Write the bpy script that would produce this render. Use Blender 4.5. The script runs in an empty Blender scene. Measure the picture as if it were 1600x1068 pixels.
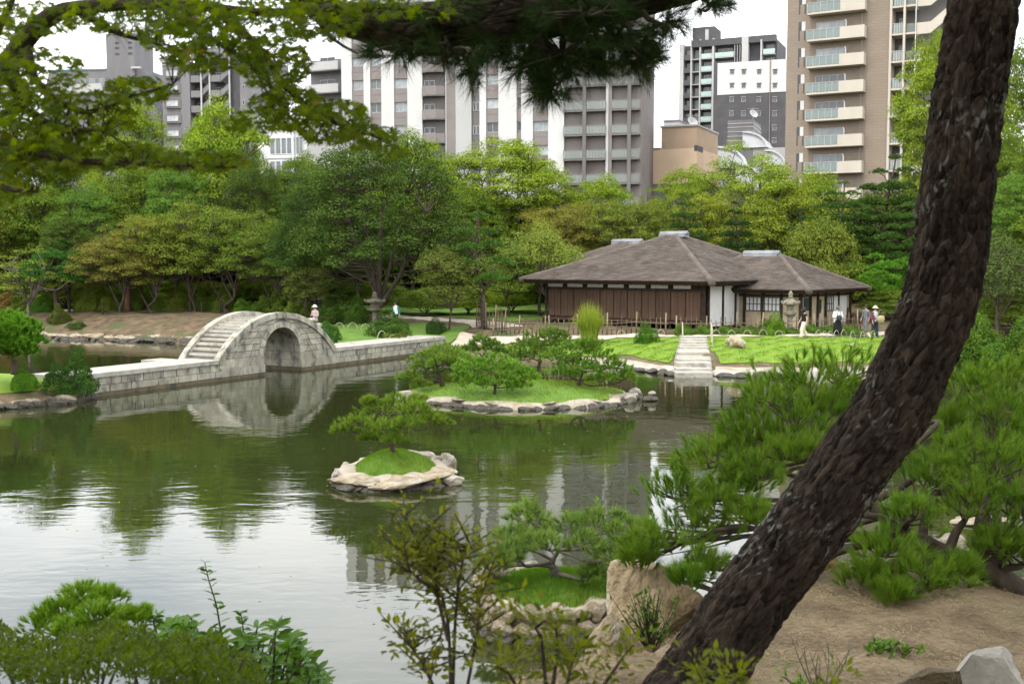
import bpy, math, random
import numpy as np
from mathutils import Vector, Matrix, noise as mnoise, geometry as mgeo
S = bpy.context.scene
COL = S.collection
R = math.radians
# ---------------------------------------------------------------- camera, sky, sun, exposure
F, CX, CY, YH, HC = 1716.0, 800.0, 534.0, 410.0, 5.0
PITCH = math.atan((CY - YH) / F)
cam = bpy.data.cameras.new('camera'); camo = bpy.data.objects.new('camera', cam); COL.objects.link(camo)
camo.location = (0, 0, HC); camo.rotation_euler = (math.pi/2 - PITCH, 0, 0)
cam.sensor_width = 36.0; cam.lens = F/1600*36; cam.clip_start = 0.05; cam.clip_end = 6000
cam.dof.use_dof = True; cam.dof.focus_distance = 22.0; cam.dof.aperture_fstop = 5.0; cam.dof.aperture_blades = 7
S.camera = camo
W = bpy.data.worlds.new('World'); S.world = W; W.use_nodes = True
nt = W.node_tree; N = nt.nodes; L = nt.links
bg = N['Background']; bg.inputs['Strength'].default_value = 0.10
sky = N.new('ShaderNodeTexSky'); sky.sky_type = 'NISHITA'; sky.sun_disc = False
SUN_EL, SUN_AZ = R(58), R(215)          # azimuth clockwise from +Y: behind and to the side of the camera
sky.sun_elevation = SUN_EL; sky.sun_rotation = SUN_AZ; sky.dust_density = 3.0
hs = N.new('ShaderNodeHueSaturation'); hs.inputs['Saturation'].default_value = 0.25; hs.inputs['Value'].default_value = 1.6
tc = N.new('ShaderNodeTexCoord'); mp = N.new('ShaderNodeMapping'); mp.inputs['Scale'].default_value = (1, 1, 2.6)
nz = N.new('ShaderNodeTexNoise'); nz.inputs['Scale'].default_value = 2.2; nz.inputs['Detail'].default_value = 7; nz.inputs['Roughness'].default_value = 0.55
rp = N.new('ShaderNodeValToRGB')
rp.color_ramp.elements[0].position = 0.36; rp.color_ramp.elements[0].color = (0.60, 0.66, 0.74, 1)
rp.color_ramp.elements[1].position = 0.60; rp.color_ramp.elements[1].color = (1.0, 1.0, 1.0, 1)
sc_ = N.new('ShaderNodeVectorMath'); sc_.operation = 'SCALE'; sc_.inputs['Scale'].default_value = 24.0
mx = N.new('ShaderNodeMixRGB'); mx.inputs['Fac'].default_value = 0.86
L.new(sky.outputs[0], hs.inputs['Color']); L.new(tc.outputs['Generated'], mp.inputs[0]); L.new(mp.outputs[0], nz.inputs['Vector'])
L.new(nz.outputs['Fac'], rp.inputs[0]); L.new(rp.outputs[0], sc_.inputs[0])
L.new(hs.outputs[0], mx.inputs[1]); L.new(sc_.outputs[0], mx.inputs[2]); L.new(mx.outputs[0], bg.inputs['Color'])
sl = bpy.data.lights.new('sun', 'SUN'); sl.energy = 1.5; sl.angle = R(11); sl.color = (1.0, 0.955, 0.88)
so = bpy.data.objects.new('sun', sl); COL.objects.link(so); so.location = (-20, -30, 60)
sd = Vector((math.sin(SUN_AZ)*math.cos(SUN_EL), math.cos(SUN_AZ)*math.cos(SUN_EL), math.sin(SUN_EL)))
so.rotation_euler = (-sd).to_track_quat('-Z', 'Y').to_euler()
vs = S.view_settings; vs.view_transform = 'Standard'; vs.look = 'None'; vs.exposure = 0.36; vs.gamma = 1.0; vs.use_curve_mapping = False
S.render.engine = 'CYCLES'; cy = S.cycles
cy.use_denoising = True; cy.max_bounces = 5; cy.diffuse_bounces = 1; cy.glossy_bounces = 3; cy.transmission_bounces = 3; cy.transparent_max_bounces = 4
cy.use_adaptive_sampling = True; cy.adaptive_threshold = 0.03; cy.caustics_reflective = False; cy.caustics_refractive = False
try: cy.denoiser = 'OPENIMAGEDENOISE'
except Exception: pass

# ---------------------------------------------------------------- helpers
cp, sp = math.cos(PITCH), math.sin(PITCH)
def ray(px, py):
    u, v = (px - CX)/F, (CY - py)/F
    return np.array([u, cp + v*sp, v*cp - sp])
def at(px, py, Y):
    d = ray(px, py); t = Y/d[1]
    return np.array([d[0]*t, Y, HC + d[2]*t])
def gnd(px, py, z=0.0):
    d = ray(px, py); t = (z - HC)/d[2]
    return np.array([d[0]*t, d[1]*t, z])
def xat(px, Y): return (px - CX)/F*Y*1.003
def zat(py, Y): return at(800, py, Y)[2]
class MB:
    def __init__(s): s.v = []; s.f = {3: [], 4: []}; s.m = {3: [], 4: []}; s.n = 0
    def add(s, v, f, mi=0):
        v = np.asarray(v, float).reshape(-1, 3); f = np.asarray(f, int)
        if len(f):
            s.f[f.shape[1]].append(f + s.n); s.m[f.shape[1]].append(np.full(len(f), mi))
        s.v.append(v); s.n += len(v); return s
    def box(s, x0, x1, y0, y1, z0, z1, mi=0):
        v = [(x0,y0,z0),(x1,y0,z0),(x1,y1,z0),(x0,y1,z0),(x0,y0,z1),(x1,y0,z1),(x1,y1,z1),(x0,y1,z1)]
        return s.add(v, [(0,3,2,1),(4,5,6,7),(0,1,5,4),(1,2,6,5),(2,3,7,6),(3,0,4,7)], mi)
    def hexa(s, v8, mi=0):
        return s.add(v8, [(0,3,2,1),(4,5,6,7),(0,1,5,4),(1,2,6,5),(2,3,7,6),(3,0,4,7)], mi)
    def tube(s, pts, rad, seg=8, mi=0, cap=True):
        p = np.asarray(pts, float); n = len(p); rad = np.broadcast_to(np.asarray(rad, float), (n,))
        t = np.gradient(p, axis=0); t /= np.maximum(np.linalg.norm(t, axis=1, keepdims=True), 1e-9)
        a = np.array([0, 0, 1.0]) if abs(t[0][2]) < 0.9 else np.array([1.0, 0, 0])
        u = np.cross(t[0], a); u /= np.linalg.norm(u)
        ang = np.linspace(0, 2*np.pi, seg, endpoint=False); V = []
        for i in range(n):
            u = u - t[i]*np.dot(u, t[i]); u /= max(np.linalg.norm(u), 1e-9); w = np.cross(t[i], u)
            V.append(p[i] + rad[i]*(np.cos(ang)[:, None]*u + np.sin(ang)[:, None]*w))
        V = np.concatenate(V); j = np.arange(seg); k = (j+1) % seg
        f = np.concatenate([np.stack([i*seg+j, i*seg+k, (i+1)*seg+k, (i+1)*seg+j], 1) for i in range(n-1)])
        s.add(V, f, mi)
        if cap:
            b = s.n
            s.add(np.array([p[0], p[-1]]), np.zeros((0, 4), int))
            o = b - len(V)
            s.f[3].append(np.concatenate([np.stack([o+k, o+j, np.full(seg, b)], 1), np.stack([o+(n-1)*seg+j, o+(n-1)*seg+k, np.full(seg, b+1)], 1)]))
            s.m[3].append(np.full(2*seg, mi))
        return s
    def lathe(s, prof, seg=16, c=(0, 0, 0), mi=0, sq=0.0):
        ang = np.linspace(0, 2*np.pi, seg, endpoint=False) + np.pi/seg; V = []
        for r, z in prof:
            V.append(np.stack([c[0]+r*np.cos(ang), c[1]+r*np.sin(ang), np.full(seg, c[2]+z)], 1))
        V = np.concatenate(V); j = np.arange(seg); k = (j+1) % seg; n = len(prof)
        f = np.concatenate([np.stack([i*seg+j, i*seg+k, (i+1)*seg+k, (i+1)*seg+j], 1) for i in range(n-1)])
        return s.add(V, f, mi)
    def prism(s, poly, z0, z1, mi=0, mapf=None):
        """poly: 2-D outline; extruded from z0 to z1; mapf(x, y, z) puts it in space"""
        n = len(poly); mapf = mapf or (lambda x, y, z: (x, y, z))
        v = [mapf(x, y, z0) for x, y in poly] + [mapf(x, y, z1) for x, y in poly]
        tri = mgeo.tessellate_polygon([[Vector((x, y, 0)) for x, y in poly]])
        f3 = [tuple(t) for t in tri] + [tuple(n+i for i in reversed(t)) for t in tri]
        f4 = [(i, (i+1) % n, n+(i+1) % n, n+i) for i in range(n)]
        b = s.n; s.add(v, np.array(f4), mi)
        s.f[3].append(np.array(f3) + b); s.m[3].append(np.full(len(f3), mi)); return s
    def mesh(s, name, mats=(), smooth=False):
        me = bpy.data.meshes.new(name)
        v = np.concatenate(s.v) if s.v else np.zeros((0, 3))
        f3 = np.concatenate(s.f[3]) if s.f[3] else np.zeros((0, 3), int); f4 = np.concatenate(s.f[4]) if s.f[4] else np.zeros((0, 4), int)
        me.vertices.add(len(v)); me.vertices.foreach_set('co', v.astype(np.float32).ravel())
        nl = f3.size + f4.size; me.loops.add(nl); me.polygons.add(len(f3)+len(f4))
        me.loops.foreach_set('vertex_index', np.concatenate([f3.ravel(), f4.ravel()]).astype(np.int32))
        ls = np.concatenate([np.arange(len(f3))*3, f3.size + np.arange(len(f4))*4]).astype(np.int32)
        me.polygons.foreach_set('loop_start', ls)
        mi = np.concatenate([np.concatenate(s.m[k]) if s.m[k] else np.zeros(0, int) for k in (3, 4)]).astype(np.int32)
        me.polygons.foreach_set('material_index', mi)
        me.polygons.foreach_set('use_smooth', np.full(len(mi), smooth))
        for m in (mats if isinstance(mats, (list, tuple)) else [mats]): me.materials.append(m)
        me.update(calc_edges=True); me.validate(); return me
    def build(s, name, mats, parent=None, smooth=False, **k):
        return link(name, s.mesh(name, mats, smooth), parent, **k)
def link(name, me, parent=None, loc=None, rot=None, scale=None, label=None, cat=None, group=None, kind=None, color=None):
    o = bpy.data.objects.new(name, me); COL.objects.link(o)
    if parent is not None: o.parent = parent
    if loc is not None: o.location = tuple(loc)
    if rot is not None: o.rotation_euler = rot if hasattr(rot, '__len__') else (0, 0, rot)
    if scale is not None: o.scale = scale if hasattr(scale, '__len__') else (scale,)*3
    if color is not None: o.color = (*color, 1)
    return tag(o, label, cat, group, kind)
def tag(o, label=None, cat=None, group=None, kind=None):
    if label: o['label'] = label
    if cat: o['category'] = cat
    if group: o['group'] = group
    if kind: o['kind'] = kind
    return o
def empty(name, loc=(0, 0, 0), rot=0, label=None, cat=None, group=None, scale=None):
    o = link(name, None, None, loc, rot, scale, label, cat, group); o.empty_display_size = 0.2; return o
def unit(v): return v/np.maximum(np.linalg.norm(v, axis=-1, keepdims=True), 1e-9)
def smooth01(t): t = np.clip(t, 0, 1); return t*t*(3-2*t)
def spline(pts, n):
    """Catmull-Rom through rows of pts"""
    p = np.asarray(pts, float); p = np.vstack([2*p[0]-p[1], p, 2*p[-1]-p[-2]]); m = len(p)-3; out = []
    for t in np.linspace(0, m-1e-6, n):
        i = int(t); u = t-i; a, b, c, d = p[i:i+4]
        out.append(0.5*((2*b)+(c-a)*u+(2*a-5*b+4*c-d)*u*u+(3*b-a-3*c+d)*u**3))
    return np.array(out)
# ---- materials
MATS = {}
def new_mat(name):
    m = bpy.data.materials.new(name); m.use_nodes = True; nt = m.node_tree
    return m, nt, nt.nodes, nt.links, nt.nodes['Principled BSDF']
def mat(name, c1, c2=None, scale=3.0, rough=0.8, bump=0.0, bscale=None, spec=0.3, detail=6, lo=0.35, hi=0.65, c3=None, s3=1.0, l3=0.55, h3=0.62, stretch=(1,1,1), objcol=False, island=0.0, metal=0.0, bdist=0.02):
    m, nt, N, L, B = new_mat(name); MATS[name] = m
    B.inputs['Roughness'].default_value = rough; B.inputs['Specular IOR Level'].default_value = spec; B.inputs['Metallic'].default_value = metal
    c2 = c2 or tuple(min(1, x*1.25) for x in c1)
    tc = N.new('ShaderNodeTexCoord'); mp = N.new('ShaderNodeMapping'); mp.inputs['Scale'].default_value = stretch
    L.new(tc.outputs['Object'], mp.inputs[0])
    def ramp(sc, lo, hi, a, b, det=detail):
        n = N.new('ShaderNodeTexNoise'); n.inputs['Scale'].default_value = sc; n.inputs['Detail'].default_value = det; n.inputs['Roughness'].default_value = 0.6
        L.new(mp.outputs[0], n.inputs['Vector']); r = N.new('ShaderNodeValToRGB')
        r.color_ramp.elements[0].position = lo; r.color_ramp.elements[1].position = hi
        r.color_ramp.elements[0].color = a; r.color_ramp.elements[1].color = b; L.new(n.outputs['Fac'], r.inputs[0]); return n, r
    n, r = ramp(scale, lo, hi, (*c1, 1), (*c2, 1)); col = r.outputs[0]
    if c3:
        _, r3 = ramp(s3, l3, h3, (0, 0, 0, 1), (1, 1, 1, 1)); mix = N.new('ShaderNodeMixRGB')
        L.new(r3.outputs[0], mix.inputs['Fac']); L.new(col, mix.inputs[1]); mix.inputs[2].default_value = (*c3, 1); col = mix.outputs[0]
    if island:
        g = N.new('ShaderNodeNewGeometry'); h = N.new('ShaderNodeHueSaturation'); mr = N.new('ShaderNodeMapRange')
        mr.inputs[3].default_value = 1-island; mr.inputs[4].default_value = 1+island
        L.new(g.outputs['Random Per Island'], mr.inputs[0]); L.new(mr.outputs[0], h.inputs['Value']); L.new(col, h.inputs['Color']); col = h.outputs[0]
    if objcol:
        oi = N.new('ShaderNodeObjectInfo'); mu = N.new('ShaderNodeMixRGB'); mu.blend_type = 'MULTIPLY'; mu.inputs['Fac'].default_value = 1
        L.new(col, mu.inputs[1]); L.new(oi.outputs['Color'], mu.inputs[2]); col = mu.outputs[0]
    L.new(col, B.inputs['Base Color'])
    if bump:
        nb = N.new('ShaderNodeTexNoise'); nb.inputs['Scale'].default_value = bscale or scale*4; nb.inputs['Detail'].default_value = 8; L.new(mp.outputs[0], nb.inputs['Vector'])
        b = N.new('ShaderNodeBump'); b.inputs['Strength'].default_value = bump; b.inputs['Distance'].default_value = bdist
        L.new(nb.outputs['Fac'], b.inputs['Height']); L.new(b.outputs[0], B.inputs['Normal'])
    return m
def leafmat(name, c1, c2, trans=0.35, rough=0.7, spec=0.08, objcol=True, c3=None, p3=0.9, patch=None, ps=0.8):
    m, nt, N, L, B = new_mat(name); MATS[name] = m
    g = N.new('ShaderNodeNewGeometry'); r = N.new('ShaderNodeValToRGB')
    r.color_ramp.elements[0].color = (*c1, 1); r.color_ramp.elements[1].color = (*c2, 1)
    if c3: e = r.color_ramp.elements.new(p3); e.color = (*c2, 1); r.color_ramp.elements[2].color = (*c3, 1)
    L.new(g.outputs['Random Per Island'], r.inputs[0]); col = r.outputs[0]
    if objcol:
        oi = N.new('ShaderNodeObjectInfo'); mu = N.new('ShaderNodeMixRGB'); mu.blend_type = 'MULTIPLY'; mu.inputs['Fac'].default_value = 1
        L.new(col, mu.inputs[1]); L.new(oi.outputs['Color'], mu.inputs[2]); col = mu.outputs[0]
    if patch:
        tc = N.new('ShaderNodeTexCoord'); nz = N.new('ShaderNodeTexNoise'); nz.inputs['Scale'].default_value = ps; nz.inputs['Detail'].default_value = 5; L.new(tc.outputs['Object'], nz.inputs['Vector'])
        r4 = N.new('ShaderNodeValToRGB'); r4.color_ramp.elements[0].position = 0.48; r4.color_ramp.elements[1].position = 0.68; r4.color_ramp.elements[0].color = (1,1,1,1); r4.color_ramp.elements[1].color = (*patch, 1); L.new(nz.outputs['Fac'], r4.inputs[0])
        m4 = N.new('ShaderNodeMixRGB'); m4.blend_type = 'MULTIPLY'; m4.inputs['Fac'].default_value = 1; L.new(col, m4.inputs[1]); L.new(r4.outputs[0], m4.inputs[2]); col = m4.outputs[0]
    B.inputs['Roughness'].default_value = rough; B.inputs['Specular IOR Level'].default_value = spec; L.new(col, B.inputs['Base Color'])
    t = N.new('ShaderNodeBsdfTranslucent'); mix = N.new('ShaderNodeMixShader'); mix.inputs[0].default_value = trans
    h = N.new('ShaderNodeHueSaturation'); h.inputs['Value'].default_value = 1.3; h.inputs['Saturation'].default_value = 1.1; h.inputs['Hue'].default_value = 0.49
    L.new(col, h.inputs['Color']); L.new(h.outputs[0], t.inputs['Color'])
    out = N['Material Output']; L.new(B.outputs[0], mix.inputs[1]); L.new(t.outputs[0], mix.inputs[2]); L.new(mix.outputs[0], out.inputs[0])
    return m
# ---- leaves, needles, branches
def leaf_arr(mb, P, Nn, size, aspect=0.5, rng=None, fold=0.15, mi=0, T=None):
    n = len(P); Nn = unit(Nn)
    if T is None: T = rng.normal(size=(n, 3))
    T = T - Nn*np.sum(T*Nn, 1, keepdims=True); T = unit(T); B = np.cross(Nn, T)
    Ls = (size*(0.7+0.6*rng.random(n)))[:, None]; w = Ls*aspect*0.5
    v0 = P - T*Ls*0.5; v2 = P + T*Ls*0.5; v1 = P + B*w + Nn*Ls*fold; v3 = P - B*w + Nn*Ls*fold
    V = np.stack([v0, v1, v2, v3], 1).reshape(-1, 3); i = np.arange(n)*4
    mb.add(V, np.stack([i, i+1, i+2, i+3], 1), mi)
def needles(mb, P, D, nn, Ln, w, spread, rng, mi=0, seg=1):
    """brush tufts: nn needles from each point P round direction D"""
    D = unit(np.asarray(D, float)); n = len(P)
    d = D[:, None, :] + rng.normal(size=(n, nn, 3))*spread; d = unit(d)
    b = np.asarray(P)[:, None, :] + D[:, None, :]*(rng.random((n, nn, 1))-0.6)*Ln*0.7
    l = Ln*(0.75+0.5*rng.random((n, nn, 1))); tip = b + d*l
    s = unit(np.cross(d, rng.normal(size=(n, nn, 3))))*w*0.5
    V = np.stack([b-s, b+s, tip], 2).reshape(-1, 3); i = np.arange(n*nn)*3
    mb.add(V, np.stack([i, i+1, i+2], 1), mi)
def sphdir(n, rng):
    return unit(rng.normal(size=(n, 3)))
def wobble(a, b, n, amp, rng):
    a, b = np.asarray(a, float), np.asarray(b, float); t = np.linspace(0, 1, n)[:, None]
    L_ = np.linalg.norm(b-a); p = a + (b-a)*t; o = np.zeros((n, 3))
    if n > 2: o[1:-1] = rng.normal(size=(n-2, 3))*amp*L_
    return spline(p + o, n*2) if n > 2 else p
# ---------------------------------------------------------------- materials
mat('soil', (0.085,0.06,0.034), (0.19,0.138,0.082), 1.6, 0.95, 1.0, 14, c3=(0.085,0.10,0.035), s3=0.5, l3=0.53, h3=0.62, bdist=0.06)
mat('lawn', (0.12,0.215,0.014), (0.175,0.275,0.022), 0.9, 0.9, 0.15, 30, c3=(0.15,0.225,0.02), s3=0.22, l3=0.50, h3=0.75, bdist=0.03)
mat('moss_lawn', (0.085,0.165,0.022), (0.135,0.235,0.035), 1.5, 0.9, 0.5, 40, bdist=0.03)
mat('sand_path', (0.40,0.34,0.26), (0.52,0.455,0.36), 2.5, 0.95, 0.3, 30)
mat('stone_pale', (0.34,0.315,0.262), (0.48,0.45,0.385), 2.2, 0.85, 0.5, 9, c3=(0.24,0.235,0.21), s3=1.6, l3=0.56, h3=0.66)
mat('stone_block', (0.29,0.268,0.218), (0.455,0.425,0.355), 3.0, 0.85, 0.6, 14, c3=(0.13,0.132,0.115), s3=2.3, l3=0.50, h3=0.66, objcol=True, stretch=(1,1,0.6)); mat('stone_joint', (0.13,0.122,0.10), (0.20,0.188,0.158), 4, 0.95)
mat('stone_wet', (0.09,0.07,0.042), (0.17,0.135,0.085), 3.0, 0.55, 0.5, 12, c3=(0.06,0.055,0.04), s3=1.6)
mat('rock', (0.26,0.225,0.175), (0.46,0.42,0.35), 1.5, 0.9, 0.9, 7, c3=(0.14,0.12,0.09), s3=1.0, l3=0.54, h3=0.66, objcol=True, bdist=0.04)
mat('rock_warm', (0.22,0.17,0.105), (0.44,0.365,0.255), 2.6, 0.9, 1.0, 9, c3=(0.45,0.43,0.37), s3=1.7, l3=0.56, h3=0.64, objcol=True, bdist=0.06)
mat('rock_dark_shadow', (0.04,0.036,0.028), (0.105,0.092,0.074), 2.5, 0.8, 0.8, 9)  # dark rock, blackened further to paint in the shadow under the shore ledges
mat('bark', (0.055,0.04,0.03), (0.11,0.085,0.065), 7, 0.95, 0.8, 25, stretch=(1,1,0.35))
mat('bark_grey', (0.10,0.085,0.07), (0.19,0.165,0.14), 6, 0.95, 0.7, 25, stretch=(1,1,0.3))
mat('bark_red', (0.13,0.06,0.038), (0.22,0.115,0.075), 6, 0.95, 0.8, 20, stretch=(1,1,0.4))
leafmat('leaf', (0.55,0.62,0.45), (1.28,1.22,0.85), 0.16, patch=(0.66,0.80,0.85), ps=0.55)
leafmat('leaf_autumn', (0.54,0.62,0.45), (1.14,1.15,0.85), 0.16, patch=(0.75,0.9,0.9), ps=0.7, c3=(1.5,0.95,0.8), p3=0.88)
leafmat('needle', (0.55,0.62,0.5), (1.12,1.08,0.85), 0.15, c3=(1.3,0.75,0.7), p3=0.90, patch=(0.70,0.84,0.9), ps=2.6)
leafmat('maple_leaf', (0.085,0.15,0.012), (0.205,0.275,0.022), 0.6, 0.5, 0.15, objcol=False, c3=(0.28,0.17,0.03), p3=0.975)
leafmat('grass', (0.085,0.18,0.015), (0.19,0.32,0.03), 0.25, patch=(1.35,0.95,1.1), ps=0.9)
mat('cloth', (1,1,1), (0.93,0.93,0.93), 8, 0.9, objcol=True)
mat('ledge', (0.30,0.26,0.195), (0.44,0.39,0.31), 1.6, 0.9, 0.6, 8, c3=(0.30,0.225,0.14), s3=1.1, l3=0.55, h3=0.68)
# ---------------------------------------------------------------- terrain
cd = np.array([0.496, 0.869]); cn = np.array([-0.869, 0.496]); P0 = np.array([-13.1, 45.2])       # causeway line on the pond
def cw(s, n=0.0): return P0 + cd*s + cn*n
_px = lambda *a: [tuple(gnd(x, y)[:2]) for x, y in a]
POND = (_px((-260,530),(-100,531),(0,528),(60,527),(110,529),(160,531),(230,534),(290,538),(340,543)) + [tuple(cw(8.4, 3.0)), tuple(cw(9.6, 1.2)), tuple(cw(14, 0.9)), tuple(cw(19.0, 0.5))]
  + _px((740,558),(800,562),(870,568),(930,572),(985,574),(1030,581),(1060,585),(1115,586),(1170,588),(1250,588),(1350,585),(1430,578),(1490,566),(1540,558),(1600,556),(1700,560),(1800,600))
  + [(26,34),(22,20),(15,14),(9.5,12),(7,12.4),(5,12.2),(3.4,11.6),(2.2,11.0),(1.2,10.4),(0.5,9.4),(-0.4,8.3),(-2.2,8.0),(-4.2,9.2),(-7,10.6),(-10,11),(-17,14),(-25,20),(-27,33),(-20.5,36.3),(-18.0,37.3),(-16.1,38.6),(-15.5,40.0),(-15.9,41.2),(-17.6,42.6),(-21,44),(-27,50),(-40,58),(-46,66)])
POND = np.array(POND)
def sdist(x, y, poly):
    """positive inside"""
    x = np.asarray(x, float); y = np.asarray(y, float); d = np.full(x.shape, 1e9); ins = np.zeros(x.shape, bool)
    n = len(poly)
    for i in range(n):
        ax, ay = poly[i]; bx, by = poly[(i+1) % n]; ex, ey = bx-ax, by-ay
        t = np.clip(((x-ax)*ex+(y-ay)*ey)/(ex*ex+ey*ey+1e-12), 0, 1)
        d = np.minimum(d, (x-ax-t*ex)**2+(y-ay-t*ey)**2)
        c = ((ay > y) != (by > y)) & (x < (bx-ax)*(y-ay)/(by-ay+1e-15)+ax); ins ^= c
    return np.where(ins, 1, -1)*np.sqrt(d)
CTRL = np.array([(0,0,3.3,2.5),(0.9,5.6,2.72,2.4),(3,8,2.5,2.4),(1.6,8.4,2.35,1.8),(5,9,2.3,3),(8,8,2.1,3),(-1.5,5,2.2,2.4),(-3.5,7,2.0,2.4),(-6,8,1.6,3),(-12,8,1.0,4),(0,-20,4,5),(20,0,3,6),(30,20,1.6,8),(30,45,1.0,4),
  (-22,38,0.85,1.6),(-19.5,39.5,0.75,1.3),(-35,44,1.0,3),(-34,80,1.45,5.5),(-20,82,1.5,6),(-6,70,1.25,6),(-7,58,0.95,4.5),(0,60,1.05,7),(6,59,1.05,8.5),(12,59,1.05,9),(18,60,1.15,9),(22,56,1.0,8),(10,72,1.35,9),(30,70,1.4,9),(0,90,1.5,9),(-40,95,1.6,6),(40,95,1.6,9)])
def terrain(x, y):
    x = np.asarray(x, float); y = np.asarray(y, float); sh = x.shape; x = x.ravel(); y = y.ravel()
    d = -sdist(x, y, POND)
    w = 1/(((x[:, None]-CTRL[:, 0])**2+(y[:, None]-CTRL[:, 1])**2)+0.6)**1.6; w /= w.sum(1, keepdims=True)
    h = w@CTRL[:, 2]; bw = w@CTRL[:, 3]
    t = np.clip(d/bw, 0, 1); prof = 0.18*np.clip(d/0.35, 0, 1) + (h-0.18)*(1-(1-t)**1.7)
    nz = 0.05*np.sin(x*1.3+2)*np.cos(y*1.1)+0.03*np.sin(x*2.7+y*2.1)+0.02*np.sin(x*5.1-y*4.3)
    z = np.where(d > 0, prof + nz*np.clip(d/2, 0, 1), -0.05 + np.maximum(d, -1.5)*0.6)
    return z.reshape(sh)
def th(x, y): return float(terrain(np.array([x]), np.array([y]))[0])
def grid_axes(lo, hi, step, far):
    a = np.arange(lo, hi+1e-6, step); g = [lo]; s = step
    while g[-1] > -far: s *= 1.5; g.append(g[-1]-s)
    e = [hi]; s = step
    while e[-1] < far: s *= 1.5; e.append(e[-1]+s)
    return np.concatenate([np.array(g[1:])[::-1], a, np.array(e[1:])])
xs = grid_axes(-36, 30, 0.32, 2500); ys = grid_axes(-4, 88, 0.32, 2500)
X, Y = np.meshgrid(xs, ys); Z = terrain(X, Y); nx, ny = len(xs), len(ys)
i = (np.arange(ny-1)[:, None]*nx + np.arange(nx-1)).ravel()
gm = MB().add(np.stack([X, Y, Z], -1).reshape(-1, 3), np.stack([i, i+1, i+nx+1, i+nx], 1))
ground = gm.build('ground', MATS['soil'], smooth=True, kind='structure', label='brown leaf-strewn soil of the garden round the pond')
def sheet(name, poly, m, dz=0.03, step=0.5, **k):
    """ground sheet inside a world-space outline, following the terrain"""
    poly = np.array(poly, float); pts = []
    for a in range(len(poly)):
        p, q = poly[a], poly[(a+1) % len(poly)]; n = max(1, int(np.linalg.norm(q-p)/step))
        pts += [p+(q-p)*t/n for t in range(n)]
    nb = len(pts); x0, y0 = poly.min(0); x1, y1 = poly.max(0)
    gx, gy = np.meshgrid(np.arange(x0, x1, step), np.arange(y0, y1, step)); gx = gx+(np.arange(gx.shape[0]) % 2)[:, None]*step/2
    ok = sdist(gx, gy, poly) > step*0.45; inner = np.stack([gx[ok], gy[ok]], 1)
    allp = [Vector(p) for p in pts] + [Vector(p) for p in inner]
    r = mgeo.delaunay_2d_cdt(allp, [(a, (a+1) % nb) for a in range(nb)], [], 1, 1e-5)
    v = np.array([(p.x, p.y) for p in r[0]]); f = np.array([t for t in r[2] if len(t) == 3])
    return MB().add(np.column_stack([v, terrain(v[:, 0], v[:, 1])+dz]), f).build(name, m, smooth=True, kind='structure', **k)
def off(p, dx, dy): return (p[0]+dx, p[1]+dy)
sh_ = _px((740,556),(800,560),(870,566),(930,569),(985,570),(1030,577),(1048,580))
LAWN_L = [off(p, 0, 0.35) for p in sh_] + [(8.42,55.0),(9.08,58.3),(4,58.8),(-1,59.3),(-2.6,60.6),(-3.6,61.9),(-3.0,60.0)]
sh2 = _px((1128,583),(1170,584),(1250,584),(1350,581),(1430,574),(1490,562))
LAWN_R = [off(p, 0, 0.35) for p in sh2] + [(25,60),(21,60.6),(17.5,58.6),(14.5,57.9),(12,58.2),(10.35,58.2),(9.75,55.0)]
sheet('lawn', LAWN_L, MATS['lawn'], label='sunlit mown lawn between the pond and the thatched house')
sheet('lawn', LAWN_R, MATS['lawn'], label='mown lawn on the other side of the stone steps')
sheet('lawn', [tuple(cw(9.9,1.3)), tuple(cw(14,1.0)), tuple(cw(18.9,0.6)), (-3.6,62.8), (-2.5,66.5), (-7.5,68), (-13,66), (-14.5,60.5), (-12.6,56.5)], MATS['moss_lawn'], label='grassy slope behind the stone causeway')
sheet('path', [(-3.6,61.4),(-0.5,59.8),(4,59.1),(8.4,58.6),(12,58.5),(14.5,58.2),(17.5,59.0),(21,61.0),(26,61.5),(26,64),(20.5,62.8),(16.5,60.4),(12,60.1),(4,60.6),(-0.5,62.2),(-3.0,65.2)], MATS['sand_path'], label='pale sandy path along the bamboo fence')
sheet('path', [(-45,82),(-34,80.5),(-26,79.6),(-20,80.2),(-13,78),(-7,72.5),(-3,69),(-2.4,66),(1,66.5),(-1,70),(-6,75),(-13,80.5),(-20,82.6),(-34,83.4),(-45,85)], MATS['sand_path'], label='pale path winding under the trees across the pond')
strip = _px((900,570.5),(960,573),(990,575),(1030,581.5),(1060,585)); sheet('shore_paving', strip+[off(p,0.1,0.7) for p in strip[::-1]], MATS['ledge'], 0.05, 0.4, label='pale stone edging of the lawn shore by the steps')
strip = _px((1118,586),(1170,588),(1250,588),(1350,585),(1430,578)); sheet('shore_paving', strip+[off(p,0.1,0.6) for p in strip[::-1]], MATS['ledge'], 0.05, 0.4, label='pale stone edging of the shore on the lantern side')
sheet('lawn', [(-46,86),(-34,84.4),(-20,83.6),(-12.5,81.5),(-5,76),(0,71),(4,74),(4,100),(-46,100)], MATS['moss_lawn'], 0.03, 1.0, label='mossy shaded ground under the trees across the pond')
leafmat('lawn_grass', (0.10,0.19,0.014), (0.17,0.28,0.022), 0.25)
mat('mound_soil', (0.17,0.125,0.07), (0.34,0.26,0.155), 2.2, 0.95, 1.0, 22, c3=(0.15,0.135,0.06), s3=1.1, l3=0.55, h3=0.66, bdist=0.05)
sheet('mound', [(-0.1,4.0),(9.5,4.0),(9.6,9),(7.2,11.4),(5,11.3),(3.4,10.7),(2.3,10.1),(1.3,9.4),(0.7,8.6),(0.1,7.0)], MATS['mound_soil'], 0.012, 0.22, label='pale brown needle-strewn mound under the leaning pine')
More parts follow.
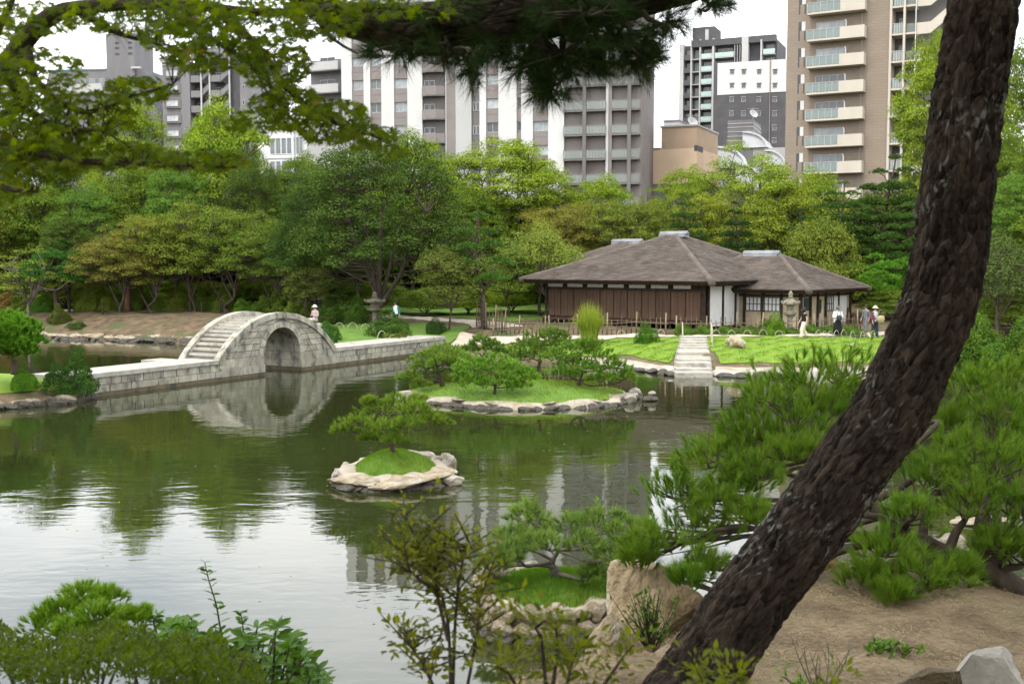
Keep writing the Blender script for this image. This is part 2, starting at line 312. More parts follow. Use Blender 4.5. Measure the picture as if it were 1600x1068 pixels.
# ---------------------------------------------------------------- water
def water_mat():
    m, nt, N, L, B = new_mat('water'); B.inputs['Base Color'].default_value = (0.022,0.027,0.008,1)
    B.inputs['Roughness'].default_value = 0.015; B.inputs['IOR'].default_value = 1.62; B.inputs['Specular IOR Level'].default_value = 0.5
    tc = N.new('ShaderNodeTexCoord'); prev = None
    for sx, sy, amp, det in ((0.55,1.1,0.012,2),(2.2,4.4,0.0040,3),(0.12,0.22,0.008,1)):
        mp = N.new('ShaderNodeMapping'); mp.inputs['Scale'].default_value = (sx, sy, 1); L.new(tc.outputs['Object'], mp.inputs[0])
        n = N.new('ShaderNodeTexNoise'); n.inputs['Scale'].default_value = 1.0; n.inputs['Detail'].default_value = det; n.inputs['Roughness'].default_value = 0.45; n.inputs['Distortion'].default_value = 0.4
        L.new(mp.outputs[0], n.inputs['Vector']); mu = N.new('ShaderNodeMath'); mu.operation = 'MULTIPLY'; mu.inputs[1].default_value = amp; L.new(n.outputs['Fac'], mu.inputs[0])
        if prev is None: prev = mu.outputs[0]
        else:
            ad = N.new('ShaderNodeMath'); ad.operation = 'ADD'; L.new(prev, ad.inputs[0]); L.new(mu.outputs[0], ad.inputs[1]); prev = ad.outputs[0]
    # calm and ruffled patches of the surface
    mp = N.new('ShaderNodeMapping'); mp.inputs['Scale'].default_value = (0.07, 0.16, 1); L.new(tc.outputs['Object'], mp.inputs[0])
    n = N.new('ShaderNodeTexNoise'); n.inputs['Scale'].default_value = 1.0; n.inputs['Detail'].default_value = 3; L.new(mp.outputs[0], n.inputs['Vector'])
    mr = N.new('ShaderNodeMapRange'); mr.inputs[1].default_value = 0.35; mr.inputs[2].default_value = 0.65; mr.inputs[3].default_value = 0.25; mr.inputs[4].default_value = 1.0; L.new(n.outputs['Fac'], mr.inputs[0])
    b = N.new('ShaderNodeBump'); b.inputs['Distance'].default_value = 1.0; L.new(mr.outputs[0], b.inputs['Strength']); L.new(prev, b.inputs['Height']); L.new(b.outputs[0], B.inputs['Normal'])
    return m
MATS['water'] = water_mat()
MB().add([(-70,5,0),(60,5,0),(60,90,0),(-70,90,0)], [(0,1,2,3)]).build('pond_water', MATS['water'], kind='structure', label='still olive-green pond mirroring trees, buildings and cloudy sky')
# ---- rocks
def rock_mesh(seed, m, sub=3, cuts=9, rough=0.06, lo=0.55, hard=0.9):
    rng = np.random.default_rng(seed); import bmesh
    bm = bmesh.new(); bmesh.ops.create_icosphere(bm, subdivisions=sub, radius=1.0)
    v = np.array([p.co for p in bm.verts]); f = np.array([[q.index for q in p.verts] for p in bm.faces]); bm.free()
    for d in sphdir(cuts, rng):
        lim = lo+0.25*rng.random(); e = v@d - lim; v = v - np.where(e > 0, e*hard, 0)[:, None]*d
    o = rng.random(3)*50
    v = v*np.array([1+rough*3*mnoise.noise(Vector(p*1.7+o))+rough*mnoise.noise(Vector(p*5+o))+rough*0.5*mnoise.noise(Vector(p*13+o)) for p in v])[:, None]
    v /= np.abs(v).max(0)
    return MB().add(v, f).mesh('rock', m, smooth=False)
RK = [rock_mesh(s, MATS['rock'], 3) for s in range(6)]
RKW = [rock_mesh(20+s, MATS['rock_warm'], 3) for s in range(6)]
RKD = [rock_mesh(40+s, MATS['rock_dark_shadow'], 2) for s in range(4)]
RKP = [rock_mesh(60+s, MATS['stone_pale'], 2, 7, 0.04) for s in range(5)]
rg = np.random.default_rng(5)
def stones_along(parent, pts, meshes, size, name='shore_stone', gap=0.9, zs=0.5, z0=0.0, jit=0.15, color=(1,1,1)):
    pts = [np.array(p[:2], float) for p in pts]
    for a, b in zip(pts[:-1], pts[1:]):
        Ln = np.linalg.norm(b-a); n = max(1, int(Ln/(size*2*gap))); ang = math.atan2(b[1]-a[1], b[0]-a[0])
        for q in range(n):
            p = a+(b-a)*(q+0.5)/n + rg.normal(size=2)*jit*size; s = size*(0.75+0.5*rg.random())
            link(name, meshes[rg.integers(len(meshes))], parent, (p[0], p[1], z0), (rg.normal()*0.08, rg.normal()*0.08, ang+rg.normal()*0.25), (s*1.25, s*0.75, s*zs*(0.7+0.6*rg.random())), color=color)
# far bank edging, pale on top, dark at the water
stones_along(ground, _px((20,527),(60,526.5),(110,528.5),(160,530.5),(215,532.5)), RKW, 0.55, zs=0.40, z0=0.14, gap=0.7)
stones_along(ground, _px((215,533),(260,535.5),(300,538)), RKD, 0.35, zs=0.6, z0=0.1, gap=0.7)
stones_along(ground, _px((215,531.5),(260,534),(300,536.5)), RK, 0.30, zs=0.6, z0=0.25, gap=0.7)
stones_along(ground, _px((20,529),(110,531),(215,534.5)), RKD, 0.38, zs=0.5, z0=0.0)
stones_along(ground, _px((900,571),(960,573.5),(990,575.5),(1030,582),(1062,585.5)), RKP, 0.6, zs=0.35, z0=0.1)
stones_along(ground, _px((1120,586),(1170,588.5),(1250,588.5),(1350,585.5)), RKP, 0.6, zs=0.35, z0=0.1)
stones_along(ground, _px((980,577),(1010,581),(1060,588)), RKD, 0.35, zs=0.5, z0=0.05)
stones_along(ground, _px((1118,588),(1170,590.5),(1250,590.5)), RKD, 0.35, zs=0.5, z0=0.05)
stones_along(ground, _px((1540,558),(1600,556),(1660,558)), RKW, 0.8, zs=0.5, z0=0.1)
stones_along(ground, [(-15.6,40.3),(-16.1,38.7),(-18.0,37.4),(-20.5,36.3),(-24,34.6)], RKW, 0.34, zs=0.55, z0=0.12, gap=0.75)
stones_along(ground, [(-15.4,40.2),(-15.9,38.5),(-17.9,37.1),(-20.3,36.0),(-24,34.2)], RKD, 0.32, zs=0.55, z0=0.05, gap=0.7)
sheet('lawn', [(-15.95,39.8),(-16.4,38.95),(-18.2,37.6),(-20.6,36.6),(-24,34.9),(-26.5,38),(-24,42),(-21,43.4),(-17.6,41.8),(-16.2,40.6)], MATS['lawn'], 0.03, label='small grassy point at the near end of the causeway')
# ---------------------------------------------------------------- stone causeway and arched bridge
def cwm(s, n, z): p = cw(s, n); return (p[0], p[1], z)
def blk(s0, s1, n0, n1, z0, z1):
    return [cwm(s0,n0,z0), cwm(s1,n0,z0), cwm(s1,n1,z0), cwm(s0,n1,z0), cwm(s0,n0,z1), cwm(s1,n0,z1), cwm(s1,n1,z1), cwm(s0,n1,z1)]
rb = np.random.default_rng(11)
def tint(): k = 0.82+0.32*rb.random(); return (k, k*(0.97+0.05*rb.random()), k*(0.92+0.08*rb.random()))
def causeway(s0, s1, label):
    t = empty('stone_causeway', (0,0,0), 0, label, 'causeway')
    MB().hexa(blk(s0, s1, 0.05, 1.85, -0.6, 0.70)).build('core', MATS['stone_joint'], t)
    s = s0
    while s < s1-0.05:                                   # paving slabs of the deck
        e = min(s1, s+0.95+0.4*rb.random()); MB().hexa(blk(s+0.006, e-0.006, -0.05, 1.95, 0.70, 0.87+0.004*rb.random())).build('deck_slab', MATS['stone_pale'], t, color=tint()); s = e
    for z0, z1, pr, ln, m in ((0.40,0.695,0.0,0.55,'stone_block'), (0.14,0.395,-0.10,1.3,'stone_block')):
        s = s0-0.3*rb.random()
        while s < s1-0.02:
            e = min(s1, s+ln*(0.75+0.5*rb.random())); a = max(s, s0)
            if e-a > 0.05: MB().hexa(blk(a+0.016, e-0.016, pr+0.012*rb.random(), 0.3, z0+0.008, z1-0.008)).build('block', MATS[m], t, color=tint())
            s = e
    MB().hexa(blk(s0, s1, -0.085, 0.2, -0.5, 0.138)).build('plinth', MATS['stone_wet'], t)
causeway(-6.4, 1.40, 'long low stone causeway between the round shrub and the arched bridge')
causeway(9.05, 18.9, 'stone causeway from the arched bridge to the lawn')
br = empty('arched_bridge', (0,0,0), 0, 'pale stone moon bridge with a round arch and steep steps', 'bridge')
SC, HB, Ro = 5.22, 3.65, 4.805; ZC = 2.55-Ro; OC, OR, ZS = 5.30, 1.23, 0.85; BW = 2.25
arc = lambda r, a: (SC+r*math.sin(a), ZC+r*math.cos(a)); AM = math.asin(HB/Ro)
out = [arc(Ro, a) for a in np.linspace(-AM, AM, 40)]
hole = [(OC+OR, -0.6), (OC+OR, ZS)] + [(OC+OR*math.cos(a), ZS+OR*math.sin(a)) for a in np.linspace(0.08, math.pi-0.08, 24)] + [(OC-OR, ZS), (OC-OR, -0.6)]
poly = [(SC-HB-0.15, -0.6)] + [(SC-HB-0.15, 0.86)] + out + [(SC+HB+0.15, 0.86), (SC+HB+0.15, -0.6)] + hole
MB().prism(poly, 0.05, BW-0.05, mapf=lambda x, y, z: cwm(x, z, y)).build('core', MATS['stone_joint'], br)
# coping stones on both edges
for n0, n1 in ((-0.07, 0.27), (BW-0.27, BW+0.07)):
    av = np.linspace(-AM-0.05, AM+0.05, 14)
    for a0, a1 in zip(av[:-1], av[1:]):
        sub = np.linspace(a0+0.0012, a1-0.0012, 4); pl = [arc(Ro-0.06, a) for a in sub] + [arc(Ro+0.2, a) for a in sub[::-1]]
        MB().prism(pl, n0, n1, mapf=lambda x, y, z: cwm(x, z, y)).build('coping_stone', MATS['stone_block'], br, color=tuple(1.12*c for c in tint()))
# steps
NST = 12; av = np.linspace(-AM, -0.07, NST+1)
for sg in (1, -1):
    for k in range(NST):
        x0, z0 = arc(Ro, av[k]); x1, z1 = arc(Ro, av[k+1]); zt = z1-0.02
        f = (lambda x: x) if sg > 0 else (lambda x: 2*SC-x); o = []
        a, b = sorted((f(x0), f(SC if k == NST-1 else x1+0.06)))
        st = MB().hexa(blk(a, b, 0.27, BW-0.27, zt-0.10, zt)).build('step', MATS['stone_pale'], br)
        a, b = sorted((f(x0+0.05), f(x1+0.07)))
        MB().hexa(blk(a, b, 0.272, BW-0.272, z0-0.15, zt-0.10)).build('riser', MATS['stone_block'], st, color=(0.9,0.88,0.82))
# lining of the opening: soffit and pier faces
for q, (z0, z1) in enumerate(((-0.5,0.15),(0.15,0.48),(0.48,0.84))):
    for sg in (-1, 1):
        for k in range(4):
            a, b = sorted((OC+sg*(OR+0.01), OC+sg*(OR-0.035))); n0, n1 = 0.02+k*0.555, 0.02+(k+1)*0.555
            MB().hexa(blk(a, b, n0+0.008, n1-0.008, z0+0.008, z1-0.008)).build('lining_block', MATS['stone_wet' if q == 0 else 'stone_block'], br, color=tint())
av = np.linspace(0, math.pi, 10)
for a0, a1 in zip(av[:-1], av[1:]):
    for k in range(3):
        sub = np.linspace(a0+0.006, a1-0.006, 4); n0, n1 = 0.31+k*0.545, 0.31+(k+1)*0.545
        pl = [(OC+(OR-0.03)*math.cos(a), ZS+(OR-0.03)*math.sin(a)) for a in sub]+[(OC+(OR+0.02)*math.cos(a), ZS+(OR+0.02)*math.sin(a)) for a in sub[::-1]]
        MB().prism(pl, n0+0.006, n1-0.006, mapf=lambda x, y, z: cwm(x, z, y)).build('soffit_block', MATS['stone_block'], br, color=tint())
# voussoirs and spandrel blocks, near and far face
RV = OR+0.26
for near in (True, False):
    n0, n1 = (-0.045, 0.3) if near else (BW-0.3, BW+0.045); m0, m1 = (0.0, 0.3) if near else (BW-0.3, BW)
    av = np.linspace(0, math.pi, 12)
    for a0, a1 in zip(av[:-1], av[1:]):
        sub = np.linspace(a0+0.010, a1-0.010, 4)
        pl = [(OC+OR*math.cos(a)*0.995, ZS+OR*math.sin(a)*0.995) for a in sub] + [(OC+RV*math.cos(a), ZS+RV*math.sin(a)) for a in sub[::-1]]
        MB().prism(pl, n0, n1, mapf=lambda x, y, z: cwm(x, z, y)).build('voussoir', MATS['stone_block'], br, color=tuple(1.1*c for c in tint()))
    zz = np.linspace(0.87, 2.5, 7)
    so = lambda z: math.sqrt(max(Ro*Ro-(z-ZC)**2, 0)); si = lambda z: math.sqrt(max(RV*RV-(z-ZS)**2, 0))+0.01
    for z0, z1 in zip(zz[:-1], zz[1:]):
        for sg in (-1, 1):
            o0, o1 = SC+sg*(so(z0)-0.05), SC+sg*(so(z1)-0.05)
            i0, i1 = (OC+sg*si(z0), OC+sg*si(z1))
            nb = max(1, int(round(abs(o0-i0)/0.55)))
            for q in range(nb):
                t0, t1 = q/nb, (q+1)/nb; g = 0.015*sg
                A0, B0, A1, B1 = i0+(o0-i0)*t0+g, i0+(o0-i0)*t1-g, i1+(o1-i1)*t0+g, i1+(o1-i1)*t1-g
                if (B0-A0)*sg < 0.05 or (B1-A1)*sg < 0.0: continue
                pl = [(A0, z0+0.014), (B0, z0+0.014), (B1, z1-0.014), (A1, z1-0.014)]
                MB().prism(pl, m0+0.012*rb.random(), m1, mapf=lambda x, y, z: cwm(x, z, y)).build('block', MATS['stone_block'], br, color=tint())
    for s0, s1 in ((SC-HB-0.2, OC-OR), (OC+OR, SC+HB+0.2)):       # base courses
        for z0, z1, pr, nbk in ((0.5,0.865,-0.03,3),(0.14,0.495,-0.10,2)):
            for q in range(nbk):
                a, b = s0+(s1-s0)*q/nbk, s0+(s1-s0)*(q+1)/nbk; p0, p1 = (pr, 0.35) if near else (BW-0.35, BW-pr)
                MB().hexa(blk(a+0.006, b-0.006 if q < nbk-1 else b+0.012, p0, p1, z0, z1)).build('block', MATS['stone_block'], br, color=tint())
        MB().hexa(blk(s0, s1+0.01, -0.085 if near else BW-0.2, 0.2 if near else BW+0.085, -0.5, 0.138)).build('plinth', MATS['stone_wet'], br)
# low landing beside the foot of the steps
MB().hexa(blk(0.2, 1.3, 1.96, 3.4, 0.55, 0.82)).build('stone_landing', MATS['stone_pale'], label='small white stone landing beside the foot of the bridge steps', cat='landing')
# ---------------------------------------------------------------- islands
def blades(mb, P, h, w, rng, lean=0.35):
    n = len(P); hh = (h*(0.6+0.8*rng.random(n)))[:, None]; d = np.column_stack([rng.normal(size=(n, 2))*lean, np.ones(n)]); a = rng.random(n)*6.283
    s = np.stack([np.cos(a), np.sin(a), 0*a], 1)*w*0.5; V = np.stack([P-s, P+s, P+d*hh], 1).reshape(-1, 3); i = np.arange(n)*3
    mb.add(V, np.stack([i, i+1, i+2], 1))
def island(c, ax, rot, ztop, zledge, turf, label, seed, nb, bh, bw, rockm, stones, gcol=(1,1,1), ledge_out=1.0):
    rng = np.random.default_rng(seed); ph = rng.random(4)*6.28
    isl = empty('island', (c[0], c[1], 0), rot); tag(isl, label, None, None, 'structure')
    wob = lambda a: 1+0.05*np.sin(2*a+ph[0])+0.05*np.sin(3*a+ph[1])+0.03*np.sin(7*a+ph[2])
    def dome(rs, zs, name, m, na=72, mn=0.0):
        a = np.linspace(0, 2*np.pi, na, endpoint=False); V = []
        for r, z in zip(rs, zs):
            ww = r*wob(a)*(1+mn*np.sin(13*a+ph[3]+r*9)*0.04+mn*np.sin(29*a)*0.02)
            V.append(np.stack([ax[0]*ww*np.cos(a), ax[1]*ww*np.sin(a), z+mn*0.03*np.sin(9*a+r*5)], 1))
        V = np.concatenate(V); j = np.arange(na); k = (j+1) % na
        f = np.concatenate([np.stack([q*na+j, q*na+k, (q+1)*na+k, (q+1)*na+j], 1) for q in range(len(rs)-1)])
        return MB().add(V, f).build(name, m, isl, smooth=True)
    dome([1.02,1.0,0.97,0.9,0.8,0.5], [-0.5,-0.02,zledge*0.75,zledge,zledge+0.02,zledge], 'shore', rockm, mn=1.0)
    rs = np.linspace(1, 0.02, 9)*turf; zs = zledge+0.0+(ztop-zledge)*(1-(rs/turf)**2.0)
    zs[0] -= 0.03
    dome(rs, zs, 'turf', MATS['moss_lawn'], 60, 0.0)
    a = rng.random(nb)*6.283; r = np.sqrt(rng.random(nb))*turf*1.01; w_ = r*wob(a)
    P = np.stack([ax[0]*w_*np.cos(a), ax[1]*w_*np.sin(a), zledge+(ztop-zledge)*(1-(np.minimum(r/turf,1))**2)-0.01], 1)
    mb = MB(); blades(mb, P, bh, bw, rng); mb.build('grass', MATS['grass'], isl, kind='stuff', color=gcol)
    for (a0, a1, n, meshes, size, rr, zz, zs_) in stones:
        for q in range(n):
            aa = R(a0+(a1-a0)*(q+0.5)/n)+rng.normal()*0.02; w2 = rr*float(wob(aa)); s = size*(0.75+0.5*rng.random())
            x, y = ax[0]*w2*math.cos(aa), ax[1]*w2*math.sin(aa); tx = math.atan2(ax[1]*math.cos(aa), -ax[0]*math.sin(aa))
            link('stone', meshes[rng.integers(len(meshes))], isl, (x, y, zz), (rng.normal()*0.1, rng.normal()*0.1, tx+rng.normal()*0.2), (s*1.3, s*0.8, s*zs_*(0.8+0.4*rng.random())))
    return isl
def isl_at(pl, pr, pf, pb):   # extents in the picture on the water: side, side, front, back
    yc = (gnd(800, pf)[1]+gnd(800, pb)[1])/2; x0, x1 = xat(pl, yc), xat(pr, yc)
    return ((x0+x1)/2, yc), ((x1-x0)/2, (gnd(800, pb)[1]-gnd(800, pf)[1])/2)
c1_, a1_ = isl_at(632, 990, 639, 607)
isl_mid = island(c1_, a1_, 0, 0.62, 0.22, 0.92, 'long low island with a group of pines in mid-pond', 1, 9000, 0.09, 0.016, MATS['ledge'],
   [(-175,-5,30,RKD,0.24,1.01,0.0,0.6), (-165,-15,6,RKW,0.26,0.93,0.19,0.16), (-185,-150,3,RK,0.28,1.0,0.12,0.6), (-20,5,3,RK,0.28,1.02,0.14,0.7)], (1.25,1.2,1.0))  # dark rim stones carry the ledge's undercut shadow in their colour
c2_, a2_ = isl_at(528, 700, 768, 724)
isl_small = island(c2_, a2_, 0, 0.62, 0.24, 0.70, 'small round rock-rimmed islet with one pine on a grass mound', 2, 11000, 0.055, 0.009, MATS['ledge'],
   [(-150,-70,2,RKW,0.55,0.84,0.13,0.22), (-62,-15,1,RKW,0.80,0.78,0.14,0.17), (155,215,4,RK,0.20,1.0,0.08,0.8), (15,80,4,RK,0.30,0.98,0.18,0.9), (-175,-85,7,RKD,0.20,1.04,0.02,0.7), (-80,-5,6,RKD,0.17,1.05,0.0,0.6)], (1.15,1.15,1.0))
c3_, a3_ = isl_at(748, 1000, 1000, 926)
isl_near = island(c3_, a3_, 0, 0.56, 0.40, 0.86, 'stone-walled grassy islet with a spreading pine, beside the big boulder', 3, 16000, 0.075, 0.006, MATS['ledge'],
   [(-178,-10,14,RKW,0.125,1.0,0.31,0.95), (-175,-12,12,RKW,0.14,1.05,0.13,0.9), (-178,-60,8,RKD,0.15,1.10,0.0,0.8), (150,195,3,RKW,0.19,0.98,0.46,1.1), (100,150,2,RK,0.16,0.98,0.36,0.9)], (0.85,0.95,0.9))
def rock(px, py, D, s, meshes, k, label, rot=0.0, dz=0.0, color=(1,1,1), z=None, cat='rock', group=None, tilt=(0,0)):
    p = at(px, py, D); zz = (p[2] if z is None else z)+dz
    return link('rock', meshes[k % len(meshes)], None, (p[0], p[1], zz), (tilt[0], tilt[1], rot), s, label, cat, group, color=color)
rock(705, 745, 24.6, (0.30,0.24,0.20), RK, 1, 'grey boulder in the water beside the small islet', z=0.08)
p = gnd(1018, 626); link('rock', RKD[1], None, (p[0], p[1], 0.06), 0.3, (0.38,0.2,0.16), 'dark wet rock breaking the water off the tip of the pine island', 'rock')
p = gnd(1016, 626); link('rock', RK[2], None, (p[0]+0.05, p[1]+0.1, 0.26), 0.3, (0.18,0.14,0.12), 'small grey stone perched on the dark wet rock', 'rock')
p = gnd(985, 629); link('rock', RK[3], None, (p[0], p[1], 0.1), 1.0, (0.32,0.25,0.22), 'pale rock at the tip of the long pine island', 'rock')
# ---------------------------------------------------------------- thatched tea house
mat('shingle', (0.076,0.060,0.049), (0.132,0.107,0.090), 1.4, 0.95, 0.9, 12, stretch=(1,1,1), island=0.13, c3=(0.15,0.122,0.10), s3=0.5, l3=0.5, h3=0.75)
mat('hip_cap', (0.092,0.074,0.061), (0.145,0.12,0.10), 2.0, 0.95, 0.8, 12)
mat('wood_panel', (0.075,0.045,0.028), (0.125,0.078,0.05), 2.0, 0.75, 0.4, 20, stretch=(6,6,0.35), objcol=True)
mat('wood_dark', (0.03,0.02,0.014), (0.06,0.042,0.03), 4, 0.8, 0.3, 20)
mat('plaster', (0.70,0.69,0.66), (0.78,0.77,0.74), 1.2, 0.9)
mat('wall_ochre', (0.42,0.34,0.22), (0.52,0.43,0.29), 1.5, 0.9)
mat('tile_grey', (0.22,0.23,0.245), (0.34,0.35,0.365), 2, 0.6, 0.3, 8)
mat('paper', (0.72,0.72,0.70), (0.78,0.78,0.77), 3, 0.9)
mat('glass_dark', (0.03,0.035,0.04), (0.05,0.055,0.06), 2, 0.1, spec=0.5)
mat('bamboo', (0.22,0.17,0.10), (0.36,0.29,0.18), 5, 0.7, objcol=True)
mat('bamboo_pale', (0.42,0.385,0.29), (0.54,0.50,0.39), 5, 0.6)
TH = R(40); hu = np.array([-math.cos(TH), math.sin(TH)]); hv = np.array([math.sin(TH), math.cos(TH)])
hrng = np.random.default_rng(77)
class Hip:
    """local frame: a along the front to the side, v to the rear, origin at the near eave corner"""
    def __init__(s, C): s.C = np.array(C[:2], float)
    def w(s, a, v, z): p = s.C+hu*a+hv*v; return (p[0], p[1], z)
def hip_roof(H, a0, a1, v0, v1, ze, zr, parent, capl, capw, ncourse=72, thick=0.24, ra=None):
    da, dv = a1-a0, v1-v0; h = min(da, dv)/2; ra = ra or ((a0+h, a1-h) if da >= dv else ((a0+a1)/2-0.3, (a0+a1)/2+0.3)); rv = ((v0+h, v1-h) if dv > da else ((v0+v1)/2-0.01, (v0+v1)/2+0.01))
    corners = [(a0,v0),(a1,v0),(a1,v1),(a0,v1)]; ridge = [(ra[0],rv[0]),(ra[1],rv[0]),(ra[1],rv[1]),(ra[0],rv[1])]
    sag = lambda t: ze+(zr-ze)*(t*0.92+0.08*t*t)
    body = MB(); e = 0.12
    bot = [H.w(a+(0.25 if a == a0 else -0.25), v+(0.25 if v == v0 else -0.25), ze-thick) for a, v in corners]; top = [H.w(a, v, ze-0.05) for a, v in corners]
    body.add(bot+top, [(0,1,2,3),(0,4,5,1),(1,5,6,2),(2,6,7,3),(3,7,4,0)])
    for q in range(4):
        A, B, C_, D_ = corners[q], corners[(q+1)%4], ridge[(q+1)%4], ridge[q]
        body.add([H.w(*A, ze-0.05), H.w(*B, ze-0.05), H.w(*C_, zr-0.06), H.w(*D_, zr-0.06)], [(0,1,2,3)])
    roof = body.build('roof', MATS['wood_dark'], parent)
    sh = MB()
    for q in range(4):
        A, B, C_, D_ = [np.array(x, float) for x in (corners[q], corners[(q+1)%4], ridge[(q+1)%4], ridge[q])]
        for k in range(ncourse):
            t0, t1 = k/ncourse, min(1.0, (k+1.35)/ncourse); P, Q, U, V = A+(D_-A)*t0, B+(C_-B)*t0, A+(D_-A)*t1, B+(C_-B)*t1
            n = max(2, int(np.linalg.norm(Q-P)/0.5)); z0, z1 = sag(t0), sag(t1)
            for j in range(n):
                s0, s1 = j/n, (j+1)/n; lift = 0.02+0.018*hrng.random(); dr = hrng.random()*0.25/ncourse
                c0, c1, d0, d1 = P+(Q-P)*s0, P+(Q-P)*s1, U+(V-U)*s0, U+(V-U)*s1
                c0 = c0-(d0-c0)*dr*6; c1 = c1-(d1-c1)*dr*6
                sh.add([H.w(*c0, z0-0.02), H.w(*c1, z0-0.02), H.w(*c0, z0+lift), H.w(*c1, z0+lift), H.w(*d0, z1+0.004), H.w(*d1, z1+0.004)], [(0,1,3,2),(2,3,5,4)])
    sh.build('shingles', MATS['shingle'], roof, kind='stuff')
    for q in range(4):
        A, D_ = np.array(corners[q]), np.array(ridge[q]); pts = [H.w(*(A+(D_-A)*t), sag(t)-0.10) for t in np.linspace(0, 1, 14)]
        MB().tube(pts, np.linspace(0.21, 0.17, 14), 12).build('hip', MATS['hip_cap'], roof, smooth=True)
    # tiled ridge cap
    am, vm = (ridge[0][0]+ridge[1][0])/2, (ridge[0][1]+ridge[2][1])/2
    hx = [H.w(am+x, vm+y, z) for z in (zr-0.14, zr+0.03) for x, y in ((-capl,-capw),(capl,-capw),(capl,capw),(-capl,capw))]
    cap = MB().hexa(hx).build('ridge_cap', MATS['tile_grey'], roof)
    for y in (-capw*0.45, 0, capw*0.45):
        zz = zr+0.07+(0.07 if y == 0 else 0)
        MB().tube([H.w(am-capl*1.06, vm+y, zz), H.w(am+capl*1.06, vm+y, zz)], 0.075 if y else 0.105, 12).build('ridge_tile', MATS['tile_grey'], cap, smooth=True)
    return roof
C0 = at(1113, 440, 61.0); ZE = C0[2]+0.02; H = Hip(C0)
house = empty('tea_house', (0,0,0), 0, 'low Japanese tea house with broad brown shingled hip roofs behind the lawn', 'house')
LF, LV = 13.9, 14.4; GZ = 1.15; FZ = 1.62
ZR = zat(367, 71.0)
hip_roof(H, 0, LF, 0, LV, ZE, ZR, house, 0.95, 0.30)
C1 = at(1265, 453, 62.0); H1 = Hip(C1); ZE1 = C1[2]
hip_roof(H1, 0, 9.2, 0, 8.7, ZE1, zat(397, 66.5), house, 1.15, 0.26, 54, ra=(4.0, 6.5))
C2 = at(1000, 438, 70.0); H2 = Hip((at(800,437,78.0)[0]-hu[0]*11.5, 78.0-hu[1]*11.5))
hip_roof(H2, 0, 11.5, 0, 12, 4.1, zat(379, 80.0), house, 1.2, 0.32, 44)
IN = 1.25
def wallbox(Hh, a0, a1, v0, v1, z0, z1, name, m, parent=house, **k):
    hx = [Hh.w(a, v, z) for z in (z0, z1) for a, v in ((a0,v0),(a1,v0),(a1,v1),(a0,v1))]
    return MB().hexa(hx).build(name, MATS[m], parent, **k)
wallbox(H, IN+0.12, LF-IN, IN+0.12, LV-IN, FZ-0.1, ZE-0.1, 'wall', 'wood_dark')
wallbox(H, IN-0.35, LF-IN+0.2, IN-0.45, IN+0.1, FZ-0.16, FZ-0.06, 'veranda', 'wood_panel', color=(0.8,0.8,0.8))
for q in range(14): wallbox(H, IN+0.3+q*0.85, IN+0.42+q*0.85, IN-0.30, IN-0.18, GZ-0.3, FZ-0.16, 'stilt', 'wood_dark')
npan = 11; pw = (LF-2*IN-0.3)/npan
for q in range(npan):                                    # wooden storm shutters, two planks each
    a = IN+0.2+q*pw; k = 0.85+0.2*hrng.random(); k2 = k*(0.93+0.14*hrng.random()); wm = 1.06 if q < 3 else 1.0
    pn = wallbox(H, a+0.02, a+pw-0.02, IN+0.03, IN+0.10, FZ, 3.32, 'shutter', 'wood_panel', color=(k*wm,k,k))
    wallbox(H, a+0.04, a+pw/2-0.012, IN+0.005, IN+0.028, FZ+0.05, 3.28, 'plank', 'wood_panel', pn, color=(k2*wm,k2,k2)); k2 = k*(0.9+0.2*hrng.random())
    wallbox(H, a+pw/2+0.012, a+pw-0.04, IN+0.005, IN+0.028, FZ+0.05, 3.28, 'plank', 'wood_panel', pn, color=(k2*wm,k2,k2))
wallbox(H, IN, LF-IN, IN-0.03, IN+0.10, 3.33, 3.46, 'head_beam', 'wood_dark')
for q in range(7):
    a = IN+0.9+q*1.55; wallbox(H, a, a+1.15, IN+0.05, IN+0.09, 3.48, 3.68, 'transom', 'paper')
for q in (0, 8):
    a = IN-0.02+q*(LF-2*IN)/8; wallbox(H, a, a+0.12, IN-0.08, IN+0.04, FZ-0.3, ZE-0.1, 'post', 'wood_dark')
for q in range(30): wallbox(H, 0.25+q*0.45, 0.33+q*0.45, 0.15, IN, ZE-0.26, ZE-0.17, 'rafter', 'wood_dark')
# side wall: white plaster panels between dark posts
vv = [IN, 1.75, 3.4, 4.9, 6.1, 7.4, 9.0]
for q in range(len(vv)-1):
    if q: wallbox(H, IN+0.0, IN+0.11, vv[q]+0.05, vv[q+1]-0.05, GZ+0.15, 3.72, 'plaster_panel', 'plaster')
    wallbox(H, IN-0.09, IN+0.06, vv[q]-0.06, vv[q]+0.06, GZ-0.1, ZE-0.1, 'post', 'wood_dark')
wallbox(H, IN-0.02, IN+0.10, IN, 9.0, 3.62, 3.75, 'head_beam', 'wood_dark')
for q in range(20): wallbox(H, 0.15, IN, 0.5+q*0.45, 0.58+q*0.45, ZE-0.26, ZE-0.17, 'rafter', 'wood_dark')
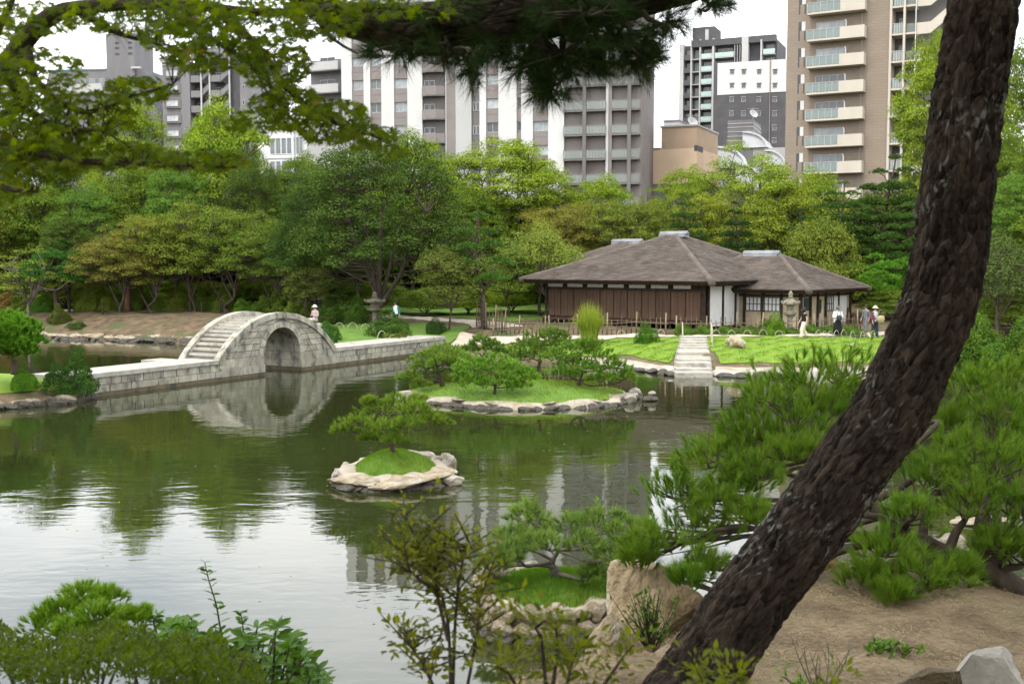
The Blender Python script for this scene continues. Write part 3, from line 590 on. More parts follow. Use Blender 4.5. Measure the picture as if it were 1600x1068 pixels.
# annex walls
i1 = 0.95
wallbox(H1, i1+0.1, 9.0, i1+0.1, 8.0, GZ, ZE1-0.1, 'wall', 'wall_ochre')
for a in (i1, 2.2, 3.4, 4.6, 5.9): wallbox(H1, a-0.06, a+0.06, i1-0.03, i1+0.12, GZ-0.1, ZE1-0.1, 'post', 'wood_dark')
wallbox(H1, i1, 6, i1, i1+0.11, ZE1-0.45, ZE1-0.33, 'head_beam', 'wood_dark')
def lattice(Hh, side, a0, a1, z0, z1, nbar, pos):
    f = (lambda x0, x1, d0, d1: (x0, x1, pos-d1, pos-d0)) if side == 'front' else (lambda x0, x1, d0, d1: (pos-d1, pos-d0, x0, x1))
    wn = wallbox(Hh, *f(a0, a1, -0.02, 0.03), z0, z1, 'window', 'paper')
    for q in range(nbar+1):
        x = a0+(a1-a0)*q/nbar; wallbox(Hh, *f(x-0.018, x+0.018, 0.032, 0.07), z0, z1, 'lattice_bar', 'wood_dark', wn)
    for z in (z0, (z0+z1)/2, z1): wallbox(Hh, *f(a0-0.03, a1+0.03, 0.034, 0.066), z-0.02, z+0.02, 'lattice_rail', 'wood_dark', wn)
lattice(H1, 'front', 2.3, 4.5, 2.15, 2.95, 9, i1+0.1)
for v in (i1, 2.3, 3.3, 4.4, 6.2, 8.0): wallbox(H1, i1-0.03, i1+0.12, v-0.06, v+0.06, GZ-0.1, ZE1-0.1, 'post', 'wood_dark')
wallbox(H1, i1, i1+0.11, i1, 8, ZE1-0.45, ZE1-0.33, 'head_beam', 'wood_dark')
wallbox(H1, i1+0.05, i1+0.11, 1.5, 2.15, 2.2, 2.95, 'window', 'glass_dark'); wallbox(H1, i1+0.05, i1+0.11, 3.5, 3.85, 2.0, 2.8, 'window', 'glass_dark')
lattice(H1, 'side', 4.5, 5.5, 2.1, 2.95, 4, i1+0.1)
for v in (5.6, 6.55): wallbox(H1, i1+0.03, i1+0.09, v, v+0.9, 1.35, 2.95, 'paper_door', 'paper')
wallbox(H1, i1+0.04, i1+0.095, 7.6, 8.0, 1.2, 2.2, 'wood_door', 'wood_panel')
# ---------------------------------------------------------------- bamboo fence
def fence(pts, label, step=0.42, h=0.85, col=(1,1,1)):
    t = empty('bamboo_fence', (0,0,0), 0, label, 'fence'); rng = np.random.default_rng(len(label)); pts = [np.array(p, float) for p in pts]
    pk = MB().tube([(0,0,0),(0,0,1)], [0.03,0.024], 6).mesh('picket', MATS['bamboo'], True)
    for a, b in zip(pts[:-1], pts[1:]):
        Ln = np.linalg.norm(b-a); n = int(Ln/step)
        for q in range(n):
            p = a+(b-a)*(q+0.5)/n; big = q % 6 == 0; k = 0.22+0.3*rng.random()+(0.4 if big else 0)
            link('picket', pk, t, (p[0], p[1], th(*p)-0.05), (rng.normal()*0.03, rng.normal()*0.03, 0), (1.6 if big else 1, 1.6 if big else 1, h*(0.85+0.3*rng.random())+(0.25 if big else 0)), color=(k*col[0],k*col[1],k*col[2]))
        for z in (0.3, 0.62):
            MB().tube([(p[0], p[1]-0.03, th(*p)+z) for p in (a+(b-a)*s for s in np.linspace(0,1,8))], 0.02, 6).build('rail', MATS['bamboo'], t, smooth=True, color=(0.6,0.6,0.6))
fence([(-1.2,63.4),(2.0,61.9),(8.6,60.4)], 'low bamboo picket fence in front of the wooden shutters', 0.27, 0.95)
fence([(8.9,60.3),(13.5,59.9),(17.2,61.2),(20.3,63.6)], 'low bamboo picket fence in front of the annex walls', 0.27, 0.95)
fence([(-2.2,66.3),(-0.4,64.2)], 'dense brushwood fence panel at the corner of the path', 0.14, 1.3, (0.9,0.8,0.7))
# bamboo hoops along the path
def hoop_mesh(w, h):
    a = np.linspace(0, math.pi, 11); return MB().tube(np.stack([w*np.cos(a), 0*a, h*np.sin(a)], 1), 0.013, 6).mesh('bamboo_hoop', MATS['bamboo_pale'], True)
HM = hoop_mesh(0.27, 0.40)
ORD = ('first','second','third','fourth','fifth','sixth','seventh','eighth','ninth')
def hoops(line, n, label, group, rz=0.0, s=1.0):
    pts = spline([(*p, 0) for p in line], n)
    for k, p in enumerate(pts): link('bamboo_hoop', HM, None, (p[0], p[1], th(p[0], p[1])-0.02), rz+hrng.normal()*0.05, s, label % ORD[k], 'hoop', group)
hoops([(16.3,58.3),(17.8,58.8),(20.3,60.0)], 9, '%s bamboo hoop of the row before the annex, counted from the lantern side', 'bamboo hoops edging the path near the visitors', 0.75)
hoops([(8.0,58.9),(3.0,59.4),(0.5,60.0)], 6, '%s bamboo hoop below the wooden shutters, counted from the steps', 'bamboo hoops below the shutters', 0.3, 0.95)
hoops([(10.9,58.6),(14.2,58.3)], 5, '%s bamboo hoop from the steps towards the stone lantern', 'bamboo hoops beside the stone lantern', 0.3, 0.95)
hoops([(-4.2,60.3),(-5.6,59.8),(-7.2,60.6)], 6, '%s bamboo hoop round the sign, counted from the lawn path', 'bamboo hoops round the sign', 0.9, 1.5)
hoops([(-10.0,63.5),(-7.8,64.0)], 4, '%s bamboo hoop before the dark lantern, counted from the bridge', 'bamboo hoops before the dark lantern', 0.4, 1.1)
# ---------------------------------------------------------------- stone steps with handrails
st = empty('stone_steps', (0,0,0), 0, 'flight of stone steps rising from the pond to the path', 'steps')
A, B = gnd(1085, 590)[:2], np.array([9.75, 58.4]); ns = 14
for q in range(ns):
    t0, t1 = q/ns, (q+1)/ns; p, p2 = A+(B-A)*t0, A+(B-A)*t1; z = max(0.16, th((p[0]+p2[0])/2, p2[1])+0.05); w = 0.80-0.18*t0
    x0, x1 = p[0]-w, p[0]+w
    MB().hexa([(x0,p[1],-0.2),(x1,p[1],-0.2),(x1,p2[1]+0.25,-0.2),(x0,p2[1]+0.25,-0.2),(x0,p[1],z+0.06),(x1,p[1],z+0.06),(x1,p2[1]+0.25,z+0.06),(x0,p2[1]+0.25,z+0.06)]).build('step', MATS['stone_pale'], st, color=tint())
def handrail(p, q, label):
    t = empty('handrail', (0,0,0), 0, label, 'handrail'); p, q = np.array(p), np.array(q)
    for s in (0, 0.5, 1): r = p+(q-p)*s; MB().tube([(r[0],r[1],th(*r)-0.1),(r[0],r[1],th(*r)+0.85)], 0.022, 8).build('post', MATS['bamboo_pale'], t)
    MB().tube([(r[0],r[1],th(*r)+0.85) for r in (p+(q-p)*s for s in np.linspace(-0.1,1.1,6))], 0.02, 8).build('rail', MATS['bamboo_pale'], t)
handrail((8.45,54.2), (8.95,57.6), 'white handrail on the shutter side of the stone steps'); handrail((9.95,54.4), (10.45,57.6), 'white handrail on the lantern side of the stone steps')
rock(1152, 558, 53.0, (0.42,0.36,0.36), RKW, 2, 'tall tan boulder on the lawn beside the steps', z=th(xat(1152,53.0),53.0)+0.22, color=(1.15,1.15,1.15))
rock(1143, 556, 53.9, (0.35,0.3,0.34), RKW, 3, 'paler boulder behind the tan one on the lawn', z=th(xat(1143,53.9),53.9)+0.24, color=(1.3,1.3,1.3))
rock(1334, 542, 55.5, (0.22,0.14,0.10), RKP, 1, 'small whitish stone lying on the lawn', z=th(xat(1334,55.5),55.5)+0.06)
rock(658, 526, 60.0, (0.4,0.3,0.22), RK, 2, 'grey rock among the hoops beside the sign', z=th(xat(680,60.0),60.0)+0.08)
rock(698, 537, 60.5, (0.5,0.3,0.14), RKP, 3, 'flat pale stepping stone where the causeway meets the lawn', z=th(xat(698,60.5),60.5)+0.08)
rock(700, 543, 58.3, (0.4,0.25,0.1), RKP, 2, 'flat pale stone lower on the lawn near the causeway', z=0.5)
# ---------------------------------------------------------------- stone lanterns
mat('lantern_stone', (0.30,0.285,0.24), (0.44,0.42,0.36), 6, 0.9, 0.6, 25, c3=(0.17,0.17,0.13), s3=3, l3=0.5, h3=0.68, objcol=True)
def lantern(x, y, s, label, color, wide=1.0):
    t = empty('stone_lantern', (x, y, th(x, y)-0.05), 0.2, label, 'lantern', scale=s); m = MATS['lantern_stone']
    P = lambda name, prof, seg, sm=False: MB().lathe([(1e-3, prof[0][1])]+prof+[(1e-3, prof[-1][1])], seg).build(name, m, t, smooth=sm, color=color)
    P('base', [(0.42,0),(0.42,0.15),(0.34,0.22)], 6); P('shaft', [(0.17,0.22),(0.16,0.5),(0.19,0.54),(0.19,0.60),(0.16,0.64),(0.16,0.95)], 16)
    P('platform', [(0.20,0.95),(0.44*wide,1.12),(0.46*wide,1.22),(0.30,1.24)], 6)
    fb = P('fire_box', [(0.27*wide,1.24),(0.27*wide,1.60)], 6)
    for a in (0, 2): 
        an = -math.pi/2+a*math.pi/3; r = 0.27*wide*math.cos(math.pi/6)
        MB().box(-0.075,0.075,-0.006,0.006,-0.08,0.08).build('opening', MATS['glass_dark'], fb, loc=(r*math.cos(an), r*math.sin(an), 1.44), rot=an+math.pi/2)
    rf = P('roof', [(0.30,1.60),(0.60*wide,1.66),(0.62*wide,1.73),(0.42*wide,1.86),(0.20,1.97),(0.13,2.0)], 6)
    for a in range(6):
        an = math.pi/6+a*math.pi/3; MB().lathe([(1e-3,-0.09),(0.08,-0.03),(0.09,0.03),(0.04,0.10),(1e-3,0.11)], 8).build('curl', m, rf, loc=(0.60*wide*math.cos(an), 0.60*wide*math.sin(an), 1.76), smooth=True, color=color)
    P('finial', [(0.15,2.0),(0.19,2.05),(0.13,2.10),(0.16,2.18),(0.17,2.26),(0.10,2.34),(0.03,2.42)], 12, True)
lantern(xat(1234,60.4), 60.4, (0.76,0.76,1.0), 'weathered grey stone lantern with curled roof in front of the annex', (0.62,0.60,0.53))
lantern(xat(586,66), 66, (0.95,0.95,0.86), 'dark stone lantern standing under the big tree', (0.42,0.39,0.33), 1.15)
# sign on a post
sx = xat(651,59.5); t = empty('sign', (sx, 59.5, th(sx,59.5)), 0.15, 'small white notice board on a grey post among bamboo hoops', 'sign')
mat('post_grey', (0.22,0.22,0.21), (0.3,0.3,0.29), 5, 0.6); mat('print_ink', (0.1,0.1,0.1), (0.14,0.14,0.14), 5, 0.8)
MB().box(-0.045,0.045,-0.03,0.03,-0.1,0.92).build('post', MATS['post_grey'], t)
pl = MB().hexa([(-0.22,-0.10,0.86),(0.22,-0.10,0.86),(0.22,-0.06,0.86),(-0.22,-0.06,0.86),(-0.22,0.02,1.22),(0.22,0.02,1.22),(0.22,0.06,1.22),(-0.22,0.06,1.22)]).build('panel', MATS['paper'], t)
for q in range(5):
    z = 0.93+q*0.055; y = -0.10+0.12*(z-0.86)/0.36-0.004; MB().hexa([(-0.17,y-0.001,z),(0.17-0.05*(q%2),y-0.001,z),(0.17-0.05*(q%2),y+0.002,z),(-0.17,y+0.002,z),(-0.17,y+0.004,z+0.018),(0.17-0.05*(q%2),y+0.004,z+0.018),(0.17-0.05*(q%2),y+0.007,z+0.018),(-0.17,y+0.007,z+0.018)]).build('print_line', MATS['print_ink'], pl)
# ---------------------------------------------------------------- city buildings behind the garden
mat('con_white', (0.60,0.59,0.565), (0.67,0.66,0.635), 0.25, 0.85, stretch=(1,1,0.25))
mat('con_light', (0.44,0.435,0.42), (0.50,0.495,0.48), 0.3, 0.85, stretch=(1,1,0.25))
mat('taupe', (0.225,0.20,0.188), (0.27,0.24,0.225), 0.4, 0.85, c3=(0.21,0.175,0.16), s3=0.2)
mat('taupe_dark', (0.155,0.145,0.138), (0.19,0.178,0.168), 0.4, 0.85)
mat('grey_mid', (0.185,0.18,0.185), (0.23,0.225,0.23), 0.4, 0.85, stretch=(1,1,0.25))
mat('grey_dark', (0.075,0.073,0.078), (0.10,0.097,0.10), 0.4, 0.7)
mat('beige', (0.52,0.47,0.39), (0.59,0.535,0.45), 0.4, 0.85, stretch=(1,1,0.3))
mat('peach', (0.66,0.49,0.34), (0.72,0.54,0.38), 0.4, 0.85)
mat('peach_dark', (0.45,0.33,0.23), (0.50,0.37,0.26), 0.4, 0.85)
mat('alu', (0.42,0.42,0.42), (0.5,0.5,0.5), 3, 0.4)
mat('metal_white', (0.66,0.68,0.70), (0.74,0.76,0.78), 0.8, 0.4)
mat('pane', (0.16,0.18,0.19), (0.26,0.28,0.29), 0.8, 0.12, spec=0.6, objcol=True)
mat('rail_glass', (0.36,0.44,0.43), (0.42,0.50,0.49), 0.5, 0.2, spec=0.5, objcol=True)
def brick_mat():
    m, nt, N, L, B = new_mat('brown_tile'); MATS['brown_tile'] = m; B.inputs['Roughness'].default_value = 0.8
    tc = N.new('ShaderNodeTexCoord'); b = N.new('ShaderNodeTexBrick'); cx = N.new('ShaderNodeSeparateXYZ'); co = N.new('ShaderNodeCombineXYZ')
    L.new(tc.outputs['Object'], cx.inputs[0]); L.new(cx.outputs[0], co.inputs[0]); L.new(cx.outputs[2], co.inputs[1]); L.new(co.outputs[0], b.inputs['Vector'])
    b.inputs['Color1'].default_value = (0.265,0.21,0.16,1); b.inputs['Color2'].default_value = (0.29,0.232,0.178,1); b.inputs['Mortar'].default_value = (0.23,0.18,0.138,1)
    b.inputs['Scale'].default_value = 1.0; b.inputs['Brick Width'].default_value = 0.9; b.inputs['Row Height'].default_value = 0.33; b.inputs['Mortar Size'].default_value = 0.02
    L.new(b.outputs[0], B.inputs['Base Color']); return m
brick_mat()
brng = np.random.default_rng(3)
class Fac:
    def __init__(s, name, pl, dl, pr, dr, label, base=0.0, cat='building'):
        s.A = np.array([xat(pl, dl), dl]); s.B = np.array([xat(pr, dr), dr]); s.e = (s.B-s.A)/np.linalg.norm(s.B-s.A); s.base = base
        s.W = np.linalg.norm(s.B-s.A); s.t = empty(name, (s.A[0], s.A[1], base), math.atan2(s.e[1], s.e[0]), label, cat)
    def u(s, px):
        k = (px-CX)/F*1.003; return (k*s.A[1]-s.A[0])/(s.e[0]-k*s.e[1])
    def z(s, px, py): u = s.u(px); return at(px, py, s.A[1]+s.e[1]*u)[2]-s.base
    def box(s, name, m, x0, x1, y0, y1, z0, z1, parent=None, **k):
        return MB().box(x0, x1, y0, y1, z0, z1).build(name, MATS[m], parent or s.t, **k)
WC = {}
def window(f, x0, x1, z0, z1, y=0.0, nm=1, fm='alu', sill=None, col=None, parent=None):
    w, h = round(x1-x0, 2), round(z1-z0, 2); key = (w, h, nm, fm)
    if key not in WC:
        t = 0.06; b = MB().box(0,w,-0.05,0.05,0,t).box(0,w,-0.05,0.05,h-t,h).box(0,t,-0.05,0.05,t,h-t).box(w-t,w,-0.05,0.05,t,h-t)
        for q in range(1, nm+1): x = w*q/(nm+1); b.box(x-t*0.5,x+t*0.5,-0.05,0.04,t,h-t)
        WC[key] = (b.mesh('window', MATS[fm]), MB().box(t,w-t,0.0,0.03,t,h-t).mesh('pane', MATS['pane']))
    o = link('window', WC[key][0], parent or f.t, (x0, y, z0))
    k = col or (0.4+1.9*brng.random()**1.6); link('pane', WC[key][1], o, color=(k, k*1.0, k*0.97) if not isinstance(k, tuple) else k); return o
def rail(f, x0, x1, y, z, h, parent, n=6, m='alu'):
    b = MB().box(x0,x1,y-0.03,y+0.03,z+h-0.05,z+h)
    for q in range(n+1): x = x0+(x1-x0)*q/n; b.box(x-0.03,x+0.03,y-0.025,y+0.025,z,z+h-0.05)
    return b.build('railing', MATS[m], parent)
# ---- white and taupe apartment block
f = Fac('apartment_block', 538, 146, 998, 136.5, 'tall white and taupe striped apartment block behind the trees')
U = f.u; ZT = 38.6; fl = [7.1+3.0*k for k in range(11)]
f.box('wall', 'taupe', 0, f.W, 0.45, 14, 0, ZT-0.4)
f.box('parapet', 'con_light', -0.1, f.W+0.1, -0.1, 14.1, ZT-0.395, ZT+0.3)
for a, b in ((538,554),(572,582),(599,618.5),(639,662),(712.5,737),(750,760),(779,807),(814,832),(855.6,880)):
    f.box('pilaster', 'con_light' if a == 712.5 else 'con_white', U(a), U(b), 0.0 if a != 712.5 else 0.1, 0.46, 0, ZT-0.4)
f.box('panel', 'taupe', U(699), U(712.4), 0.05, 0.46, 0, ZT-0.4); f.box('pilaster', 'con_light', U(697.5), U(699.2), -0.02, 0.5, 0, ZT-0.4)
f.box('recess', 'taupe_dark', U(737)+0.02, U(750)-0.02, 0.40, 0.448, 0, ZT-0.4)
for z in fl:
    for a, b, nm in ((554,572,1),(582,599,1),(618.5,639,2),(760,779,1),(832,855.6,2)):
        x0, x1 = U(a)+0.02, U(b)-0.02
        f.box('spandrel', 'taupe', x0, x1, 0.12, 0.449, z+0.62, z+1.62, color=None); f.box('spandrel', 'taupe', x0, x1, 0.12, 0.449, z+1.645, z+2.38)
        window(f, x0+0.02, x1-0.02, z-0.6, z+0.6, 0.36, nm)
    x0, x1 = U(807)+0.02, U(814)-0.02; f.box('spandrel', 'taupe', x0, x1, 0.12, 0.449, z+0.62, z+2.38); window(f, x0, x1, z-0.5, z+0.55, 0.36, 0, col=0.3)
    window(f, U(739), U(743.5), z-0.8, z+0.3, 0.36, 0, col=0.25); window(f, U(744.5), U(749), z-0.8, z+0.3, 0.36, 0, col=0.35)
# bowed balcony stack
xa, xb = U(662), U(697.4)
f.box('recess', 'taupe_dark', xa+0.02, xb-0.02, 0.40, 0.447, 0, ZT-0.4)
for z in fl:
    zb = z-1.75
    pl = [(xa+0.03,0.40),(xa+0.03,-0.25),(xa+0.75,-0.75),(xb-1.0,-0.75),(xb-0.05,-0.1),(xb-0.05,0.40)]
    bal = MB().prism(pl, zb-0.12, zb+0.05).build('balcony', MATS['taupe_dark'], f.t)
    for p, q in zip(pl[:-1], pl[1:]):
        d = np.array(q)-np.array(p); n = np.array([d[1], -d[0]])/np.linalg.norm(d)*-0.1
        MB().hexa([(p[0],p[1],zb+0.055),(q[0],q[1],zb+0.055),(q[0]+n[0],q[1]+n[1],zb+0.055),(p[0]+n[0],p[1]+n[1],zb+0.055),(p[0],p[1],zb+1.15),(q[0],q[1],zb+1.15),(q[0]+n[0],q[1]+n[1],zb+1.15),(p[0]+n[0],p[1]+n[1],zb+1.15)]).build('parapet', MATS['taupe'], bal)
    window(f, xa+0.15, xa+0.85, z-0.5, z+0.25, 0.36, 0, col=0.25); window(f, xa+0.95, xa+1.6, z-0.5, z+0.25, 0.36, 0, col=0.2)
# wide balcony stacks at the end
for a, b, post in ((880,945,0.5),(954,997.5,0.63)):
    xa, xb = U(a)+0.03, U(b)-0.03; f.box('recess', 'con_light', xa, xb, 1.6, 1.7, 0, ZT-0.5)
    xp = xa+(xb-xa)*post; f.box('pillar', 'taupe_dark', xp-0.22, xp+0.22, -0.55, 0.0, 0, ZT-0.4)
    for z in fl:
        zb = z-1.3; bal = f.box('balcony', 'taupe_dark', xa, xb, -0.5, 1.59, zb-0.18, zb)
        for c, d in ((xa, xp-0.23), (xp+0.23, xb)):
            f.box('glass_panel', 'rail_glass', c+0.05, d-0.05, -0.44, -0.40, zb+0.1, zb+1.05, bal, color=(0.62,0.58,0.55)); rail(f, c, d, -0.46, zb, 1.15, bal, 6, 'taupe'); f.box('air_conditioner', 'con_white', d-0.95, d-0.25, 0.9, 1.25, zb+0.003, zb+0.6, bal)
            window(f, c+0.5, d-1.1, zb+0.02, zb+2.0, 1.56, 1, col=0.9)
            f.box('drain_pipe', 'con_white', c+0.05 if c == xa else d-0.17, c+0.17 if c == xa else d-0.05, 0.9, 1.02, zb, zb+2.8, bal)
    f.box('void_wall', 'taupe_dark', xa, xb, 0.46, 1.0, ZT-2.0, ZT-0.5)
f.box('pilaster', 'con_light', U(945), U(949), -0.3, 0.46, 0, ZT-0.4); f.box('pilaster', 'taupe', U(949)+0.01, U(954), -0.2, 0.46, 0, ZT-0.4)
# grey wing with balconies peeping out at its end
f2 = Fac('apartment_wing', 486, 152, 537, 150, 'grey balcony wing beside the white striped apartment block'); z0 = f2.z(510, 92)
f2.box('wall', 'grey_mid', 0, f2.W, 0.8, 12, 0, z0)
for k in range(7):
    zb = z0-1.6-3*k; bal = f2.box('balcony', 'grey_mid', 0.0, f2.W, -0.7, 0.795, zb-0.15, zb); f2.box('parapet', 'con_light', 0, f2.W, -0.7, -0.58, zb+0.003, zb+1.1, bal); window(f2, f2.W*0.3, f2.W*0.75, zb+0.02, zb+1.9, 0.76, 1, col=0.3)
# ---- brown tower
f = Fac('brown_tower', 1221, 130, 1520, 120, 'tall brown tiled apartment tower with cream balconies'); U = f.u; ZT = 42
f.box('wall', 'brown_tile', 0, U(1378), 0.0, 16, 0, ZT)
zb0 = f.z(1300, 269); flb = [zb0+3.0*k for k in range(-2, 9)]
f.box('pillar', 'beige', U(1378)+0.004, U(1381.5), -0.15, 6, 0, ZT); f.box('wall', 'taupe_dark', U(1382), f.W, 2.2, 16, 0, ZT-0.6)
for z in flb:
    # slot windows
    for a, b, zz0, zz1 in ((1238.5,1240.6,0.2,2.35),(1247.2,1249.2,0.2,1.3)):
        f.box('slot', 'glass_dark', U(a), U(b), -0.02, 0.05, z+zz0, z+zz1)
    wn = f.box('slot_window', 'glass_dark', U(1240.8), U(1243.3), -0.02, 0.05, z+1.35, z+2.35); f.box('slot_pane', 'con_white', U(1243.4), U(1249), -0.025, 0.05, z+1.32, z+2.35)
    xa, xb, xm = U(1256), U(1343), U(1306)
    bal = f.box('balcony', 'beige', xa, xb, -1.35, -0.003, z-0.22, z)
    f.box('parapet', 'beige', xm, xb, -1.35, -1.22, z+0.003, z+1.1, bal); f.box('parapet', 'beige', xb-0.13, xb, -1.218, -0.004, z+0.003, z+1.1, bal)
    f.box('glass_panel', 'rail_glass', xa+0.04, xm-0.02, -1.31, -1.28, z+0.06, z+1.0, bal, color=(0.50,0.52,0.50)); rail(f, xa, xm-0.02, -1.33, z, 1.1, bal, 5)
    f.box('glass_panel', 'rail_glass', xa+0.03, xa+0.06, -1.26, -0.05, z+0.06, z+1.0, bal, color=(0.50,0.52,0.50))
    window(f, U(1266), U(1311), z+0.05, z+2.05, -0.04, 3); 
    MB().tube([(U(1314),-0.9,z+1.1),(U(1314),-0.9,z+1.75),(U(1312.5),-0.9,z+1.95)], 0.05, 6).build('hook_pipe', MATS['con_white'], bal)
    MB().tube([(U(1337),-0.5,z-2.8),(U(1337),-0.5,z-0.25)], 0.06, 6).build('drain_pipe', MATS['taupe'], bal)
    # small balconies of the recessed part
    xa, xb = U(1381.5)+0.02, U(1417); b2 = f.box('balcony', 'beige', xa, xb, -0.1, 2.195, z-0.2, z)
    f.box('glass_panel', 'rail_glass', xa+0.15, U(1397.5), -0.05, -0.02, z+0.05, z+1.05, b2, color=(0.6,0.6,0.56)); rail(f, xa, U(1397.5), -0.07, z, 1.12, b2, 4)
    f.box('glass_panel', 'rail_glass', U(1402.5), xb-0.05, 0.3, 0.33, z+0.05, z+1.05, b2, color=(0.4,0.38,0.35)); window(f, xa+0.4, U(1396), z+0.03, z+2.05, 2.15, 1, col=0.35)
    # stair with sloping cream parapets
    xs0, xs1 = U(1419), f.W; xm1, xm2 = U(1440), U(1468)
    MB().prism([(xs0,z-0.25),(xm1,z-0.25),(xm2,z+1.25),(xs1,z+1.25),(xs1,z+2.5),(xm2,z+2.5),(xm1,z+1.0),(xs0,z+1.0)], 0.1, 0.25, mapf=lambda x, y, q: (x, q, y)).build('stair_parapet', MATS['beige'], f.t)
for a, b in ((1399,1402.3),): f.box('pillar', 'beige', U(a), U(b), -0.25, 0.2, 0, ZT)
f.box('drain_pipe', 'con_white', U(1417.3), U(1418.6), -0.1, 0.08, 0, ZT)
# ---- dark tower with white upper block
f = Fac('dark_tower', 1056.5, 283, 1222, 272, 'distant charcoal tower with glass balconies and a rooftop box'); U = f.u; zt = f.z(1130, 60)
f.box('wall', 'grey_dark', U(1062), U(1204), 1.6, 14, 0, zt-0.8); f.box('pillar', 'con_light', 0, U(1063), 0, 13, 0, f.z(1060,70))
for a, b in ((1074,1076),(1087.5,1089.5),(1107,1110)): f.box('pillar', 'con_light', U(a), U(b), -0.2, 1.6, 0, f.z(1088,62))
f.box('roof_band', 'grey_dark', U(1076), U(1204), -0.3, 1.598, zt-1.6, zt); f.box('lift_box', 'grey_dark', U(1073.5), U(1107), 2, 9, zt-1, f.z(1090,40)); f.box('lift_vent', 'con_light', U(1093), U(1098), 1.9, 2.0, zt+0.3, zt+3)
for k in range(14):
    z = zt-4.5-3.12*k
    for a, b, m in ((1064,1073.7,'grey_dark'),(1076.2,1087.2,None),(1089.8,1106.8,'g')):
        bal = f.box('balcony', 'con_light' if m != 'grey_dark' else 'grey_dark', U(a), U(b), -0.1, 1.59, z-0.18, z)
        if m == 'g': f.box('glass_panel', 'rail_glass', U(a)+0.05, U(b)-0.05, -0.08, -0.02, z+0.05, z+1.15, bal, color=(1.0,1.08,1.02))
        elif m: f.box('parapet', 'grey_dark', U(a), U(b), -0.1, 0.0, z+0.003, z+1.1, bal); 
        window(f, U(a)+0.4, U(b)-0.3, z+0.05, z+2.35, 1.55, 1, fm='con_light' if m is None else 'alu', col=0.45)
    if k < 3:
        for a, b in ((1111,1140),(1185,1203)):
            bal = f.box('balcony', 'con_light', U(a), U(b), -0.1, 1.59, z-0.18, z); f.box('glass_panel', 'rail_glass', U(a), U(b), -0.08, -0.02, z+0.05, z+1.15, bal, color=(1.0,1.08,1.02)); window(f, U(a)+0.5, U(b)-0.5, z+0.05, z+2.3, 1.55, 2, col=0.4)
        for a in (1141,1145,1149): f.box('fin', 'con_light', U(a), U(a)+0.12, -0.1, 1.59, z, z+3)
f.box('pillar', 'con_light', U(1152.5), U(1162.5), -0.35, 2, 0, f.z(1155,58)); f.box('pillar', 'con_light', U(1181), U(1183.5), -0.35, 2, 0, f.z(1182,62))
f = Fac('flats_block', 1109.5, 262, 1224, 256, 'block with a white upper half and charcoal lower half before the distant tower'); U = f.u
zc, zt = f.z(1150, 147), f.z(1150, 97)
f.box('wall', 'grey_dark', 0, f.W, 0, 10, 0, zc); f.box('wall', 'grey_dark', 0, U(1115.4), 0, 10, zc+0.003, zt+0.4); f.box('wall', 'con_white', U(1115.5), f.W, -0.1, 10, zc+0.003, zt, label='white upper wall')
for py in (112.5, 134, 156, 178, 200, 220):
    for px in (1138, 1156, 1179.5, 1204):
        if (py > 210 and px < 1190) or (py > 190 and px < 1170): continue
        z = f.z(px, py); w = window(f, U(px)-0.5, U(px)+0.5, z-0.55, z+0.55, -0.14 if py < 147 else -0.04, 0, col=0.45); f.box('hood', 'con_light', U(px)-0.6, U(px)+0.6, -0.4 if py < 147 else -0.3, -0.11 if py < 147 else -0.003, z+0.6, z+0.68)
f.box('drain_pipe', 'taupe', U(1196), U(1196)+0.2, -0.3, -0.11, 10, zt)
# ---- peach building
f = Fac('peach_building', 1006, 150, 1085, 147, 'plain peach-coloured building with a set-back top storey'); U = f.u
f.box('wall', 'peach', 0, f.W, 0, 12, f.z(1040,287), f.z(1040,233)); f.box('plinth_wall', 'grey_mid', 0.1, f.W-0.1, 0.1, 12, 0, f.z(1040,287)-0.003)
f.box('upper_storey', 'peach_dark', U(1030), f.W-0.03, 0.05, 11, f.z(1040,233)+0.003, f.z(1040,199)); f.box('coping', 'con_light', U(1030)-0.15, f.W+0.1, -0.15, 11.1, f.z(1040,199)+0.003, f.z(1040,196.5)); f.box('coping', 'peach_dark', -0.1, U(1030)-0.2, -0.1, 12, f.z(1015,233)+0.003, f.z(1015,231.5))
f.box('side_panel', 'grey_dark', f.W-0.35, f.W+0.02, -0.02, 3, f.z(1080,236), f.z(1080,227)); MB().tube([(U(1036),-0.1,f.z(1036,231)),(U(1036),-0.2,f.z(1036,222)),(U(1038),-0.2,f.z(1038,221))], 0.06, 6).build('vent_pipe', MATS['alu'], f.t)
def dish(f, px, py, label, y=1.0, s=1.0):
    z = f.z(px, py); p = f.A+f.e*f.u(px)+np.array([-f.e[1], f.e[0]])*y
    t = empty('satellite_dish', (p[0], p[1], z), 0, label, 'dish'); MB().tube([(0,0,-1.8*s),(0,0,0)], 0.05, 6).build('mast', MATS['alu'], t)
    MB().lathe([(1e-3,0.0),(0.4*s,0.06),(0.75*s,0.22),(0.77*s,0.22),(0.4*s,0.03),(1e-3,-0.04)], 16).build('reflector', MATS['alu'], t, rot=(R(60),0,R(25)), smooth=True)
    MB().box(-0.9*s,0.9*s,-0.02,0.02,0.9*s,0.94*s).box(-0.02,0.02,-0.02,0.02,0,1.1*s).build('aerial', MATS['alu'], t)
dish(f, 1074, 190, 'satellite dish and aerial on the peach roof')
f = Fac('grey_low_block', 1034, 175, 1056, 174, 'small grey roof block peeping over the peach building'); f.box('wall', 'con_light', 0, f.W, 0, 6, 0, f.z(1045,190)); f.box('roof_slab', 'grey_mid', -0.1, f.W+0.1, -0.1, 6, f.z(1045,190)+0.003, f.z(1045,187.5))
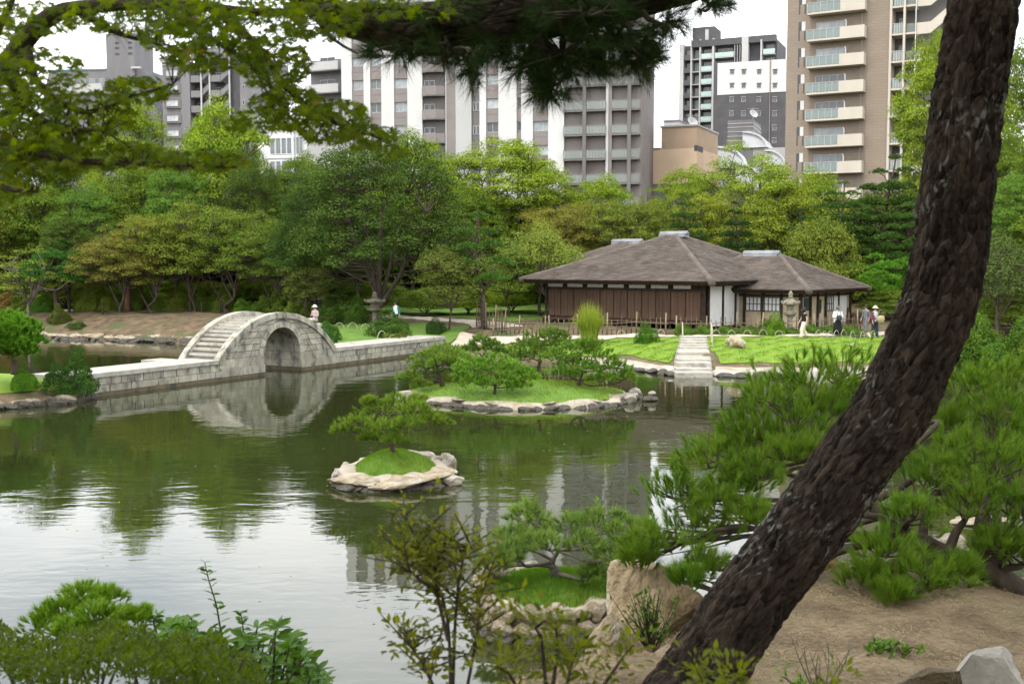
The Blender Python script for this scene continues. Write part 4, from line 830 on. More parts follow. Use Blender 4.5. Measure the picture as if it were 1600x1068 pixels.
f = Fac('grey_house', 998, 170, 1007, 170, 'narrow grey building squeezed beside the peach one'); f.box('wall', 'grey_mid', -3, f.W, 0, 6, 0, f.z(1003,228)); f.box('roof_slab', 'con_light', -3, f.W+0.1, -0.1, 6, f.z(1003,228)+0.003, f.z(1003,226.5)); window(f, 0.2, 0.8, f.z(1003,262), f.z(1003,250), -0.03, 0, col=0.2)
# ---- grey building with white barrel roofs
f = Fac('vaulted_building', 1085, 165, 1240, 160, 'pale grey building with curved white barrel roofs'); U = f.u; Zf = lambda y: f.z(1150, y)
def vault(x0, x1, zb, zt, y0, y1, nm):
    w, h = x1-x0, zt-zb; pl = [(x0, zb)]+[(x0+w*math.sin(a), zb+h*math.cos(a)) for a in np.linspace(0, math.pi/2, 14)]
    v = MB().prism(pl, y0, y1, mapf=lambda x, y, q: (x, q, y)).build('barrel_roof', MATS['metal_white'], f.t)
    for q in np.linspace(0.08, math.pi/2-0.05, 7):
        x, z = x0+w*math.sin(q)*1.01, zb+h*math.cos(q)*1.01; MB().tube([(x, y0-0.06, z), (x, y1, z)], 0.07, 6).build('rib', MATS['con_light'], v)
    MB().prism([(x0+(x-x0)*1.03, zb+(z-zb)*1.03) for x, z in pl[1:]]+[(x0+(x-x0)*0.94, zb+(z-zb)*0.94) for x, z in pl[:0:-1]], y0-0.25, y0-0.01, mapf=lambda x, y, q: (x, q, y)).build('arch_trim', MATS['metal_white'], v)
f.box('wall', 'con_light', 0, U(1113), 0, 10, 0, Zf(224)); f.box('wall', 'grey_mid', U(1131.5), U(1171), 0.5, 9, 0, Zf(187))
for y in (192,198,205,212,219,226): f.box('stripe', 'con_white', U(1131.5)-0.03, U(1171)+0.03, 0.44, 9.05, Zf(y+0.8), Zf(y))
f.box('wall', 'con_light', U(1085)+0.1, U(1240), 0.6, 9.5, 0, Zf(232)); f.box('band', 'grey_mid', 0.2, U(1112), -0.06, -0.003, Zf(243), Zf(238.5)); window(f, U(1098), U(1110), Zf(247), Zf(243.2), -0.04, 2, col=0.25)
vault(U(1113.2), U(1163), Zf(262), Zf(228), 0.05, 8, 1); vault(U(1155), U(1193), Zf(231), Zf(206), 0.3, 8, 1); vault(U(1190), U(1222), Zf(260), Zf(236), 0.1, 8, 1); vault(U(1150), U(1196), Zf(300), Zf(258), -3, 0.04, 1)
dish(f, 1168, 176, 'satellite dish and aerials on the striped roof block', 2, 0.9)
# ---- grey building with outside stairs
f = Fac('grey_stair_building', 263, 226, 416, 222, 'grey block with zigzag outside stairs and bay windows'); U = f.u; zt = f.z(340, 88)
f.box('wall', 'grey_mid', 0, U(306.5), 0, 14, 0, f.z(285,97)); f.box('cornice', 'con_light', -0.3, U(295), -0.35, 14, f.z(285,97)+0.003, f.z(285,93.5)); f.box('cornice', 'con_light', -0.2, U(295), -0.2, -0.003, f.z(285,102), f.z(285,100.5))
f.box('wall', 'grey_mid', U(292), U(306.4), -0.4, -0.004, 0, zt+0.5); f.box('wall', 'grey_dark', U(306.6), U(372), 2.0, 14, 0, zt+0.2); f.box('wall', 'grey_mid', U(382), f.W, 0, 14, 0, zt); f.box('recess', 'grey_dark', U(369), U(382), 0.4, 2, 0, zt-2)
f.box('wall', 'grey_mid', U(301), U(356), 1.8, 12, zt, f.z(330,72), )
for k in range(9):
    z = zt-3.2-3.0*k
    bay = f.box('bay', 'taupe_dark', U(268.5), U(293)-0.02, -0.5, -0.003, z-0.95, z+0.95); window(f, U(271), U(288.5), z-0.55, z+0.55, -0.56, 2, col=1.9)
    for a, b in ((307.5,322),(337,353)):
        zb = z-1.75; s_ = f.box('landing', 'grey_mid', U(a), U(b), -0.3, 1.98, zb-0.15, zb); f.box('parapet', 'grey_mid', U(a), U(b), -0.3, -0.15, zb+0.003, zb+1.2, s_); window(f, U(a)+0.3, U(a)+1.5, zb+0.05, zb+2.0, 1.95, 0, col=0.3)
    for a, b, dz in ((323,335,1.5),(353.2,367,1.5)):
        zb = z-1.75; MB().prism([(U(a),zb-0.1),(U(b),zb+dz-0.1),(U(b),zb+dz+1.1),(U(a),zb+1.1)], -0.25, -0.1, mapf=lambda x, y, q: (x, q, y)).build('stair_parapet', MATS['grey_mid'], f.t)
    window(f, U(386), U(389), z-0.6, z+0.4, -0.04, 0, col=0.2)
for a in (324, 337, 367.5): f.box('stair_post', 'con_light', U(a)-0.15, U(a)+0.15, -0.5, -0.31, 0, zt-0.5)
f.box('grey_slab', 'grey_mid', U(306), U(372), -0.4, 2, zt-0.5, zt+0.1)
# ---- stepped grey building with tower
f = Fac('stepped_building', 76, 236, 256, 232, 'stepped grey building with a tall lift tower behind the maple leaves'); U = f.u; Z = lambda y: f.z(165, y)
f.box('tower', 'grey_mid', U(176), U(219), 0.5, 9, 0, Z(53))
for y, m in ((66,0),(74,0),(83,0)):
    for px in (190, 210): f.box('tower_vent', 'grey_dark', U(px), U(px+6), 0.42, 0.498, Z(y+3), Z(y))
MB().prism([(U(76),0),(U(76),Z(143)),(U(86),Z(108)),(U(232),Z(108)),(U(238),Z(140)),(U(256),Z(190)),(U(256),0)], 1, 12, mapf=lambda x, y, q: (x, q, y)).build('wall', MATS['grey_mid'], f.t)
f.box('roof_trim', 'rail_glass', U(86)-0.2, U(176)-0.02, 0.8, 12, Z(108)+0.003, Z(106), color=(0.3,0.75,0.75)); 
MB().prism([(U(78),Z(146)),(U(100),Z(131)),(U(170),Z(131)),(U(175),Z(146))], -0.6, 0.995, mapf=lambda x, y, q: (x, q, y)).build('lean_roof', MATS['con_light'], f.t)
f.box('canopy', 'con_light', U(216), U(230), -0.2, 0.45, Z(109), Z(106)); 
for px in range(88, 250, 15):
    for k in range(6):
        z = Z(126)-4.9*k if k == 0 else Z(152)-3.1*(k-1)
        if z > Z(112) or (px > 215 and k == 0): continue
        window(f, U(px), U(px)+1.3, z-0.6, z+0.6, 0.93 if not (k == 0) else 0.9, 1, col=0.9)
for k in range(4):
    z = Z(150)-3.1*k; s_ = f.box('balcony', 'con_light', U(182), U(236), -0.5, 0.498, z-0.15, z); f.box('parapet', 'grey_mid', U(182), U(236), -0.5, -0.4, z+0.003, z+1.1, s_)
# ---- low white glazed building
f = Fac('white_office', 408, 128, 484, 126, 'low white building with tall glazed bays behind the trees'); U = f.u; Z = lambda y: f.z(450, y)
f.box('wall', 'con_white', 0, f.W, 0, 9, 0, Z(180))
for zt_, zb_ in ((215,241),(251,275)):
    for a in (427,436,444.5,453): window(f, U(a), U(a+8.2), Z(zb_), Z(zt_), -0.04, 0, 'metal_white', col=0.7)
    window(f, U(467.5), U(478), Z(zb_), Z(zt_), -0.04, 1, col=0.8)
f.box('corner_pillar', 'metal_white', U(462), U(465), -0.3, -0.003, 0, Z(180)); f.box('band', 'metal_white', 0, f.W, -0.12, -0.003, Z(247), Z(243))
# ---------------------------------------------------------------- trees: a few grown forms, each tree placed, scaled and coloured on its own
def limbs_to(mb, trunk_pts, trunk_r, targets, rng, r_end=0.03, seg=5):
    tp = np.asarray(trunk_pts)
    for c in targets:
        d = np.linalg.norm(tp-c, axis=1)+np.maximum(0, tp[:, 2]-c[2]+0.15*np.linalg.norm(c[:2]-tp[:, :2], axis=1))*1.5
        k = int(np.argmin(d)); a = tp[k]; m = (a+c)/2+np.array([0, 0, -0.06*np.linalg.norm(c-a)])+rng.normal(size=3)*0.05*np.linalg.norm(c-a)
        pts = spline([a, m, c], 7); r0 = max(r_end*1.6, trunk_r[k]*0.5); mb.tube(pts, np.linspace(r0, r_end, 7), seg, cap=False)
def broad(seed, Hh, Rr, cb, ncl, nleaf, leaf, rc=0.30, flat=0.75, lean=0.1, asp=0.55, hollow=0.62, nlimb=7, trunk_r=0.22, bark='bark', lm='leaf', up=0.5, dome=1.0, droop=0.0):
    rng = np.random.default_rng(seed); wood = MB(); ctr = np.array([0, 0, (cb+Hh)/2]); sem = np.array([Rr, Rr, (Hh-cb)/2])
    # trunk
    tp = spline([(0,0,-0.3),(rng.normal()*lean,rng.normal()*lean,cb*0.55),(rng.normal()*lean*2,rng.normal()*lean*2,cb+0.12*(Hh-cb)),(rng.normal()*lean*3,rng.normal()*lean*3,cb+0.6*(Hh-cb))], 14)
    tr = trunk_r*np.linspace(1.25, 0.25, 14); wood.tube(tp, tr, 8)
    nodes = [tp[4:]]; nr = [tr[4:]]
    for q in range(nlimb):
        a = 2*math.pi*q/nlimb+rng.random()*0.7; k = rng.integers(4, 11); el = 0.25+0.75*rng.random()
        e = ctr+sem*np.array([math.cos(a)*math.cos(el), math.sin(a)*math.cos(el), math.sin(el)])*0.66
        m = tp[k]*0.5+e*0.5+np.array([0,0,-0.05*Hh]); p = spline([tp[k], m, e], 9); r = np.linspace(tr[k]*0.6, 0.035, 9); wood.tube(p, r, 6, cap=False); nodes.append(p); nr.append(r)
    nodes = np.concatenate(nodes); nr = np.concatenate(nr)
    # clumps
    cl = []
    for q in range(ncl):
        best, bd = None, -1
        for _ in range(10):
            d = sphdir(1, rng)[0]
            if d[2] < -0.55: d[2] *= -1
            r = hollow+(1-hollow)*rng.random()**0.7; r *= 0.88+0.16*math.sin(3*math.atan2(d[1], d[0])+seed)+0.1*math.sin(5*d[2]+seed*2)
            c = ctr+sem*d*r*np.array([1,1,dome]); 
            dd = min([np.linalg.norm((c-x)/sem) for x in cl], default=9)
            if dd > bd: best, bd = c, dd
        cl.append(best)
    cl = np.array(cl); limbs_to(wood, nodes, nr, cl, rng)
    crown = MB(); rcs = rc*Rr*(0.5+1.0*rng.random(ncl)**1.3); per = max(20, nleaf//ncl)
    for c, r in zip(cl, rcs):
        n = int(per*(r/(rc*Rr))**2); d = sphdir(n, rng); d[:, 2] = np.where(d[:, 2] < -0.15, -d[:, 2], d[:, 2])
        rr = (0.45+0.62*rng.random(n)**0.6)[:, None]; lump = 1+0.18*np.sin(d[:, :1]*5+c[0]*7)*np.sin(d[:, 1:2]*5+c[1]*7)+0.12*np.sin(d[:, 2:]*9)
        P = c+d*r*rr*lump*np.array([1, 1, flat])
        if droop: P[:, 2] -= droop*np.maximum(0, np.linalg.norm(P[:, :2]-c[:2], axis=1)-0.5*r)
        Nn = unit(d*np.array([1,1,1.3])+np.array([0,0,up])+rng.normal(size=(n, 3))*0.30); leaf_arr(crown, P, Nn, leaf, asp, rng)
    return wood.mesh('trunk', MATS[bark], True), crown.mesh('crown', MATS[lm]), Hh, Rr
def layered_pine(seed, Hh, Rr, nlay, leaf, nleaf, cb=0.3, top=0.25, trunk_r=0.2, gap=1.0, lean=0.3, per=4):
    rng = np.random.default_rng(seed); wood = MB(); crown = MB()
    tp = spline([(0,0,-0.3),(rng.normal()*lean,rng.normal()*lean,Hh*0.3),(rng.normal()*lean,rng.normal()*lean,Hh*0.65),(rng.normal()*lean*0.5,rng.normal()*lean*0.5,Hh*0.97)], 20); tr = trunk_r*np.linspace(1.2, 0.2, 20); wood.tube(tp, tr, 8)
    pads = []
    for k in range(nlay):
        t = k/max(1, nlay-1); z = Hh*(cb+(0.97-cb)*t); reach = Rr*(1-(1-top)*t**1.2); n = per if t < 0.85 else (2 if t < 0.97 else 1); a0 = rng.random()*6.28
        for q in range(n):
            a = a0+6.283*q/n+rng.normal()*0.25; rr = reach*(0.55+0.25*rng.random()) if t < 0.97 else 0.0
            kk = int(np.clip((z-0.12*reach)/Hh*19, 1, 19)); pads.append((np.array([tp[kk][0]+rr*math.cos(a), tp[kk][1]+rr*math.sin(a), z+rng.normal()*0.04*Hh/nlay]), reach*(0.42+0.16*rng.random()), kk))
    tot = sum(p[1]**2 for p in pads)
    for c, s, k in pads:
        wood.tube(spline([tp[max(0,k-1)], (tp[k]+c)/2-np.array([0,0,0.05*s]), c-np.array([0,0,0.06*s])], 7), np.linspace(tr[k]*0.45, 0.03, 7), 5, cap=False)
        n = int(nleaf*s*s/tot); a = rng.random(n)*6.283; r = np.sqrt(rng.random(n)); lob = 1+0.2*np.sin(3*a+c[0]*5)+0.12*np.sin(7*a)
        h = (1-r**2)*0.34*s*(1+0.3*np.sin(9*r*np.cos(a)+c[1])*np.sin(8*r*np.sin(a))); P = c+np.stack([s*r*lob*np.cos(a), s*r*lob*np.sin(a), h-0.05*s*r+rng.random(n)*0.06*s], 1)
        d = np.stack([r*np.cos(a), r*np.sin(a), 0.75+0*a], 1)+rng.normal(size=(n, 3))*0.4
        T = unit(d); Nn = np.cross(T, rng.normal(size=(n, 3))); leaf_arr(crown, P, Nn, leaf, 0.32, rng, fold=0.0, T=T)
    return wood.mesh('trunk', MATS['bark'], True), crown.mesh('crown', MATS['needle']), Hh, Rr
T_ = {}
T_['round0'] = broad(1, 12, 5, 2.6, 120, 46000, 0.165, 0.20, hollow=0.7)
T_['round1'] = broad(2, 12, 5, 2.4, 115, 34000, 0.21, 0.21, 0.8, hollow=0.7)
T_['round2'] = broad(3, 13, 4.6, 2.6, 125, 56000, 0.14, 0.19, 0.75, hollow=0.7)
T_['airy'] = broad(4, 12, 5, 4.0, 60, 22000, 0.17, 0.22, 0.6, hollow=0.5, nlimb=9)
T_['dark0'] = broad(5, 11, 6, 1.3, 150, 56000, 0.155, 0.175, 0.75, hollow=0.68, trunk_r=0.34, bark='bark', nlimb=6)
T_['spread0'] = broad(6, 8, 4.0, 0.7, 110, 27000, 0.14, 0.20, 0.6, lean=0.25, lm='leaf_autumn', trunk_r=0.16, dome=1.0, hollow=0.4, nlimb=9)
T_['spread1'] = broad(7, 8, 4.0, 0.6, 110, 27000, 0.14, 0.20, 0.6, lean=0.3, lm='leaf_autumn', trunk_r=0.16, hollow=0.4, nlimb=9)
T_['bare'] = broad(8, 4.2, 2.6, 1.0, 34, 4200, 0.13, 0.26, 0.4, lean=0.25, lm='leaf_autumn', trunk_r=0.12, bark='bark_grey', hollow=0.5, nlimb=10)
T_['feather'] = broad(9, 5, 1.9, 0.8, 50, 12000, 0.17, 0.34, 0.7, asp=0.22, trunk_r=0.06, droop=0.35, nlimb=8, lm='leaf_autumn')
T_['weep'] = broad(10, 5, 3.2, 1.4, 50, 14000, 0.19, 0.3, 0.5, asp=0.25, trunk_r=0.12, droop=0.6, nlimb=9)
T_['bush'] = broad(11, 4.5, 3.4, 0.25, 70, 26000, 0.15, 0.3, 0.7, trunk_r=0.12, nlimb=8)
T_['pine0'] = layered_pine(21, 11, 3.6, 9, 0.22, 30000, per=5)
T_['pine1'] = layered_pine(22, 10, 3.2, 8, 0.22, 28000, cb=0.3, per=4)
T_['niwaki'] = layered_pine(23, 6.6, 2.0, 5, 0.2, 7000, cb=0.42, top=0.55, trunk_r=0.22, per=3, lean=0.45)
T_['umbrella'] = layered_pine(24, 4.0, 3.4, 4, 0.2, 12000, cb=0.5, top=0.5, trunk_r=0.2, per=5)
def place(kind, px, D, top, wpx, col, name, label, cat='tree', group=None, rot=None, base=None, depth=1.0):
    tm, cm, H0, R0 = T_[kind]; x = xat(px, D); b = th(x, D) if base is None else base
    Hh = zat(top, D)-b; Rr = wpx/2*D/F; t = empty(name, (x, D, b), 0, label, cat, group)
    rz = rot if rot is not None else (px*0.37) % 6.28; sc = (Rr/R0, Rr/R0*depth, Hh/H0)
    link('trunk', tm, t, rot=rz, scale=sc); link('crown', cm, t, rot=rz, scale=sc, color=col); return t
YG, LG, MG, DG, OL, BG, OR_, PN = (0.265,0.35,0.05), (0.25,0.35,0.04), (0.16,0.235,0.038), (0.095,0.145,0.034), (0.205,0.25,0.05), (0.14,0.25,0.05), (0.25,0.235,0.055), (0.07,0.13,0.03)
BT = 'broadleaf_tree'
for a in [
 # tall trees in front of the buildings
 ('round0',205,92,160,150,YG,BT,'yellow-green round tree below the stepped grey building'),
 ('round1',352,90,180,150,LG,BT,'light green round tree before the grey block with outside stairs'),
 ('round2',790,92,213,210,YG,BT,'bright yellow-green tree high against the white striped apartment block'),
 ('airy',1170,88,232,165,YG,BT,'airy yellow-green tree before the barrel-roofed building'),
 ('round2',1072,90,256,100,YG,BT,'yellow-green tree reaching up to the peach building'),
 ('round0',940,91,287,130,LG,BT,'light green treetop under the balconies at the end of the white block'),
 ('round1',1262,90,280,110,YG,BT,'yellow-green tree at the foot of the brown tower'),
 ('round2',475,90,236,120,MG,BT,'mid-green tree beside the low white glazed building'),
 ('round0',645,90,226,150,LG,BT,'light green treetop behind the great dark tree'),
 ('round1',60,92,205,150,MG,BT,'green tree behind the maple twigs at the edge of the pond view'),
 ('round2',1478,86,30,175,YG,BT,'tall yellow-green tree behind the leaning pine trunk'),
 ('dark0',1640,84,60,190,MG,BT,'tall green tree at the picture edge beyond the leaning trunk'),
 ('round1',-70,92,190,190,MG,BT,'large green tree cut by the picture edge behind the maple'),
 ('round0',870,94,300,120,LG,BT,'lime tree beside the tall yellow-green one'),
 # second row
 ('round1',45,84,292,130,MG,BT,'leafy green tree above the bare little tree'),
 ('round0',140,82,300,110,BG,BT,'bright green tree over the round clipped shrub'),
 ('round2',110,80,335,95,DG,BT,'dark green tree low between two brighter ones'),
 ('round0',278,84,266,120,BG,BT,'bright green spreading tree above the olive row'),
 ('dark0',395,83,258,110,DG,BT,'dark tree below the low white glazed building'),
 ('round1',215,86,272,120,MG,BT,'mid-green tree filling the gap above the olive row'),
 ('round2',510,84,262,120,MG,BT,'mid-green tree rising behind the great dark tree'),
 ('round0',730,86,300,110,MG,BT,'green tree between the great dark tree and the cloud pine'),
 ('round1',-20,82,300,120,OL,BT,'olive tree at the picture edge above the far bank'),
 ('spread0',865,84,312,120,OR_,BT,'reddish-olive tree behind the end of the tea house roof'),
 ('spread1',915,86,308,125,(0.25,0.25,0.05),BT,'golden-olive tree behind the tea house'),
 ('spread0',975,85,302,125,OL,BT,'olive tree just before the tea house ridge'),
 ('spread1',1022,86,298,110,OL,BT,'olive tree directly behind the tea house ridge'),
 ('spread0',1108,86,292,120,(0.28,0.32,0.05),BT,'yellowish-olive tree behind the main roof slope'),
 ('round1',1215,85,296,120,(0.26,0.32,0.05),BT,'soft yellow-green tree above the annex ridge'),
 ('weep',842,76,356,130,(0.23,0.29,0.06),BT,'pale weeping tree at the corner of the tea house roof'),
 ('bush',1285,72,360,115,OL,'bushy_tree','olive bushy tree over the annex roof'),
 ('dark0',1555,72,215,150,MG,BT,'dense green tree beyond the leaning trunk'),
 ('round2',1585,66,268,150,BG,BT,'fresh green tree at the picture edge above the far shore'),
 ('weep',1560,60,372,150,(0.10,0.14,0.045),BT,'dull green weeping tree over the far right bank shrubs'),
 ('round1',1660,62,330,160,MG,BT,'green tree half cut off by the picture edge'),
 # row on the far bank
 ('spread1',190,77.5,352,130,(0.235,0.22,0.055),BT,'rusty-olive tree leaning over the far bank'),
 ('spread0',243,78,328,145,(0.225,0.25,0.05),BT,'olive-yellow tree in the row on the far bank'),
 ('spread1',305,78.5,306,155,(0.20,0.25,0.045),BT,'taller olive tree in the row on the far bank'),
 ('spread0',362,78,316,150,(0.175,0.24,0.045),BT,'green-olive tree behind the bridge steps'),
 ('spread1',428,76,330,140,(0.155,0.225,0.04),BT,'leafy olive-green tree behind the top of the bridge'),
 ('bare',46,76.5,392,118,OL,BT,'bare-limbed little tree with thin leaves on the far bank'),
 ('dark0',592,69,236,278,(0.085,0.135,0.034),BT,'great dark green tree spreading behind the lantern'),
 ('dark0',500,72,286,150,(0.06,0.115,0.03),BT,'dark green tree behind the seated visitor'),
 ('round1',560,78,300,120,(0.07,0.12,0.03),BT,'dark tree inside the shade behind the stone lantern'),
 ('feather',702,65.5,388,105,(0.14,0.17,0.04),'small_tree','feathery olive small tree beside the path'),
 ('feather',796,75,384,85,(0.17,0.24,0.05),'small_tree','feathery light green small tree at the brushwood fence'),
 ('feather',480,70,405,70,(0.14,0.17,0.045),'small_tree','thin small tree above the clipped shrubs behind the bridge'),
 ('niwaki',757,66,331,95,(0.085,0.17,0.035),'pine_tree','cloud-pruned pine with separate pads beside the path'),
 # pines behind the house
 ('pine0',1062,79,300,84,PN,'pine_tree','dark layered pine peeping over the tea house ridge'),
 ('pine1',1146,79,311,74,(0.05,0.10,0.03),'pine_tree','very dark columnar pine behind the annex'),
 ('pine0',1312,75,281,150,PN,'pine_tree','layered pine before the balconies of the brown tower'),
 ('pine1',1390,76,238,150,PN,'pine_tree','tallest dark pine with flat pads before the brown tower'),
 ('pine1',1250,79,322,80,(0.06,0.13,0.04),'pine_tree','small layered pine above the annex ridge'),
 ('pine0',1428,73,300,130,(0.08,0.16,0.035),'pine_tree','broad pine close beside the leaning trunk'),
 ('umbrella',1362,72,400,150,(0.13,0.30,0.035),'pine_tree','bright green umbrella pine beside the annex eaves'),
 ('umbrella',95,78,382,110,(0.07,0.20,0.04),'pine_tree','fresh green flat-topped pine on the far bank'),
 ]: place(*a)
# dense shade wood filling the ground behind
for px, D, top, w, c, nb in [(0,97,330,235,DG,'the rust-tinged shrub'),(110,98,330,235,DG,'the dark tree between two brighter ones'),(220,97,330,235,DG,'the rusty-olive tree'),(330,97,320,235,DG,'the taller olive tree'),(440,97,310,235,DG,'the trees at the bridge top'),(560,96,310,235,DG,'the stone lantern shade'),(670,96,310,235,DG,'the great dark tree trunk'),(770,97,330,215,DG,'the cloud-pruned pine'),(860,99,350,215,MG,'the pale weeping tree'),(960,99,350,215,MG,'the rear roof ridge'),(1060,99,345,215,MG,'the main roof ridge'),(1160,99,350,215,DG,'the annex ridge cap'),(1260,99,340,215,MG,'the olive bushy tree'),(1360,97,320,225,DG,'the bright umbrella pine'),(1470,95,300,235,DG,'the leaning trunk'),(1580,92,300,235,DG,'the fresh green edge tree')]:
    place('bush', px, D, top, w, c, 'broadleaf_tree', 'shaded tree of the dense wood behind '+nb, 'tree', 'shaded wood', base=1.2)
# boundary hedge closing the view between the trunks
rng = np.random.default_rng(4); n = 26000; P = np.column_stack([rng.uniform(-62,62,n), 103+rng.normal(size=n)*0.7, 0.6+5.4*rng.random(n)]); P[:, 2] += 0.5*np.sin(P[:, 0]*0.6)
mb = MB(); leaf_arr(mb, P, np.tile([0,-1.0,0.6],(n,1))+rng.normal(size=(n,3))*0.5, 0.42, 0.6, rng); hd = empty('boundary_hedge', (0,103,1.2), 0, 'dark boundary hedge glimpsed between the far tree trunks', 'hedge'); o = mb.build('foliage', MATS['leaf'], hd, color=(0.10,0.15,0.035)); o.data.transform(Matrix.Translation((0,-103,-1.2)))
MB().box(-62,62,-0.3,0.3,0,4.6).build('stems', MATS['bark'], hd)
# undergrowth under the trees
for px, D, top, w, c, nb in [(20,83,440,120,MG,'behind the bare little tree'),(110,85,445,140,OL,'behind the round clipped shrub'),(190,84,452,80,MG,'beside the red-wrapped trunk'),(250,86,440,130,MG,'behind the far sandy path'),(330,85,445,120,OL,'behind the bridge steps'),(415,84,440,120,MG,'behind the top of the bridge'),(455,78,462,60,MG,'behind the bridge arch'),(520,80,440,110,DG,'behind the seated visitor'),(590,80,445,110,MG,'behind the dark lantern'),(665,78,455,100,MG,'behind the visitor in green'),(730,78,450,90,LG,'behind the cloud-pruned pine'),(800,80,445,90,LG,'at the corner of the tea house'),(1400,70,455,110,MG,'behind the visitor in the sun hat'),(1490,66,460,110,DG,'behind the leaning trunk'),(1590,62,462,130,MG,'at the picture edge on the far shore')]:
    place('bush', px, D, top, w, c, 'undergrowth_bush', 'loose undergrowth bush '+nb, 'bush', 'undergrowth under the trees')
# trunk wrapped in red-brown matting
x = xat(201,79.5); t = empty('wrapped_trunk', (x,79.5,th(x,79.5)), 0, 'trunk wrapped in red-brown matting on the far bank', 'tree trunk'); MB().tube([(0,0,0),(0.02,0,1.0),(0.1,0,2.0)], [0.24,0.22,0.20], 12).build('wrapping', MATS['bark_red'], t, True); MB().tube([(0.1,0,1.98),(0.25,0,3.4),(0.2,0.1,5.2)], [0.15,0.12,0.05], 10).build('trunk', MATS['bark'], t, True)
# wooden posts of the far path
for k, px in enumerate((162,298,317,345)):
    x = xat(px,77.0); MB().tube([(0,0,-0.1),(0,0,0.75)], 0.07, 8).build('path_post', MATS['wood_dark'], None, loc=(x,77.0,th(x,77.0)), label='%s dark wooden post along the far path, counted from the round shrub' % ORD[k], cat='post', group='posts along the far path')
# ---------------------------------------------------------------- clipped shrubs
def ball(seed, n, leaf, flat=0.8, rough=0.1):
    rng = np.random.default_rng(seed); d = sphdir(n, rng); d[:, 2] = np.abs(d[:, 2])*1.0; o = rng.random(3)*9
    rr = (0.86+0.16*rng.random(n))*(1+rough*np.sin(d[:, 0]*4+o[0])*np.sin(d[:, 1]*4+o[1])+rough*0.5*np.sin(d[:, 2]*9+o[2])*np.sin(d[:, 0]*9))
    P = d*rr[:, None]; mb = MB(); leaf_arr(mb, P, unit(d+rng.normal(size=(n, 3))*0.5), leaf, 0.55, rng)
    w = MB()
    for q in range(6): a = q*1.05; w.tube([(0,0,-0.15),(0.3*math.cos(a),0.3*math.sin(a),0.3),(0.6*math.cos(a),0.6*math.sin(a),0.6)], [0.05,0.03,0.015], 5)
    return w.mesh('stem', MATS['bark']), mb.mesh('foliage', MATS['leaf'])
BALL = [ball(31, 7500, 0.08, rough=0.2), ball(32, 7500, 0.08, rough=0.3), ball(33, 9000, 0.075, rough=0.35)]
def shrub(px, D, top, wpx, col, label, k=0, name='clipped_shrub', x=None, cat='shrub', rot=0.0):
    x = xat(px, D) if x is None else x; b = th(x, D); r = wpx/2*D/F; h = min(zat(top, D)-b, 1.45*r)
    t = empty(name, (x, D, b-0.05), rot+px, label, cat)
    link('stem', BALL[k][0], t, scale=(r, r, h)); link('foliage', BALL[k][1], t, scale=(r, r, h), color=col); return t
for a in [
 (69,79,460,38,(0.11,0.23,0.035),'round bright clipped shrub under the bare little tree'),
 (95,75.5,481,32,(0.12,0.14,0.035),'olive rounded shrub on the far soil bank'),
 (122,73.5,502,28,(0.08,0.15,0.035),'low shrub overhanging the far stone edging'),
 (34,80,466,34,(0.15,0.20,0.05),'pale shrub beside the round bright one'), (12,80,458,40,(0.24,0.16,0.06),'rust-tinged shrub at the far picture edge'),
 (168,80,464,30,OL,'flat-topped shrub by the far path'), (246,80,470,24,MG,'small clipped shrub by the sandy patch of the far path'),
 (381,76,467,34,(0.10,0.19,0.03),'clipped shrub seen over the bridge steps'), (398,74,472,24,(0.08,0.15,0.03),'small clipped shrub beside the one over the bridge steps'),
 (515,70,462,40,(0.09,0.18,0.035),'tall rounded shrub behind the seated visitor'), (511,67.5,470,32,(0.07,0.12,0.03),'dark clipped shrub close behind the seated visitor'),
 (557,68,472,46,(0.085,0.16,0.03),'broad clipped shrub between the visitor and the dark lantern'),
 (608,62.5,492,60,(0.075,0.14,0.03),'wide low shrub before the visitor in green'), (680,65,488,30,(0.05,0.10,0.03),'dark low shrub behind the sign'),
 (622,60.4,521,50,(0.15,0.20,0.045),'low spreading shrub on the slope beside the causeway'), (513,59.5,497,36,(0.07,0.16,0.035),'leafy shrub beside the end of the bridge'), (516,56.5,515,30,(0.065,0.14,0.03),'small shrub at the foot of the bridge end'),
 (1010,57.2,505,34,(0.085,0.20,0.02),'deep green conical shrub on the lawn'), (834,58.2,502,22,(0.16,0.26,0.03),'small bright shrub at the lawn edge'), (820,58.6,508,18,(0.12,0.17,0.04),'tiny dull shrub beside the small bright one'),
 (706,59.6,519,18,(0.09,0.16,0.03),'small dark shrub by the flat pale stone'),
 (1208,59.9,491,40,(0.14,0.27,0.03),'bright spreading shrub behind the lantern fence'),
 ]: shrub(*a, k=int(a[0]) % 3)
for px, D, top, w, c, lb in [(1515,56,470,90,MG,'leafy shrub mass beyond the leaning trunk at the far shore'),(1580,55,478,100,(0.10,0.20,0.035),'lighter shrub mass on the far shore at the picture edge'),(1545,53,500,120,(0.09,0.17,0.03),'low shrub along the far shore rocks'),(1640,52,490,120,MG,'shrub at the far shore cut by the picture edge')]:
    shrub(px, D, top, w, c, lb, 2)
